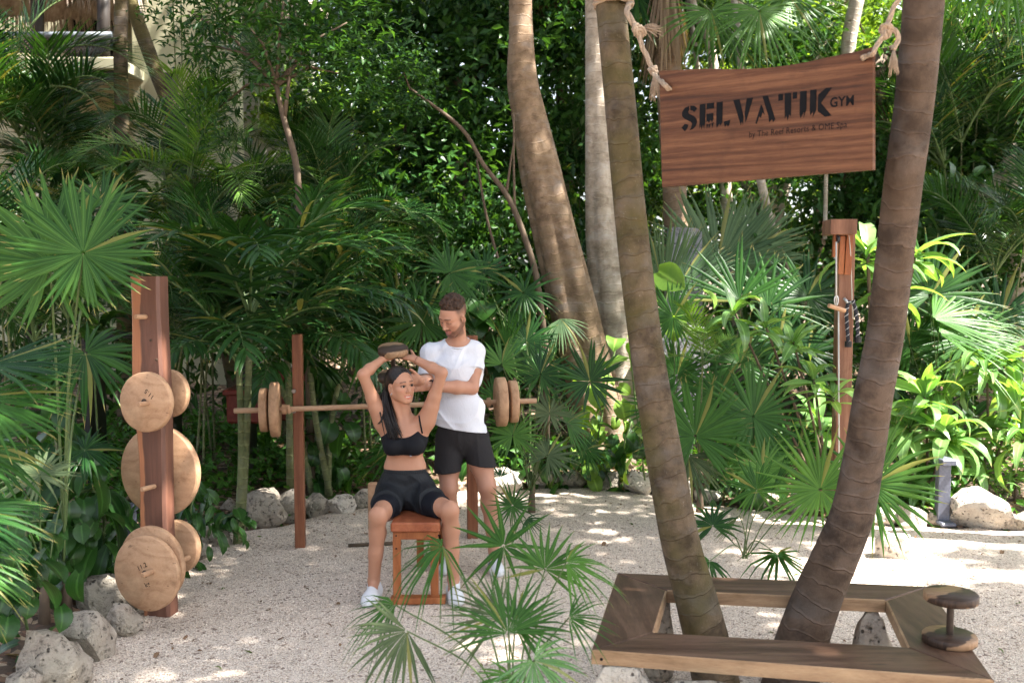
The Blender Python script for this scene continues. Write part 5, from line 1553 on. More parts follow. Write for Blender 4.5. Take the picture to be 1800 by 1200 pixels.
hang_palm('fan palm hanging its leaf tips over the upper corner beyond the brown trunk', [(1905, 900, 60, 7.0), (1900, 400, 56, 7.0), (1880, 0, 54, 7.0), (1870, -160, 54, 7.0)], (1870, -150, 7.0), [
    (1688, -55, 115, 5.6, (0.0, -0.9, 0.45), (-0.1, -0.1, -1), dict(nleaf=22, spread=190, droop=0.25, join=0.4)),
    (1775, -70, 165, 5.5, (0.1, -0.9, 0.4), (0.1, -0.1, -1), dict(nleaf=26, spread=210, droop=0.2, join=0.4)),
    (1840, -30, 160, 5.7, (0.1, -0.9, 0.4), (-0.2, -0.1, -1), dict(nleaf=24, spread=200, droop=0.2)),
    (1880, 90, 150, 6.2, (0.0, -0.9, 0.2), (-0.6, -0.1, -0.8), dict(nleaf=30, spread=200, droop=0.3, mat='fan'))], mat='fan_bright')
def at(px, py, Y):
    p = P(px, py, Y); return (p.x, p.y, p.z)
# ------------------------------------------------------------------ feather palms
def frond_mesh(kind, elev, seed, mat):
    d0 = (math.cos(R(elev)), 0, math.sin(R(elev)))
    kw = dict(areca=dict(nl=32, ll=0.34, lw=0.0085, grav=2.3, vup=0.3, ldroop=0.35),
              coco=dict(nl=44, ll=0.40, lw=0.011, grav=1.3, vup=0.25, ldroop=0.45),
              broad=dict(nl=16, ll=0.46, lw=0.022, grav=1.8, vup=0.2, ldroop=0.8, seg=5))[kind]
    V, Fc, UV, pts = feather_arrays((0, 0, 0), d0, 1.0, seed=seed, **kw)
    b = MB(); b.add(V, Fc, 0, UV)
    n = len(pts); b.tube(pts, [0.011 * (1 - 0.8 * i / (n - 1)) for i in range(n)], 5, 1, cap=False)
    return mesh_data('frond_' + kind, b.v, b.f, [M[mat], M['stem_green']], True, b.uv, None, b.m)
FR = {}
for kind, mat in (('areca', 'areca'), ('areca', 'areca_bright'), ('coco', 'areca'), ('broad', 'areca'), ('broad', 'areca_bright')):
    for j, el in enumerate((78, 58, 36)):
        for s in range(2):
            FR.setdefault((kind, mat), []).append((el, frond_mesh(kind, el, 10 * j + s, mat)))
def feather_palm(label, base, tops, kind='areca', mat='areca', L=1.6, n=7, cane_r=0.022, seed=0, name='feather_palm', group=None, cane='cane', azim=None):
    rg = random.Random(seed)
    bx, by = base; bz = gh(bx, by)
    t = thing(name, label, 'palm', (bx, by, bz), group)
    for (tx, ty, tz) in tops:
        b = MB()
        s = spline([(bx + rg.uniform(-.08, .08), by + rg.uniform(-.08, .08), bz - .05), ((bx + tx) / 2 + (bx - tx) * .12, (by + ty) / 2, (bz + tz) * .5), (tx, ty, tz)], 6)
        k = len(s); b.tube([Vector(q) for q in s], [cane_r * (1.15 - .45 * i / k) for i in range(k)], 10); b.build('cane', M[cane], t)
        off = rg.uniform(0, 6.28)
        for i in range(n):
            el, me = rg.choice(FR[(kind, mat)])
            az = off + 2 * math.pi * i / n + rg.gauss(0, 0.25) if azim is None else azim[i % len(azim)] + rg.gauss(0, 0.12)
            o = bpy.data.objects.new('frond', me); COL.objects.link(o); o.parent = t
            o.location = (tx - bx, ty - by, tz - bz)
            o.rotation_euler = (rg.gauss(0, .12), rg.gauss(0, .12), az)
            s_ = L * rg.uniform(0.8, 1.15); o.scale = (s_, s_, s_)
    return t

def bs(px, Y): return (SZ(px - 900, Y), Y)
# the cane palm between the tower and the barbell
feather_palm('green caned palm with drooping broad leaflets over the barbell\'s outer discs', bs(422, 6.95), [at(440, 560, 6.9), at(420, 640, 6.9)], 'broad', 'areca', 1.15, 7, 0.03, 1, azim=[0.2, 2.4, 3.6, 5.2, 1.2, 4.4, 5.9])
feather_palm('palm with long glossy leaflets arching over the near barbell post', bs(560, 8.2), [at(540, 570, 7.9), at(610, 610, 8.3), at(450, 600, 8.0)], 'broad', 'areca', 1.05, 8, 0.026, 2)
t = thing('feather_palm', 'palm with one long arching frond of glossy drooping leaflets left of the woman\'s raised elbow', 'palm', (*bs(505, 7.9), gh(*bs(505, 7.9))))
b0 = t.location
b = MB(); b.tube([b0, P(508, 700, 7.8), P(505, 590, 7.7)], [.03, .026, .018], 9); b.build('cane', M['cane'], t)
for k, (p0_, p1_, L_, g_, ll_) in enumerate([((505, 590, 7.7), (560, 520, 7.5), 1.35, 1.5, .42), ((507, 600, 7.7), (590, 560, 7.3), 1.15, 1.3, .36), ((503, 590, 7.7), (520, 450, 7.6), 1.25, 1.3, .42), ((503, 590, 7.7), (450, 480, 7.6), 1.1, 1.4, .4),
        ((505, 600, 7.7), (440, 560, 7.5), 0.95, 1.4, .36), ((505, 590, 7.7), (600, 450, 7.9), 1.35, 1.3, .4), ((505, 590, 7.7), (480, 430, 8.0), 1.2, 1.2, .4), ((507, 610, 7.7), (470, 620, 7.2), 0.8, 1.1, .3)]):
    a_, c_ = P(*p0_), P(*p1_)
    V, Fc, UV, pts = feather_arrays(a_, c_ - a_, L_, grav=g_, nl=22, ll=ll_, lw=.020, vup=.12, ldroop=1.15, start=.2, seed=70 + k, seg=6)
    b = MB(); b.add(V, Fc, 0, UV); n_ = len(pts); b.tube(pts, [.010 * (1 - .8 * i / (n_ - 1)) for i in range(n_)], 5, 1, cap=False); b.build('frond', [M['glossy'], M['stem_green']], t)
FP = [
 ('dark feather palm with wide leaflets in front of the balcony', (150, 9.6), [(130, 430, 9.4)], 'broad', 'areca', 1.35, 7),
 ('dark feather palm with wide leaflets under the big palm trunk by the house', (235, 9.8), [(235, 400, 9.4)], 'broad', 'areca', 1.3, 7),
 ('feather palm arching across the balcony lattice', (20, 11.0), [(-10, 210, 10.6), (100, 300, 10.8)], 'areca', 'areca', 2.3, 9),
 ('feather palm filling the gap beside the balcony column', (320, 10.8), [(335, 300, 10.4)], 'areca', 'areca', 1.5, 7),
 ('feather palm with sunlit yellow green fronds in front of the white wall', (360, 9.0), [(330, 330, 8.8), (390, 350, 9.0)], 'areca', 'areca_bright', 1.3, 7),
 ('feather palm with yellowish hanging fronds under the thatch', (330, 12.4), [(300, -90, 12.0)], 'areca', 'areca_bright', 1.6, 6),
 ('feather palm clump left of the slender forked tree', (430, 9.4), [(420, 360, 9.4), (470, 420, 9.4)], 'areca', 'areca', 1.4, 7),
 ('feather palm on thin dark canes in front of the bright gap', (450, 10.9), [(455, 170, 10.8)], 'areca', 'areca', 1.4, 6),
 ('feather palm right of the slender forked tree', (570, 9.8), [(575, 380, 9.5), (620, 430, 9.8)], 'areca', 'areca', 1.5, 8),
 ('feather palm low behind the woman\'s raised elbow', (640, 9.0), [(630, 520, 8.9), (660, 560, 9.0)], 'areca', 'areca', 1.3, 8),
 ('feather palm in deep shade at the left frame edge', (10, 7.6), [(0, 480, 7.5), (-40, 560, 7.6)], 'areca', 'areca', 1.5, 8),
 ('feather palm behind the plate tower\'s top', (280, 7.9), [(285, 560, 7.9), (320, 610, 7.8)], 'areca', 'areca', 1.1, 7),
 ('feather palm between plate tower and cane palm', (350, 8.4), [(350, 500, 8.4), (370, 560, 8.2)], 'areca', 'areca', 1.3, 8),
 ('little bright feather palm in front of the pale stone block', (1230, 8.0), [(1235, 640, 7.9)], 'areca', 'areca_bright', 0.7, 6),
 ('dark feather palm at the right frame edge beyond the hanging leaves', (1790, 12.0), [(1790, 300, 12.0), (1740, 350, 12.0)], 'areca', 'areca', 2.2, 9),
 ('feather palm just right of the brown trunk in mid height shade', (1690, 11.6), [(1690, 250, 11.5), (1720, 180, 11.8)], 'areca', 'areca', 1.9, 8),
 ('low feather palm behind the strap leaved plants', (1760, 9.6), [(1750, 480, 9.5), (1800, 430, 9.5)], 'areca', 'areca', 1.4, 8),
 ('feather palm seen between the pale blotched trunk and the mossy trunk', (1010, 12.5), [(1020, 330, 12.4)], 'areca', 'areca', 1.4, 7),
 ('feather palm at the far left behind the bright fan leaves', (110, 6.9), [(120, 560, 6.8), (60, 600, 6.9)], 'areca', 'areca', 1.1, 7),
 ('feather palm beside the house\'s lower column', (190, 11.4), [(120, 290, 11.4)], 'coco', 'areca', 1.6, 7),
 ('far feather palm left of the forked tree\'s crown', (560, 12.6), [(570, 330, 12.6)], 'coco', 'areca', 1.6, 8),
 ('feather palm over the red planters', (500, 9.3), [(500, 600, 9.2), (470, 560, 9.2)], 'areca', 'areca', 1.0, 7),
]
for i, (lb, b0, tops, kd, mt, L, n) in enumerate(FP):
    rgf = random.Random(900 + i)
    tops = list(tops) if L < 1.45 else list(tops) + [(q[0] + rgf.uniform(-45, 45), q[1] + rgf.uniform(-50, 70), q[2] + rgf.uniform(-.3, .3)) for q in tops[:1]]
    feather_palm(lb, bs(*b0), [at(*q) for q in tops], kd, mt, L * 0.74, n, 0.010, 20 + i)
# the coconut trunks by the house
for i, (lb, c) in enumerate([
    ('rough ringed palm trunk standing upright before the balcony rail', [(225, 700, 34, 11.0), (216, 400, 26, 11.0), (214, 200, 24, 11.0), (212, 80, 23, 11.0), (215, -60, 22, 11.0), (222, -420, 20, 11.0)]),
    ('palm trunk crossing behind the upright one at a slant', [(420, 700, 30, 11.6), (330, 290, 26, 11.6), (272, 120, 24, 11.6), (250, 60, 24, 11.6), (228, 0, 22, 11.6), (206, -60, 22, 11.6), (130, -260, 20, 11.6)])]):
    pts, rad = trunk_pts(c, 6); b0 = Vector((pts[0].x, pts[0].y, gh(pts[0].x, pts[0].y)))
    t = thing('coconut_palm', lb, 'palm', b0); b = MB(); b.tube([Vector((b0.x, b0.y, b0.z - .1))] + pts, [rad[0] * 1.3] + rad, 18, flute=ringy(i, 0.05, 0.11)); b.build('trunk', M['trunk_front'], t)
    top = pts[-1]
    rg = random.Random(i)
    for k in range(13):
        el, me = rg.choice(FR[('coco', 'areca')]); o = link('frond', me, t); o.location = top - b0; o.rotation_euler = (0, 0, k * 2.4 + i); s_ = rg.uniform(2.2, 2.8); o.scale = (s_,) * 3

# ------------------------------------------------------------------ plants with large single leaves
LEAF = {}
def leafm(key, mat, *a, **k):
    V, Fc, UV = blade_arrays(*a, **k)
    LEAF.setdefault(key, []).append(mesh_data('leaf_' + key, V, Fc, [M[mat]], True, UV))
for s in range(4):
    leafm('strap', 'cordy', 1.0, 0.085, nseg=7, arch=0.9 + 0.5 * s, prof='strap', fold=0.35, wave=0.10, seed=s)
    leafm('ti', 'cordy', 1.0, 0.13, nseg=7, arch=0.5 + 0.4 * s, prof='strap', fold=0.3, wave=0.05, seed=s + 4)
    leafm('heart', 'heart', 1.0, 0.42, nseg=5, arch=0.5 + 0.3 * s, prof='heart', fold=0.22)
    leafm('heart_bright', 'heart_bright', 1.0, 0.42, nseg=5, arch=0.5 + 0.3 * s, prof='heart', fold=0.22)
    leafm('oval', 'heart', 1.0, 0.2, nseg=5, arch=0.4 + 0.3 * s, prof='oval', fold=0.3)
    leafm('spike', 'cordy', 1.0, 0.035, nseg=4, arch=0.6 + 0.3 * s, prof='strap', fold=0.3)
def leafy_head(t, c, key, n, L, rg, elev=(10, 75), stems=False, face=None):
    """a whorl of leaves round c (world)"""
    rl = root_loc(t)
    for i in range(n):
        a = i * 2.399 + rg.uniform(-.3, .3)
        e = R(rg.uniform(*elev) * (1 if i > n * .35 else 0.4) - (18 if i < n * .25 else 0))
        d = Vector((math.cos(a) * math.cos(e), math.sin(a) * math.cos(e), math.sin(e)))
        c0 = Vector(c) + Vector((0, 0, -0.25 * L * (1 - i / n)))
        o = link('leaf', rg.choice(LEAF[key]), t)
        o.matrix_basis = dir_matrix(c0 - rl + d * 0.01, d, rg.gauss(0, .35), L * rg.uniform(0.75, 1.15))
def head_plant(label, base, heads, key, n, L, name, seed, stem_r=0.012, stem='stem_brown', group=None, cat='plant', elev=(10, 75)):
    rg = random.Random(seed); bx, by = base; bz = gh(bx, by)
    t = thing(name, label, cat, (bx, by, bz), group)
    for (hx, hy, hz) in heads:
        b = MB(); s = spline([(bx + rg.uniform(-.03, .03), by, bz - .03), ((bx + hx) / 2 + rg.uniform(-.04, .04), (by + hy) / 2, bz + (hz - bz) * .45), (hx, hy, hz)], 6)
        b.tube([Vector(q) for q in s], [stem_r * (1.2 - .5 * i / len(s)) for i in range(len(s))], 8); b.build('stem', M[stem], t)
        leafy_head(t, (hx, hy, hz), key, n, L, rg, elev)
    return t
head_plant('biggest sunlit strap leaved plant right of the bollard, on a bare pale stem', bs(1736, 8.2), [at(1735, 640, 8.15), at(1790, 690, 8.2)], 'strap', 26, 0.60, 'cordyline', 1)
head_plant('bright strap leaved plant just right of the brown trunk', bs(1630, 8.0), [at(1625, 690, 7.95), at(1600, 745, 7.9), at(1660, 760, 7.8)], 'ti', 20, 0.42, 'cordyline', 2)
head_plant('bright strap leaved plant low behind the bollard', bs(1690, 8.4), [at(1690, 770, 8.1), at(1650, 820, 8.0)], 'strap', 22, 0.5, 'cordyline', 3)
head_plant('strap leaved plant at the far frame edge above the brown rock', bs(1800, 8.0), [at(1800, 760, 7.9)], 'strap', 24, 0.55, 'cordyline', 4)
head_plant('tall plant with broad glossy leaves behind the cable post\'s top', bs(1545, 8.6), [at(1525, 440, 8.3), at(1610, 440, 8.4), at(1560, 500, 8.4)], 'ti', 15, 0.50, 'cordyline', 5, 0.02)
head_plant('plant with a sideways branch of glossy leaf whorls left of the cable post', bs(1480, 7.75), [at(1345, 570, 7.5), at(1290, 545, 7.6), at(1395, 600, 7.5), at(1430, 660, 7.4), at(1465, 690, 7.3)], 'ti', 12, 0.32, 'cordyline', 6, 0.012)
head_plant('low glossy leaved plant at the foot of the cable post', bs(1450, 8.0), [at(1440, 740, 7.8), at(1490, 790, 7.7)], 'ti', 16, 0.36, 'cordyline', 7)
head_plant('green strap leaved plant behind the white rock beside the bollard', bs(1600, 8.2), [at(1585, 830, 7.9), at(1620, 870, 7.85)], 'strap', 18, 0.32, 'cordyline', 8)
def climber(label, base, pts, key, L, seed, n, spread=0.12, name='climbing_vine', stem=True, cat='plant', down=-0.5):
    rg = random.Random(seed); bx, by = base; bz = gh(bx, by)
    t = thing(name, label, cat, (bx, by, bz))
    if stem:
        b = MB(); s = spline([(bx, by, bz)] + [tuple(p) for p in pts], 6); b.tube([Vector(q) for q in s], 0.008, 6); b.build('stem', M['stem_green'], t)
    allp = [Vector((bx, by, bz + .05))] + [Vector(p) for p in pts]
    for i in range(n):
        k = rg.randrange(len(allp) - 1) if len(allp) > 1 else 0
        p = allp[k].lerp(allp[min(k + 1, len(allp) - 1)], rg.random()) + Vector((rg.gauss(0, spread), rg.gauss(0, spread * .6), rg.gauss(0, spread * .7)))
        p.z = max(p.z, gh(p.x, p.y) + 0.03)
        a = rg.uniform(0, 6.28)
        d = Vector((math.cos(a) * .7, -abs(math.sin(a)) * .8 + .1, down + rg.gauss(0, .25)))
        o = link('leaf', rg.choice(LEAF[key]), t)
        o.matrix_basis = dir_matrix(p - Vector((bx, by, bz)), d, rg.gauss(0, .4), L * rg.uniform(.65, 1.2))
    return t
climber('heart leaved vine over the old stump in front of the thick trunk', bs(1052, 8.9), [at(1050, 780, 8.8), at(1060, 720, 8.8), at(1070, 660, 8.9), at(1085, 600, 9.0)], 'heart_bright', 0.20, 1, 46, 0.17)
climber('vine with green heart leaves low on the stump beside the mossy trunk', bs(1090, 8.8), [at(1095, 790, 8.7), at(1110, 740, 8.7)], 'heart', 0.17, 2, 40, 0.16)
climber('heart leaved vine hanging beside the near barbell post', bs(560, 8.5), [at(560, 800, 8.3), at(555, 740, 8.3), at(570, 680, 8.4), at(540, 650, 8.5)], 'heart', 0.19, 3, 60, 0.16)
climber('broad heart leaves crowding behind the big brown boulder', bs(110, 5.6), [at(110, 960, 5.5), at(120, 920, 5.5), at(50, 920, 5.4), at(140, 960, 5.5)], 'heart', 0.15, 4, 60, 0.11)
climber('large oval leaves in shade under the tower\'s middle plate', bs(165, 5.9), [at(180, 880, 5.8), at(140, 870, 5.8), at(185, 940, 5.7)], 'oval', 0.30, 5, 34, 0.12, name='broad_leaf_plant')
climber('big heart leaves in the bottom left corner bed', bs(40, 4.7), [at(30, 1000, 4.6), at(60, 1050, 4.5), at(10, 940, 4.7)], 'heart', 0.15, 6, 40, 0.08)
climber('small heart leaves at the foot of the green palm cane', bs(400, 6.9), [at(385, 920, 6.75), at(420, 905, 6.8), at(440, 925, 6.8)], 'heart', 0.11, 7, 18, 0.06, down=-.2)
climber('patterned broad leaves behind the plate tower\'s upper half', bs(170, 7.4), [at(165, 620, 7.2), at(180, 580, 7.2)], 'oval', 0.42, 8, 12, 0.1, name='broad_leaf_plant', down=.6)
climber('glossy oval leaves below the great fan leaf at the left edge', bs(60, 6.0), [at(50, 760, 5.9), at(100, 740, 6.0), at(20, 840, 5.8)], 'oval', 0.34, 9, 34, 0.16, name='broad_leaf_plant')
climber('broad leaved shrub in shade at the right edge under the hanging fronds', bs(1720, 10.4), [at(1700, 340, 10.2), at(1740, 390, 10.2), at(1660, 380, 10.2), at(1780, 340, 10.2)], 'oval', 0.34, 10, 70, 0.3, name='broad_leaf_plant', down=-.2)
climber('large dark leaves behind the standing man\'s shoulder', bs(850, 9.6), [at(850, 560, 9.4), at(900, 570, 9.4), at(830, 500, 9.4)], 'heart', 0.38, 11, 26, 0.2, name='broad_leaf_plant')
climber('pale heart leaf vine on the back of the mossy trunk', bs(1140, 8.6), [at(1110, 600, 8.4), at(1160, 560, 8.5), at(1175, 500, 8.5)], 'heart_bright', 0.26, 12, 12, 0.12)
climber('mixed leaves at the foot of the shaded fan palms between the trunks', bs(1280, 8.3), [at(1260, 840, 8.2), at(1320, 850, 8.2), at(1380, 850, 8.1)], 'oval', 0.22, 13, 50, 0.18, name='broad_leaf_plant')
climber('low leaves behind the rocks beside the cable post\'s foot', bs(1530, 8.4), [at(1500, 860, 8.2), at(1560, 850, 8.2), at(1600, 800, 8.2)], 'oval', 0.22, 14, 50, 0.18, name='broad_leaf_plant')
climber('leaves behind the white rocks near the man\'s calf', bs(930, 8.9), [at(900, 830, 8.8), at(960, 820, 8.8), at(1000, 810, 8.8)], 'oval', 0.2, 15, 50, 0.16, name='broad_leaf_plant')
climber('spiky low grass plant at the right edge behind the white boulder', bs(1770, 8.1), [at(1770, 860, 8.0), at(1800, 840, 8.0)], 'spike', 0.4, 16, 40, 0.08, name='grass_plant', down=.8)
climber('narrow leaved clump behind the plate tower\'s lowest plates', bs(335, 6.4), [at(335, 900, 6.3), at(350, 860, 6.4)], 'oval', 0.16, 17, 40, 0.1, name='broad_leaf_plant')
climber('broad leaves between the plate tower and the boulder', bs(195, 6.0), [at(190, 960, 5.95), at(175, 930, 5.95)], 'oval', 0.22, 18, 18, 0.06, name='broad_leaf_plant')

# ------------------------------------------------------------------ ground cover and litter
def scatter_leaves(name, pts, L, mat, seed, key_prof='oval', W=0.3, flat=0.5):
    """pts (n,3); one mesh of small folded leaves"""
    rn = np.random.default_rng(seed); n = len(pts)
    tmpl = np.array([(0, 0, 0), (0.45, -W, 0.10), (0.5, 0, 0), (0.45, W, 0.10), (1, 0, -0.12)], float)
    fc = np.array([(0, 1, 2), (0, 2, 3), (1, 4, 2), (2, 4, 3)])
    s = rn.uniform(0.6, 1.25, n) * L
    yaw = rn.uniform(0, 2 * np.pi, n); pit = rn.normal(0.25, flat, n); rol = rn.normal(0, flat, n)
    x, y, z = [np.outer(s, tmpl[:, i]) for i in range(3)]
    y, z = y * np.cos(rol)[:, None] - z * np.sin(rol)[:, None], y * np.sin(rol)[:, None] + z * np.cos(rol)[:, None]
    x, z = x * np.cos(pit)[:, None] + z * np.sin(pit)[:, None], -x * np.sin(pit)[:, None] + z * np.cos(pit)[:, None]
    x, y = x * np.cos(yaw)[:, None] - y * np.sin(yaw)[:, None], x * np.sin(yaw)[:, None] + y * np.cos(yaw)[:, None]
    V = np.stack([x, y, z], -1) + pts[:, None, :]
    Fc = (fc[None] + (np.arange(n) * 5)[:, None, None]).reshape(-1, 3)
    uvt = np.array([(0, .5), (.45, 0), (.5, .5), (.45, 1), (1, .5)])
    uv = np.tile(uvt, (n, 1))
    return mesh_data(name, V.reshape(-1, 3), Fc, [M[mat]], True, uv)
rn = np.random.default_rng(3)
def cover_pts(n, x0, x1, y0, y1, hmax=0.22, sdmin=0.12, dens=None):
    x = rn.uniform(x0, x1, n); y = rn.uniform(y0, y1, n)
    sd = poly_sd(x, y, POLY)
    k = (sd > sdmin) & (vnoise(x, y, 2.3, 7) + rn.uniform(-.6, .9, n) > 0.0)
    x, y, sd = x[k], y[k], sd[k]
    z = ground_height(x, y) + rn.uniform(0.02, 1, len(x)) ** 1.3 * hmax * np.clip(sd * 2, .3, 1)
    return np.stack([x, y, z], 1)
o = link('ground_cover', scatter_leaves('ground_cover', np.concatenate([cover_pts(24000, -4.5, 1.5, 5.5, 11.0, 0.34), cover_pts(7000, 1, 6.5, 7.3, 11, 0.36)]), 0.095, 'cover', 1)); tag(o, kind='stuff')
def litter(n, x0, x1, y0, y1):
    x = rn.uniform(x0, x1, n); y = rn.uniform(y0, y1, n); sd = poly_sd(x, y, POLY); k = sd > 0.06
    return np.stack([x[k], y[k], ground_height(x[k], y[k]) + 0.012], 1)
o = link('leaf_litter', scatter_leaves('leaf_litter', np.concatenate([litter(6000, -4.5, 1.5, 3.5, 11), litter(2500, 1, 7, 7, 11)]), 0.09, 'dead', 2, W=0.22, flat=0.25)); tag(o, kind='stuff')
# single fallen leaves on the gravel
FL = [(140, 470), (430, 1148, 'g'), (378, 1175, 'g'), (500, 1125, 'b'), (535, 1036, 'b'), (598, 1065, 'b'), (365, 1030, 'b'), (427, 978, 'b'), (396, 1037, 'g'), (660, 930, 'b'), (640, 940, 'b'), (620, 905, 'b'),
      (1106, 922, 'g'), (1063, 955, 'b'), (1140, 880, 'g'), (1690, 1069, 'b'), (1714, 1092, 'b'), (1793, 1064, 'g'), (1754, 1143, 'g'), (1762, 970, 'b'), (1730, 975, 'b'), (1355, 1115, 'g'), (1405, 1013, 'g'), (1550, 963, 'b'),
      (475, 1075, 'b'), (575, 1100, 'b'), (720, 1150, 'b'), (840, 1170, 'b'), (566, 885, 'g'), (452, 945, 'g'), (536, 944, 'g'), (1030, 905, 'b'), (985, 925, 'b'), (330, 1120, 'b'), (455, 1060, 'b'), (280, 1150, 'b')]
M['fallen_green'] = leaf_mat('fallen_green_leaf', (0.08, 0.12, 0.03), (0.14, 0.19, 0.05), 0.2, 0.5, tip=False)
M['fallen_brown'] = leaf_mat('fallen_brown_leaf', (0.12, 0.07, 0.045), (0.24, 0.15, 0.09), 0.1, 0.7, tip=False)
V, Fc, UV = blade_arrays(0.055, 0.013, 5, 0.9, 'oval', 0.5)
ml = {'g': mesh_data('fallen_leaf', V, Fc, [M['fallen_green']], True, UV), 'b': mesh_data('fallen_leaf', V, Fc, [M['fallen_brown']], True, UV)}
rg = random.Random(8)
for q in FL[1:]:
    g = G(q[0], q[1]); o = link('fallen_leaf', ml[q[2]])
    o.location = (g.x, g.y, 0.013); o.rotation_euler = (rg.uniform(-.3, .3), rg.uniform(-.1, .25), rg.uniform(0, 6.28)); s_ = rg.uniform(.6, 1.2); o.scale = (s_,) * 3
    tag(o, ('green' if q[2] == 'g' else 'curled brown') + ' fallen leaf lying on the pale gravel', 'leaf', 'green fallen leaves' if q[2] == 'g' else 'brown fallen leaves')

x = rn.uniform(-2.5, 5, 900); y = rn.uniform(3.2, 8.5, 900); k = poly_sd(x, y, POLY) < -0.03; k &= (rn.uniform(0, 1, 900) < np.exp(poly_sd(x, y, POLY) * 1.4) + .12)
o = link('leaf_debris', scatter_leaves('leaf_debris', np.stack([x[k], y[k], 0 * x[k] + .010], 1), 0.028, 'fallen_brown', 22, W=.3, flat=.3)); tag(o, kind='stuff')

# ------------------------------------------------------------------ broadleaf crowns
def crown_pts(n, seed, shell=0.35, clumps=70, cl=0.16):
    rn = np.random.default_rng(seed)
    c = rn.normal(0, 1, (clumps, 3)); c /= np.linalg.norm(c, axis=1)[:, None]; c *= rn.uniform(shell, 1, (clumps, 1))
    k = rn.integers(0, clumps, n)
    return c[k] + rn.normal(0, cl, (n, 3))
CR = {}
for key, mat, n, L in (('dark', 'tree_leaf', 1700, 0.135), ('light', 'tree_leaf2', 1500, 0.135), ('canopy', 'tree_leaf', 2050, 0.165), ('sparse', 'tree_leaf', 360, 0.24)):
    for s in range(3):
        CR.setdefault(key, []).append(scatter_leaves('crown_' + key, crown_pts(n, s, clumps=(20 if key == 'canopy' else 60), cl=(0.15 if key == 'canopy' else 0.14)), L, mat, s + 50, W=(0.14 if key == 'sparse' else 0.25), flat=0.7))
def stem_tree(label, trunk, crowns, tm='stem_brown', name='broadleaf_tree', branches=(), group=None, key='dark', seed=0):
    """trunk: [(px,py,w,Y)...]; crowns: [(px,py,Y,r,rz)...] radii in metres"""
    rg = random.Random(seed)
    pts, rad = trunk_pts(trunk, 5)
    b0 = Vector((pts[0].x, pts[0].y, gh(pts[0].x, pts[0].y)))
    t = thing(name, label, 'tree', b0, group)
    b = MB(); b.tube([Vector((b0.x, b0.y, b0.z - .1))] + pts, [rad[0] * 1.2] + rad, 10); b.build('trunk', M[tm], t)
    for br in branches:
        p_, r_ = trunk_pts(br, 4); b = MB(); b.tube(p_, r_, 7); b.build('branch', M[tm], t)
    for (px, py, Y, r, rz) in crowns:
        o = link('crown', rg.choice(CR[key]), t); p = P(px, py, Y)
        o.location = p - b0; o.scale = (r, r * .8, rz); o.rotation_euler = (0, 0, rg.uniform(0, 6.28))
        # a limb into the crown
        b = MB(); b.tube([pts[-1], (pts[-1] + p) / 2 + Vector((0, 0, .1)), p], [rad[-1], rad[-1] * .6, .006], 6); b.build('limb', M[tm], t)
    return t
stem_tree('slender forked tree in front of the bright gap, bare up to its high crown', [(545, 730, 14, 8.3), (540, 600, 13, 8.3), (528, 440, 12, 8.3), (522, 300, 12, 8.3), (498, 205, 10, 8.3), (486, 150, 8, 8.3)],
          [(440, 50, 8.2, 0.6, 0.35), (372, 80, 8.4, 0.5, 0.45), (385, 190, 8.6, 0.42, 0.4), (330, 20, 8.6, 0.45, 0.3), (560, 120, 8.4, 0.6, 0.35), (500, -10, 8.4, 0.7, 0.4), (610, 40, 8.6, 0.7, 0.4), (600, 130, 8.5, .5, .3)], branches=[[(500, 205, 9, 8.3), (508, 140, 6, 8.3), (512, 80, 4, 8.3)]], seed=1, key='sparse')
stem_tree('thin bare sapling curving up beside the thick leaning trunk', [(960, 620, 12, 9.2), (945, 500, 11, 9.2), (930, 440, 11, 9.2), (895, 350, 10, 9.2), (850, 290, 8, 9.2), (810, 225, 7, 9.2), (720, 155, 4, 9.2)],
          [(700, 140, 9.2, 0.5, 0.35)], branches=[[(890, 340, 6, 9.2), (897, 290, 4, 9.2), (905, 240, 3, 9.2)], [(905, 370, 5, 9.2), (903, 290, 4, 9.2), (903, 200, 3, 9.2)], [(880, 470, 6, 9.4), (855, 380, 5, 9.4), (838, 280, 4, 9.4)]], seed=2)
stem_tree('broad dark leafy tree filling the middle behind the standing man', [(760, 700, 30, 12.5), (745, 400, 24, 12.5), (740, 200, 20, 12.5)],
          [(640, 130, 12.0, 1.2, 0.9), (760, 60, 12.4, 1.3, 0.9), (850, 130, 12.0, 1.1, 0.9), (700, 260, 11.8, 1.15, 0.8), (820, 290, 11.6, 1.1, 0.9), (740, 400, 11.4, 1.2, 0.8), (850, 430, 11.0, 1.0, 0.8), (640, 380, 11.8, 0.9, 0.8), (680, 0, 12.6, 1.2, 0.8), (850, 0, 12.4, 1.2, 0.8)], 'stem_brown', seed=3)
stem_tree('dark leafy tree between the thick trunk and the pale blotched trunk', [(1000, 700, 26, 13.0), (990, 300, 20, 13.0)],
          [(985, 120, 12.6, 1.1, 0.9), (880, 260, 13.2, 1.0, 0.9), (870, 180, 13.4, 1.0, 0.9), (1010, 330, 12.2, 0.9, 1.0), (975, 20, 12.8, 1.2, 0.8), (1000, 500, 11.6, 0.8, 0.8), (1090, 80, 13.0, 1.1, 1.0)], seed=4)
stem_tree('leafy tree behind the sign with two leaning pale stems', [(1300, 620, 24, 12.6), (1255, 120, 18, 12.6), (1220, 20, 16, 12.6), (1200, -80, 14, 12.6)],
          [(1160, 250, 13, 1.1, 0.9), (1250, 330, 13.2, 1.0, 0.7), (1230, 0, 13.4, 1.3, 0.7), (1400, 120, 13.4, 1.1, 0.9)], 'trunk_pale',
          branches=[[(1420, 540, 17, 11.0), (1365, 430, 17, 11.0), (1340, 330, 16, 11.0), (1315, 200, 14, 11.2), (1290, 0, 12, 11.4)]], seed=5)
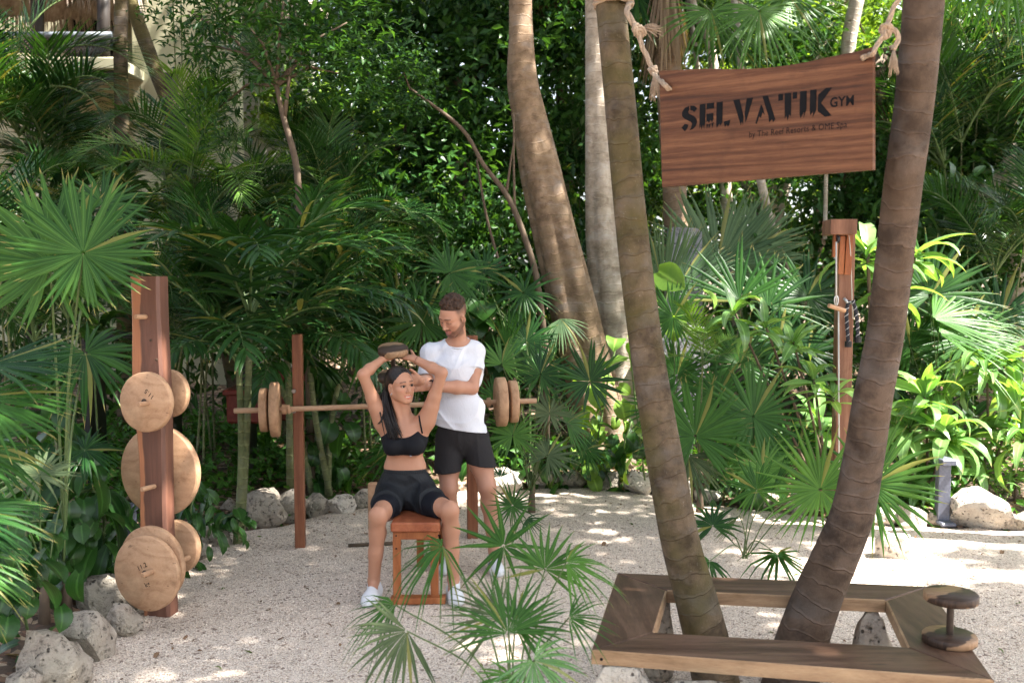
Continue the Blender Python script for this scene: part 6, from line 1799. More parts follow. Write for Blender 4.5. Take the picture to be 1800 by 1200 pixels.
stem_tree('stout twisted tree behind the sign with a forked grey trunk', [(1350, 500, 60, 14), (1345, 400, 55, 14), (1370, 310, 50, 14), (1400, 200, 40, 14), (1450, 60, 34, 14), (1440, -60, 30, 14)],
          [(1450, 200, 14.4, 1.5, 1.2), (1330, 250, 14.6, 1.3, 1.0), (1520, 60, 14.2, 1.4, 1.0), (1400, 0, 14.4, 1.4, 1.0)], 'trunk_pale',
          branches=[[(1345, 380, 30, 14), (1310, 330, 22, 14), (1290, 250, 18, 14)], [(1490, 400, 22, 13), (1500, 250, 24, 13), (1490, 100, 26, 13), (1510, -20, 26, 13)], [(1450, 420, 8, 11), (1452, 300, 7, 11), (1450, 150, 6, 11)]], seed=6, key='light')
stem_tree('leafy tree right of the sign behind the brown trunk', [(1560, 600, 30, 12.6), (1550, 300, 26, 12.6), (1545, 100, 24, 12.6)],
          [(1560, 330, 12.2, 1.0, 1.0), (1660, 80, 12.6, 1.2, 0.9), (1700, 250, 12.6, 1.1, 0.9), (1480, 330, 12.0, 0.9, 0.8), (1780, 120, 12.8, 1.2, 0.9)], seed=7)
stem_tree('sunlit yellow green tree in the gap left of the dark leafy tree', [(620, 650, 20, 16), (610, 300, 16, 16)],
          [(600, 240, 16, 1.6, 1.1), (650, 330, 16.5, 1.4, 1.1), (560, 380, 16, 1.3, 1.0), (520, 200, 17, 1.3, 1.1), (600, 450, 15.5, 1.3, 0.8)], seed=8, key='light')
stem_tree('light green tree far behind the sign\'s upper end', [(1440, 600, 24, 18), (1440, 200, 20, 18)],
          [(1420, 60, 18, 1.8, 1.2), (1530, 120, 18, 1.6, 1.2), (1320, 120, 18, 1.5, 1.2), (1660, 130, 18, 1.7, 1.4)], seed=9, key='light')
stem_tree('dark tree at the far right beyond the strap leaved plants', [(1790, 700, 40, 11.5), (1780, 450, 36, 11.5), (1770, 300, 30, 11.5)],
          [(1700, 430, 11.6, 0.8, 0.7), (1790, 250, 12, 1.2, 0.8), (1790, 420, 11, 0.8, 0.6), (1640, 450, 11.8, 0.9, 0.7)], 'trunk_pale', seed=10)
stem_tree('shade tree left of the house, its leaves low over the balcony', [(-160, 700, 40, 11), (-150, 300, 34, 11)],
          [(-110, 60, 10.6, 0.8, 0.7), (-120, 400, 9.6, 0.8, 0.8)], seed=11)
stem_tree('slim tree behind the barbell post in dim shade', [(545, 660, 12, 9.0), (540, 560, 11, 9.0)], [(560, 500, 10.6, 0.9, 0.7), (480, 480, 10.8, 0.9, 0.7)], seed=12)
stem_tree('leafy twig of lance leaves hanging in front of the thick trunk\'s top', [(912, -60, 12, 8.9), (912, -20, 8, 8.9)], [(918, 30, 8.8, 0.22, 0.28)], seed=13) if False else None
# far wood: one mass of leaves closing the view
def mass(n, seed, x0, x1, ya, yb, z0, z1):
    rn = np.random.default_rng(seed)
    k = 420
    cx = rn.uniform(x0, x1, k); cy = rn.uniform(ya, yb, k); cz = z0 + (z1 - z0) * rn.uniform(0, 1, k)
    # leave an opening in the upper left where the sky shows
    ang = cx / cy; el = (cz - CAM_H) / cy
    open_ = (ang > -0.30) & (ang < -0.17) & (el > 0.09) & (rn.uniform(0, 1, k) < 0.9)
    cx, cy, cz = cx[~open_], cy[~open_], cz[~open_]
    i = rn.integers(0, len(cx), n)
    r = rn.normal(0, 1, (n, 3)); r /= np.linalg.norm(r, axis=1)[:, None]
    r *= rn.uniform(0.5, 1, (n, 1)) * np.array([[1.25, 1.0, 0.85]])
    return np.stack([cx[i], cy[i], cz[i]], 1) + r
mm = leaf_mat('far_wood_leaf', (0.022, 0.055, 0.012), (0.12, 0.19, 0.035), 0.4, 0.5, tip=False, obj_var=0.0, nscale=0.35)
M['far'] = mm
o = link('far_wood', scatter_leaves('far_wood', mass(110000, 11, -17, 18, 17.5, 25, 0.2, 10.5), 0.27, 'far', 9, W=0.22, flat=0.8)); tag(o, kind='stuff')
# lower shade mass right behind the planted beds
def undergrowth(n, seed):
    rn = np.random.default_rng(seed); k = 200
    cx = rn.uniform(-8, 9, k); cy = rn.uniform(10.5, 15.5, k); cz = rn.uniform(0.1, 2.4, k)
    i = rn.integers(0, k, n); r = rn.normal(0, .42, (n, 3))
    p = np.stack([cx[i], cy[i], cz[i]], 1) + r
    p[:, 2] = np.maximum(p[:, 2], 0.05)
    return p[~((p[:, 1] > 12.5) & (p[:, 0] < -2.0))]
o = link('undergrowth', scatter_leaves('undergrowth', undergrowth(30000, 12), 0.16, 'tree_leaf', 10, W=0.24, flat=0.8)); tag(o, kind='stuff')

# ------------------------------------------------------------------ shade trees overhead (crowns above the frame cast the dappled shade)
def shade_tree(label, base, crowns, r0, seed, key='canopy'):
    rg = random.Random(seed); b0 = Vector((base[0], base[1], 0.0 if poly_sd(np.array([base[0]]), np.array([base[1]]), POLY)[0] < 0 else gh(*base)))
    t = thing('shade_tree', label, 'tree', b0, 'tall shade trees over the gravel')
    top = b0 + Vector((0, 0, 4.2)); b = MB(); b.tube([b0 - Vector((0, 0, .1)), b0 + Vector((.1, 0, 2)), top], [r0 * 1.3, r0, r0 * .8], 14); b.build('trunk', M['trunk_big'], t)
    for (x, y, z, r, rz) in crowns:
        o = link('crown', rg.choice(CR[key]), t); o.location = Vector((x, y, z)) - b0; o.scale = (r, r, rz); o.rotation_euler = (0, 0, rg.uniform(0, 6.28))
        b = MB(); b.tube([top, (top + Vector((x, y, z))) / 2 + Vector((0, 0, .3)), Vector((x, y, z))], [r0 * .7, r0 * .35, .02], 8); b.build('limb', M['trunk_big'], t)
CANOPY = []
rgc = random.Random(21)
def sun_shift(x, y, z):            # where something at height z must stand to shade the ground at (x, y)
    k = z / SUN_VEC.z
    return x + SUN_VEC.x * k, y + SUN_VEC.y * k
def canopy_over(gx, gy, z, r, rz):
    z *= 1.3; x, y = sun_shift(gx, gy, z); return (x, y, z, r * 1.08, rz * 1.2)
shade_tree('tall shade tree beyond the frame edge on the plate tower side', (-4.6, 3.2), [canopy_over(x, y, z, 1.45, .6) for (x, y, z) in ((-3.2, 4.0, 5.6), (-2.6, 5.9, 6.0), (-4.0, 7.4, 6.4), (-4.8, 5.3, 6.2), (-5.2, 9.9, 6.8))], .2, 1)
shade_tree('tall shade tree beside the photographer', (2.6, 0.8), [canopy_over(x, y, z, 1.4, .6) for (x, y, z) in ((-1.2, 3.6, 5.4), (0.9, 3.4, 5.6), (-0.9, 5.5, 6.2), (0.7, 5.2, 6.0), (1.9, 4.2, 5.6), (-1.0, 7.3, 6.6), (0.6, 7.0, 6.4), (2.7, 3.0, 5.8))], .22, 2)
shade_tree('tall shade tree behind the thick leaning trunk', (-0.6, 13.2), [canopy_over(x, y, z, 1.5, .7) for (x, y, z) in ((-1.5, 9.4, 7.4), (-0.6, 11.4, 7.8), (1.9, 11.2, 8.0), (-2.0, 13.4, 8.2))], .22, 3)
shade_tree('tall shade tree past the frame edge beyond the bollard', (7.2, 8.4), [canopy_over(x, y, z, 1.1, .55) for (x, y, z) in ((2.6, 10.4, 7.4), (4.4, 12.0, 8.0), (6.0, 13.0, 8.4), (3.9, 5.6, 6.6))], .2, 4)
shade_tree('unseen tree added to shade the thatched house', (-9.5, 11.0), [canopy_over(x, y, z, 1.6, .7) for (x, y, z) in ((-6.5, 13.2, 8.0), (-4.6, 13.4, 8.2), (-3.0, 14.6, 8.6), (-5.8, 15.4, 8.8), (-6.0, 11.2, 7.6), (-4.4, 11.2, 7.4), (-7.6, 14.6, 8.4))], .2, 5)  # out of view; put in to keep direct sun off the house walls
# ------------------------------------------------------------------ figures: smooth blended volumes turned into one surface
def _arr(v): return np.array([v[0], v[1], v[2]], dtype=np.float32)
class Vol:
    def __init__(s, xs, ys, zs):
        s.x, s.y, s.z = [np.asarray(a, dtype=np.float32) for a in (xs, ys, zs)]
        s.F = np.full((len(xs), len(ys), len(zs)), 0.3, dtype=np.float32)
    def sl(s, lo, hi):
        r = []
        for a, l, h in zip((s.x, s.y, s.z), lo, hi):
            i0 = max(0, int(np.searchsorted(a, l)) - 1); i1 = min(len(a), int(np.searchsorted(a, h)) + 1)
            if i1 <= i0: return None
            r.append(slice(i0, i1))
        return tuple(r)
    def comb(s, sl, d, k, op):
        f = s.F[sl]
        if op == 'add':
            h = np.clip(0.5 + 0.5 * (f - d) / k, 0, 1); s.F[sl] = f * (1 - h) + d * h - k * h * (1 - h)
        else:
            d = -d
            h = np.clip(0.5 - 0.5 * (f - d) / k, 0, 1); s.F[sl] = f * (1 - h) + d * h + k * h * (1 - h)
    def cone(s, a, b, ra, rb, k=0.02, op='add'):
        a, b = _arr(a), _arr(b); m = max(ra, rb) + k + 0.03
        sl = s.sl(np.minimum(a, b) - m, np.maximum(a, b) + m)
        if sl is None: return s
        X = s.x[sl[0]][:, None, None] - a[0]; Y = s.y[sl[1]][None, :, None] - a[1]; Z = s.z[sl[2]][None, None, :] - a[2]
        e = b - a; L2 = float(e @ e) + 1e-12
        t = np.clip((X * e[0] + Y * e[1] + Z * e[2]) / L2, 0, 1)
        d = np.sqrt((X - t * e[0]) ** 2 + (Y - t * e[1]) ** 2 + (Z - t * e[2]) ** 2) - (ra + (rb - ra) * t)
        s.comb(sl, d, k, op); return s
    def ell(s, c, r, Rm=None, k=0.02, op='add'):
        c = _arr(c); r = np.array(r, dtype=np.float32); m = float(r.max()) + k + 0.03
        sl = s.sl(c - m, c + m)
        if sl is None: return s
        X = s.x[sl[0]][:, None, None] - c[0]; Y = s.y[sl[1]][None, :, None] - c[1]; Z = s.z[sl[2]][None, None, :] - c[2]
        if Rm is not None:
            q = np.array(Rm, dtype=np.float32)     # columns = local axes
            X, Y, Z = (X * q[0, 0] + Y * q[1, 0] + Z * q[2, 0]), (X * q[0, 1] + Y * q[1, 1] + Z * q[2, 1]), (X * q[0, 2] + Y * q[1, 2] + Z * q[2, 2])
        k0 = np.sqrt((X / r[0]) ** 2 + (Y / r[1]) ** 2 + (Z / r[2]) ** 2); k1 = np.sqrt((X / r[0] ** 2) ** 2 + (Y / r[1] ** 2) ** 2 + (Z / r[2] ** 2) ** 2) + 1e-9
        s.comb(sl, k0 * (k0 - 1) / k1, k, op); return s
    def plane(s, p, n, k=0.004):
        """keep the side the normal points away from"""
        n = Vector(n).normalized(); p = Vector(p)
        d = (s.x[:, None, None] - p.x) * n.x + (s.y[None, :, None] - p.y) * n.y + (s.z[None, None, :] - p.z) * n.z
        f = s.F; h = np.clip(0.5 - 0.5 * (f - d) / k, 0, 1); s.F = (f * (1 - h) + d * h + k * h * (1 - h)).astype(np.float32); return s
    def displace(s, fn, amp):
        s.F += amp * fn(s.x[:, None, None], s.y[None, :, None], s.z[None, None, :]).astype(np.float32); return s
    def surface(s):
        F = s.F; ins = F < 0
        nx, ny, nz = F.shape
        cnt = np.zeros((nx - 1, ny - 1, nz - 1), dtype=np.uint8)
        for i in (0, 1):
            for j in (0, 1):
                for k in (0, 1):
                    cnt += ins[i:nx - 1 + i, j:ny - 1 + j, k:nz - 1 + k]
        act = (cnt > 0) & (cnt < 8)
        I, J, K = np.nonzero(act)
        idx = np.full(act.shape, -1, dtype=np.int32); idx[I, J, K] = np.arange(len(I))
        acc = np.zeros((len(I), 3)); num = np.zeros(len(I))
        C = [(a, b, c) for a in (0, 1) for b in (0, 1) for c in (0, 1)]
        val = {c: F[I + c[0], J + c[1], K + c[2]].astype(float) for c in C}
        pos = {c: np.stack([s.x[I + c[0]], s.y[J + c[1]], s.z[K + c[2]]], 1).astype(float) for c in C}
        for c in C:
            for ax in range(3):
                if c[ax] == 0:
                    e = list(c); e[ax] = 1; e = tuple(e)
                    m = (val[c] < 0) != (val[e] < 0)
                    t = np.where(m, val[c] / np.where(m, val[c] - val[e], 1), 0)
                    acc += np.where(m[:, None], pos[c] + (pos[e] - pos[c]) * t[:, None], 0); num += m
        V = acc / num[:, None]
        quads = []
        for ax in range(3):
            a = [slice(None)] * 3; b_ = [slice(None)] * 3
            a[ax] = slice(0, -1); b_[ax] = slice(1, None)
            A, B = ins[tuple(a)], ins[tuple(b_)]
            X = A != B
            i, j, k = np.nonzero(X)
            g = np.stack([i, j, k], 1)
            o1, o2 = [(1, 2), (2, 0), (0, 1)][ax]
            ok = (g[:, o1] > 0) & (g[:, o2] > 0) & (g[:, o1] < F.shape[o1] - 1) & (g[:, o2] < F.shape[o2] - 1)
            g = g[ok]; sg = A[g[:, 0], g[:, 1], g[:, 2]]
            def cell(d1, d2):
                q = g.copy(); q[:, o1] -= d1; q[:, o2] -= d2; return idx[q[:, 0], q[:, 1], q[:, 2]]
            q = np.stack([cell(1, 1), cell(0, 1), cell(0, 0), cell(1, 0)], 1)
            q[~sg] = q[~sg][:, ::-1]
            quads.append(q)
        return V, np.concatenate(quads).astype(np.int32)
def axes_range(lo, hi, step, fine=None, fstep=0.003):
    out = []; x = lo
    while x < hi:
        out.append(x)
        f = step
        for (a, b) in (fine or []):
            if a <= x <= b: f = fstep
            elif a - step < x < a: f = min(f, max(fstep, a - x))
        x += f
    return np.array(out)
def fold_fn(seed, f1=22, f2=47, stretch=(1, 1, .55)):
    def f(X, Y, Z):
        X, Y, Z = X * stretch[0], Y * stretch[1], Z * stretch[2]
        w = 0.8 * np.sin(X * 9 + Z * 7 + seed) + 0.6 * np.sin(Z * 13 - Y * 11 + seed * 2)
        a = np.sin(X * f1 + Z * f1 * .6 + w * 2 + seed); b = np.sin(Z * f2 - X * f1 * .8 + w * 3 + seed * 1.7)
        c = (1 - np.abs(np.sin((X * f1 * .35 + Z * f1 * .75 + w * 1.6 + seed * .7)))) ** 3; e = (1 - np.abs(np.sin((Z * f2 * .45 - X * f1 * .5 + w * 2.1 + seed)))) ** 3
        return (a * 0.45 + 0.25 * b) * (0.6 + 0.4 * np.sin(Z * 6 + X * 5 + seed)) - 1.1 * c - .7 * e
    return f
def skin_mat():
    m, nt, b, o = new_mat('skin')
    at_ = nt.nodes.new('ShaderNodeAttribute'); at_.attribute_name = 'Col'
    n = noise(nt, texco(nt), 35, 4); 
    c = mixc(nt, math_node(nt, 'MULTIPLY', n, 0.28), at_.outputs[0], (0.30, 0.12, 0.07))
    nt.links.new(c, b.inputs['Base Color'])
    b.inputs['Roughness'].default_value = 0.48; b.inputs['Specular IOR Level'].default_value = 0.35
    b.inputs['Subsurface Weight'].default_value = 0.12; b.inputs['Subsurface Radius'].default_value = (0.012, 0.005, 0.003); b.inputs['Subsurface Scale'].default_value = 1.0
    bump(nt, b, noise(nt, texco(nt), 160, 3), 0.08, 0.002)
    return m
def cloth_mat(name, c, rough=0.8, sheen=0.3, bs=0.1, attr=False):
    m, nt, b, o = new_mat(name)
    n = noise(nt, texco(nt), 420, 2)
    n2 = noise(nt, texco(nt, (1, 1, 0.6)), 14, 4, 0.6, 0.8)
    nt.links.new(ramp(nt, n, [(0.3, tuple(x * 0.88 for x in c)), (0.7, c)]), b.inputs['Base Color'])
    b.inputs['Roughness'].default_value = rough; b.inputs['Sheen Weight'].default_value = sheen; b.inputs['Specular IOR Level'].default_value = 0.2
    bump(nt, b, math_node(nt, 'ADD', math_node(nt, 'MULTIPLY', n, .1), n2), bs, 0.02)
    return m
M['skin'] = skin_mat()
M['shirt'] = cloth_mat('white_cotton', (0.66, 0.67, 0.72), 0.9, 0.0, 0.35)
M['short_m'] = cloth_mat('dark_grey_shorts_cloth', (0.022, 0.020, 0.021), 0.8, 0.0, 0.35)
M['bra'] = cloth_mat('black_stretch_cloth', (0.006, 0.0065, 0.009), 0.75, 0.0, 0.05)
M['short_w'] = cloth_mat('charcoal_nylon', (0.013, 0.015, 0.018), 0.6, 0.0, 0.5)
M['tights'] = cloth_mat('navy_black_tights', (0.005, 0.006, 0.010), 0.75, 0.0, 0.05)
M['sock'] = cloth_mat('white_sock', (0.72, 0.72, 0.72), 0.9)
M['shoe'] = cloth_mat('white_knit_shoe', (0.66, 0.67, 0.70), 0.7)
M['sole'] = plain('white_rubber_sole', (0.55, 0.55, 0.54), 0.5)
M['lace'] = plain('grey_laces', (0.28, 0.29, 0.33), 0.8)
M['blue'] = plain('navy_shoe_stripe', (0.03, 0.06, 0.20), 0.6)
def hair_mat(name, c1, c2, rough=0.35, spec=0.5):
    m, nt, b, o = new_mat(name)
    n = noise(nt, texco(nt, (1, 1, 0.25)), 110, 4, 0.7)
    nt.links.new(ramp(nt, n, [(0.3, c1), (0.7, c2)]), b.inputs['Base Color']); b.inputs['Roughness'].default_value = rough; b.inputs['Specular IOR Level'].default_value = spec
    bump(nt, b, n, 0.5, 0.004)
    return m
M['hair_w'] = hair_mat('long_black_hair', (0.004, 0.0035, 0.0035), (0.018, 0.013, 0.011), 0.36, 0.3)
M['hair_m'] = hair_mat('curly_brown_hair', (0.010, 0.006, 0.004), (0.075, 0.038, 0.022), 0.6, 0.25)
M['eye_white'] = plain('eye_white', (0.62, 0.60, 0.58), 0.2, var=0.02)
M['iris'] = plain('dark_brown_iris', (0.02, 0.012, 0.008), 0.15)
M['teeth'] = plain('teeth', (0.50, 0.47, 0.43), 0.3, var=0.02)
def head_frame(fwd, roll=0.0):
    y = Vector(fwd).normalized(); x = y.cross(UPV).normalized(); z = x.cross(y)      # x: the person's right
    Rm = Matrix((x, y, z)).transposed()
    return Rm @ Matrix.Rotation(roll, 3, 'Y')
def head(vol, c, Rm, s=1.0, closed=False, male=False):
    c = Vector(c)
    T = lambda x, y, z: c + Rm @ (Vector((x, y, z)) * s)
    E = lambda p, r, k=.015, op='add': vol.ell(T(*p), [a * s for a in r], Rm, k, op)
    Cn = lambda a, b, ra, rb, k=.012, op='add': vol.cone(T(*a), T(*b), ra * s, rb * s, k, op)
    E((0, -.018, .036), (.074, .092, .082), .01)
    E((0, .028, .0), (.062, .060, .085), .03)
    E((0, .030, -.045), (.050, .055, .055), .025)
    for sx in (-1, 1):
        Cn(((.052 if male else .047) * sx, .002, -.045), (.020 * sx, .066, -.093), .024, .018, .022)          # jaw
        E((.043 * sx, .058, -.022), (.022, .022, .018), .022)                               # cheekbone
        E((.032 * sx, .040, -.050), (.022, .028, .030), .028)
        E((.033 * sx, .050, .022), (.024, .032, .014), .018)                                # brow side
        E((.076 * sx, -.008, -.012), (.008, .018, .031), .008)                              # ear
        E((.080 * sx, -.002, -.012), (.005, .009, .018), .005, 'sub')
    Cn((-.034, .078, .026), (.034, .078, .026), .010, .010, .014)                           # brow ridge
    E((0, .068, -.098), (.019, .018, .016 if not male else .019), .016)                     # chin
    for sx in (-1, 1):
        E((.032 * sx, .096, .003), (.018, .014, .012), .012, 'sub')                         # eye sockets
        E((.031 * sx, .075, .003), (.0145, .0145, .0125), .004)                             # lid ball
        if not closed: E((.031 * sx, .0895, .0012), (.0125, .006, .0040), .003, 'sub')
    Cn((0, .080, .014), (0, .104, -.030), .0075, .0105, .010)                               # nose
    for sx in (-1, 1): E((.0115 * sx, .093, -.036), (.0085, .010, .0075), .006)
    E((0, .105, -.034), (.0105, .0095, .009), .006)
    Cn((-.019, .083, -.062), (.019, .083, -.062), .0055, .0055, .006); E((0, .088, -.062), (.014, .008, .0060), .006)
    Cn((-.017, .080, -.076), (.017, .080, -.076), .006, .006, .006); E((0, .085, -.076), (.013, .008, .0065), .006)
    if male: Cn((-.025, .0885, -.0685), (.025, .0885, -.0685), .0018, .0018, .004, 'sub')
    else:
        for sx in (-1, 1): Cn((0, .0925, -.0700), (.025 * sx, .080, -.0630), .0042, .0016, .003, 'sub')
    return T
def paint_face(V, c, Rm, s, base, lip, brow, beard=None, col=None, closed=False, hairc=None):
    L = (V - np.array(c)) @ np.array(Rm) / s
    x, y, z = np.abs(L[:, 0]), L[:, 1], L[:, 2]
    col = np.tile(np.array(base, dtype=np.float32), (len(V), 1)) if col is None else col
    def mix(m, cc):
        m = np.clip(m, 0, 1)[:, None]; col[:] = col * (1 - m) + np.array(cc, dtype=np.float32) * m
    near = (np.linalg.norm(L, axis=1) < 0.17)
    if beard:
        zl = -.016 - .62 * np.clip(y, -.01, .07)
        m = np.clip((zl - z) / .014 + .3, 0, 1) * np.clip((y + .012) / .01, 0, 1) * np.clip((z + .135) / .02, 0, 1) * near
        sideb = np.clip((x - .06) / .008, 0, 1) * np.clip((.03 - z) / .03, 0, 1) * np.clip(1 - np.abs(y - .014) / .016, 0, 1) * (z > -.03) * near
        m = np.maximum(m, sideb)
        mus = (x < .03) * (z < -.044) * (z > -.060) * (y > .07)
        mix(np.maximum(m, mus * near) * 0.82, beard)
    lipm = ((x / .031) ** 2 + ((z + .070 - x * x * 8) / .0135) ** 2 < 1) * (y > .072) * near
    mix(lipm * 0.8, lip)
    zb = .030 - 6.0 * (x - .028) ** 2 - (x > .045) * (x - .045) * .25
    bm = (x > .012) * (x < .052) * np.clip(1 - np.abs(z - zb) / .0048, 0, 1) * (y > .03) * near
    mix(bm * 1.6, brow)
    em = (((x - .031) / .0175) ** 2 + ((z - .003) / .0085) ** 2)
    mix((em < 1) * (y > .06) * near * (0.55 if not closed else 0.3), (0.10, 0.045, 0.03))
    lash = (np.abs(em - 0.85) < 0.32) * (z > .002) * (y > .06) * near if not closed else (np.abs(x - .031) < .016) * (np.abs(z + .003 - (x - .031) ** 2 * 10) < .0024) * (y > .06) * near
    mix(lash * 0.9, (0.02, 0.012, 0.01))
    mix(near * (np.exp(-(((x - .04) / .016) ** 2 + ((z + .028) / .014) ** 2)) * .25) * (y > .03), tuple(np.array(lip) * 1.1))
    if hairc is not None:
        hl = np.clip((z - .0) / .05, 0, 1) * (np.linalg.norm(L, axis=1) < 0.15) * np.clip((.035 - y) / .02, 0, 1)
        hl = np.maximum(hl, np.clip((-.03 - y) / .02, 0, 1) * np.clip((z + .05) / .05, 0, 1) * (np.linalg.norm(L, axis=1) < 0.15))
        mix(hl * 0.9, hairc)
    return col
def hand(vol, wrist, d, palm_n, s=1.0, curl=0.5, thumb_side=1, k=.006, spread=.10, curls=None, tl=0.04):
    """wrist point, direction of the fingers, palm normal; fingers bend towards the palm normal"""
    d = Vector(d).normalized(); n = Vector(palm_n); n = (n - d * n.dot(d)).normalized(); t = d.cross(n) * thumb_side
    w = Vector(wrist)
    L = .088 * s
    for i, q in enumerate((-.030, -.010, .010, .028)):
        vol.cone(w + t * q * .55 * s, w + d * L + t * q * s, .013 * s, .0115 * s, .012)
    vol.ell(w + d * L * .5, (.034 * s, .046 * s, .014 * s), Matrix((t, d, n)).transposed(), .01)
    for i, (q, fl) in enumerate(((.030, .068), (.010, .077), (-.011, .072), (-.030, .056))):
        c = (curls[i] if curls else curl)
        p = w + d * L + t * q * s; e = (d + t * (q * 3.0 * spread * 3)).normalized()
        r = .0088 * s
        for j, f in enumerate((.45, .31, .24)):
            a = c * (0.65 + .5 * j)
            e = (e * math.cos(a) + n * math.sin(a)).normalized()
            p2 = p + e * fl * f * s
            vol.cone(p, p2, r, r * .9, .003); p = p2; r *= .9
    p = w + d * L * .25 + t * .026 * s; e = (d * .8 + t * .5 + n * tl).normalized()
    for f, r in ((.040, .0125), (.032, .0105), (.026, .0095)):
        p2 = p + e * f * s; vol.cone(p, p2, r * s, r * .9 * s, .006); p = p2; e = (e * .85 + d * .2 + n * .25).normalized()
def build_vol(name, vol, mat, parent, colfn=None, smooth=True):
    V, Fq = vol.surface()
    col = colfn(V) if colfn else None
    me = mesh_data(name, V, Fq, [mat], smooth, None, root_loc(parent), None, col)
    return link(name, me, parent)
def shoe(parent, ankle, toe, blue=False, size=0.27, side=1):
    """ankle: point above the heel on the ground plane; toe: point on the ground"""
    a = Vector((ankle[0], ankle[1], 0)); t = Vector((toe[0], toe[1], 0)); d = (t - a).normalized(); s_ = d.cross(UPV)
    h = a - d * 0.06; L = size
    Rm = Matrix((s_, d, UPV)).transposed()
    lo = a - Vector((.3, .3, 0)); hi = a + Vector((.3, .3, 0))
    vol = Vol(axes_range(lo.x, hi.x, .005), axes_range(lo.y, hi.y, .005), axes_range(-.02, .17, .005))
    vol.cone(h + d * .035 + Vector((0, 0, .045)), h + d * .055 + Vector((0, 0, .085)), .036, .036, .02)
    vol.cone(h + d * .04 + Vector((0, 0, .035)), h + d * (L - .075) + Vector((0, 0, .032)) , .036, .040, .03)
    vol.ell(h + d * (L - .085) + Vector((0, 0, .034)), (.046, .080, .034), Rm, .02)
    vol.cone(h + d * .09 + Vector((0, 0, .080)), h + d * .155 + Vector((0, 0, .052)), .027, .024, .03)
    vol.cone(h + d * .045 + Vector((0, 0, .11)), h + d * .05 + Vector((0, 0, .18)), .03, .034, .006, 'sub')
    vol.plane((0, 0, .022), (0, 0, -1))
    parent = build_vol('shoe', vol, M['shoe'], parent)
    vol = Vol(axes_range(lo.x, hi.x, .005), axes_range(lo.y, hi.y, .005), axes_range(-.02, .06, .004))
    vol.cone(h + d * .036 + Vector((0, 0, .02)), h + d * (L - .075) + Vector((0, 0, .02)), .040, .045, .02)
    vol.ell(h + d * (L - .085) + Vector((0, 0, .02)), (.051, .086, .04), Rm, .01)
    vol.plane((0, 0, .030), (0, 0, 1)); vol.plane((0, 0, .001), (0, 0, -1))
    build_vol('sole', vol, M['sole'], parent)
    b = MB()
    for k in range(5):
        c = h + d * (.085 + .018 * k) + Vector((0, 0, .108 - .0115 * k))
        b.tube([c - s_ * .024 - Vector((0, 0, .008)), c + Vector((0, 0, .001)), c + s_ * .024 - Vector((0, 0, .008))], .0028, 6)
    c = h + d * .08 + Vector((0, 0, .112))
    for sg in (-1, 1):
        b.tube([c, c + s_ * sg * .02 + Vector((0, 0, .012)), c + s_ * sg * .035, c + s_ * sg * .02 - Vector((0, 0, .012)), c], .0022, 6)
    b.build('laces', M['lace' if not blue else 'blue'], parent)
    if blue:
        for sg in (-1, 1):
            for k in range(3):
                b = MB(); c = h + d * (.10 + .022 * k) + s_ * sg * .039
                b.tube([c + Vector((0, 0, .034)), c + d * .012 - s_ * sg * .008 + Vector((0, 0, .066))], .0045, 6); b.build('stripe', M['blue'], parent)

# ------------------------------------------------------------------ the woman on the bench
W = {}
wY = 6.04
W['pel'] = P(713, 868, 6.06); W['waist'] = P(712, 822, 6.03); W['chest'] = P(711, 768, 6.00); W['nb'] = P(711, 738, 6.00)
W['head'] = P(704, 677, 5.97)
W['shR'] = P(672, 742, 6.00); W['shL'] = P(750, 740, 5.99)
W['elR'] = P(638, 658, 5.93); W['elL'] = P(777, 655, 5.93)
W['wrR'] = P(671, 632, 6.03); W['wrL'] = P(727, 630, 6.03)
W['hipR'] = P(693, 880, 6.05); W['hipL'] = P(734, 880, 6.05)
W['knR'] = P(665, 905, 5.67); W['knL'] = P(791, 896, 5.70)
W['anR'] = P(657, 1020, 5.78); W['anL'] = P(797, 1018, 5.80)
woman = thing('person', 'woman in black sports bra and shorts sitting on the bench, lifting a wooden dumbbell overhead', 'person', (W['pel'].x, W['pel'].y, 0))
SK_W = (0.44, 0.225, 0.14)
fwdW = Vector((0.62, -0.78, 0.02)); HW = head_frame(fwdW, R(4))
fz = [(1.03, 1.52)]; fx = [(W['head'].x - .10, W['head'].x + .13)]
vol = Vol(axes_range(-1.02, -.28, .006, fx, .0032), axes_range(5.52, 6.25, .0045), axes_range(.04, 1.56, .006, fz, .0032))
# torso
vol.ell(W['pel'] + Vector((0, .01, .03)), (.155, .115, .12), None, .03)
vol.ell(W['waist'], (.130, .092, .12), None, .05)
vol.ell(W['chest'] + Vector((0, .01, -.02)), (.132, .096, .13), None, .05)
vol.ell(W['nb'] + Vector((0, .025, -.035)), (.125, .065, .06), None, .04)
for sx in (-1, 1): vol.ell(W['chest'] + Vector((.062 * sx, -.065, -.045)), (.056, .050, .056), None, .03)
# shoulders, arms up
for sd, sx in (('R', -1), ('L', 1)):
    sh, el, wr = W['sh' + sd], W['el' + sd], W['wr' + sd]
    vol.ell(sh + Vector((.006 * -sx, .01, .0)), (.050, .048, .052), None, .04)
    vol.cone(sh + Vector((-.045 * sx, .015, -.09)), sh + (el - sh) * .30, .040, .044, .05)
    vol.cone(sh, sh + (el - sh) * .5, .043, .039, .03)
    vol.cone(sh + (el - sh) * .5, el, .038, .032, .02)
    mid = el + (wr - el) * .35
    vol.cone(el, mid, .032, .034, .015); vol.cone(mid, wr, .033, .022, .015)
    pn = Vector((0, -.25, 1))
    hd = Vector((DB_TOP.x - wr.x, 0.06, 0.015)).normalized()
    hand(vol, wr, (hd + Vector((0, .5, 0))).normalized(), pn, .93, curls=(.25, .25, .28, .3), thumb_side=(-1 if sd == 'R' else 1))
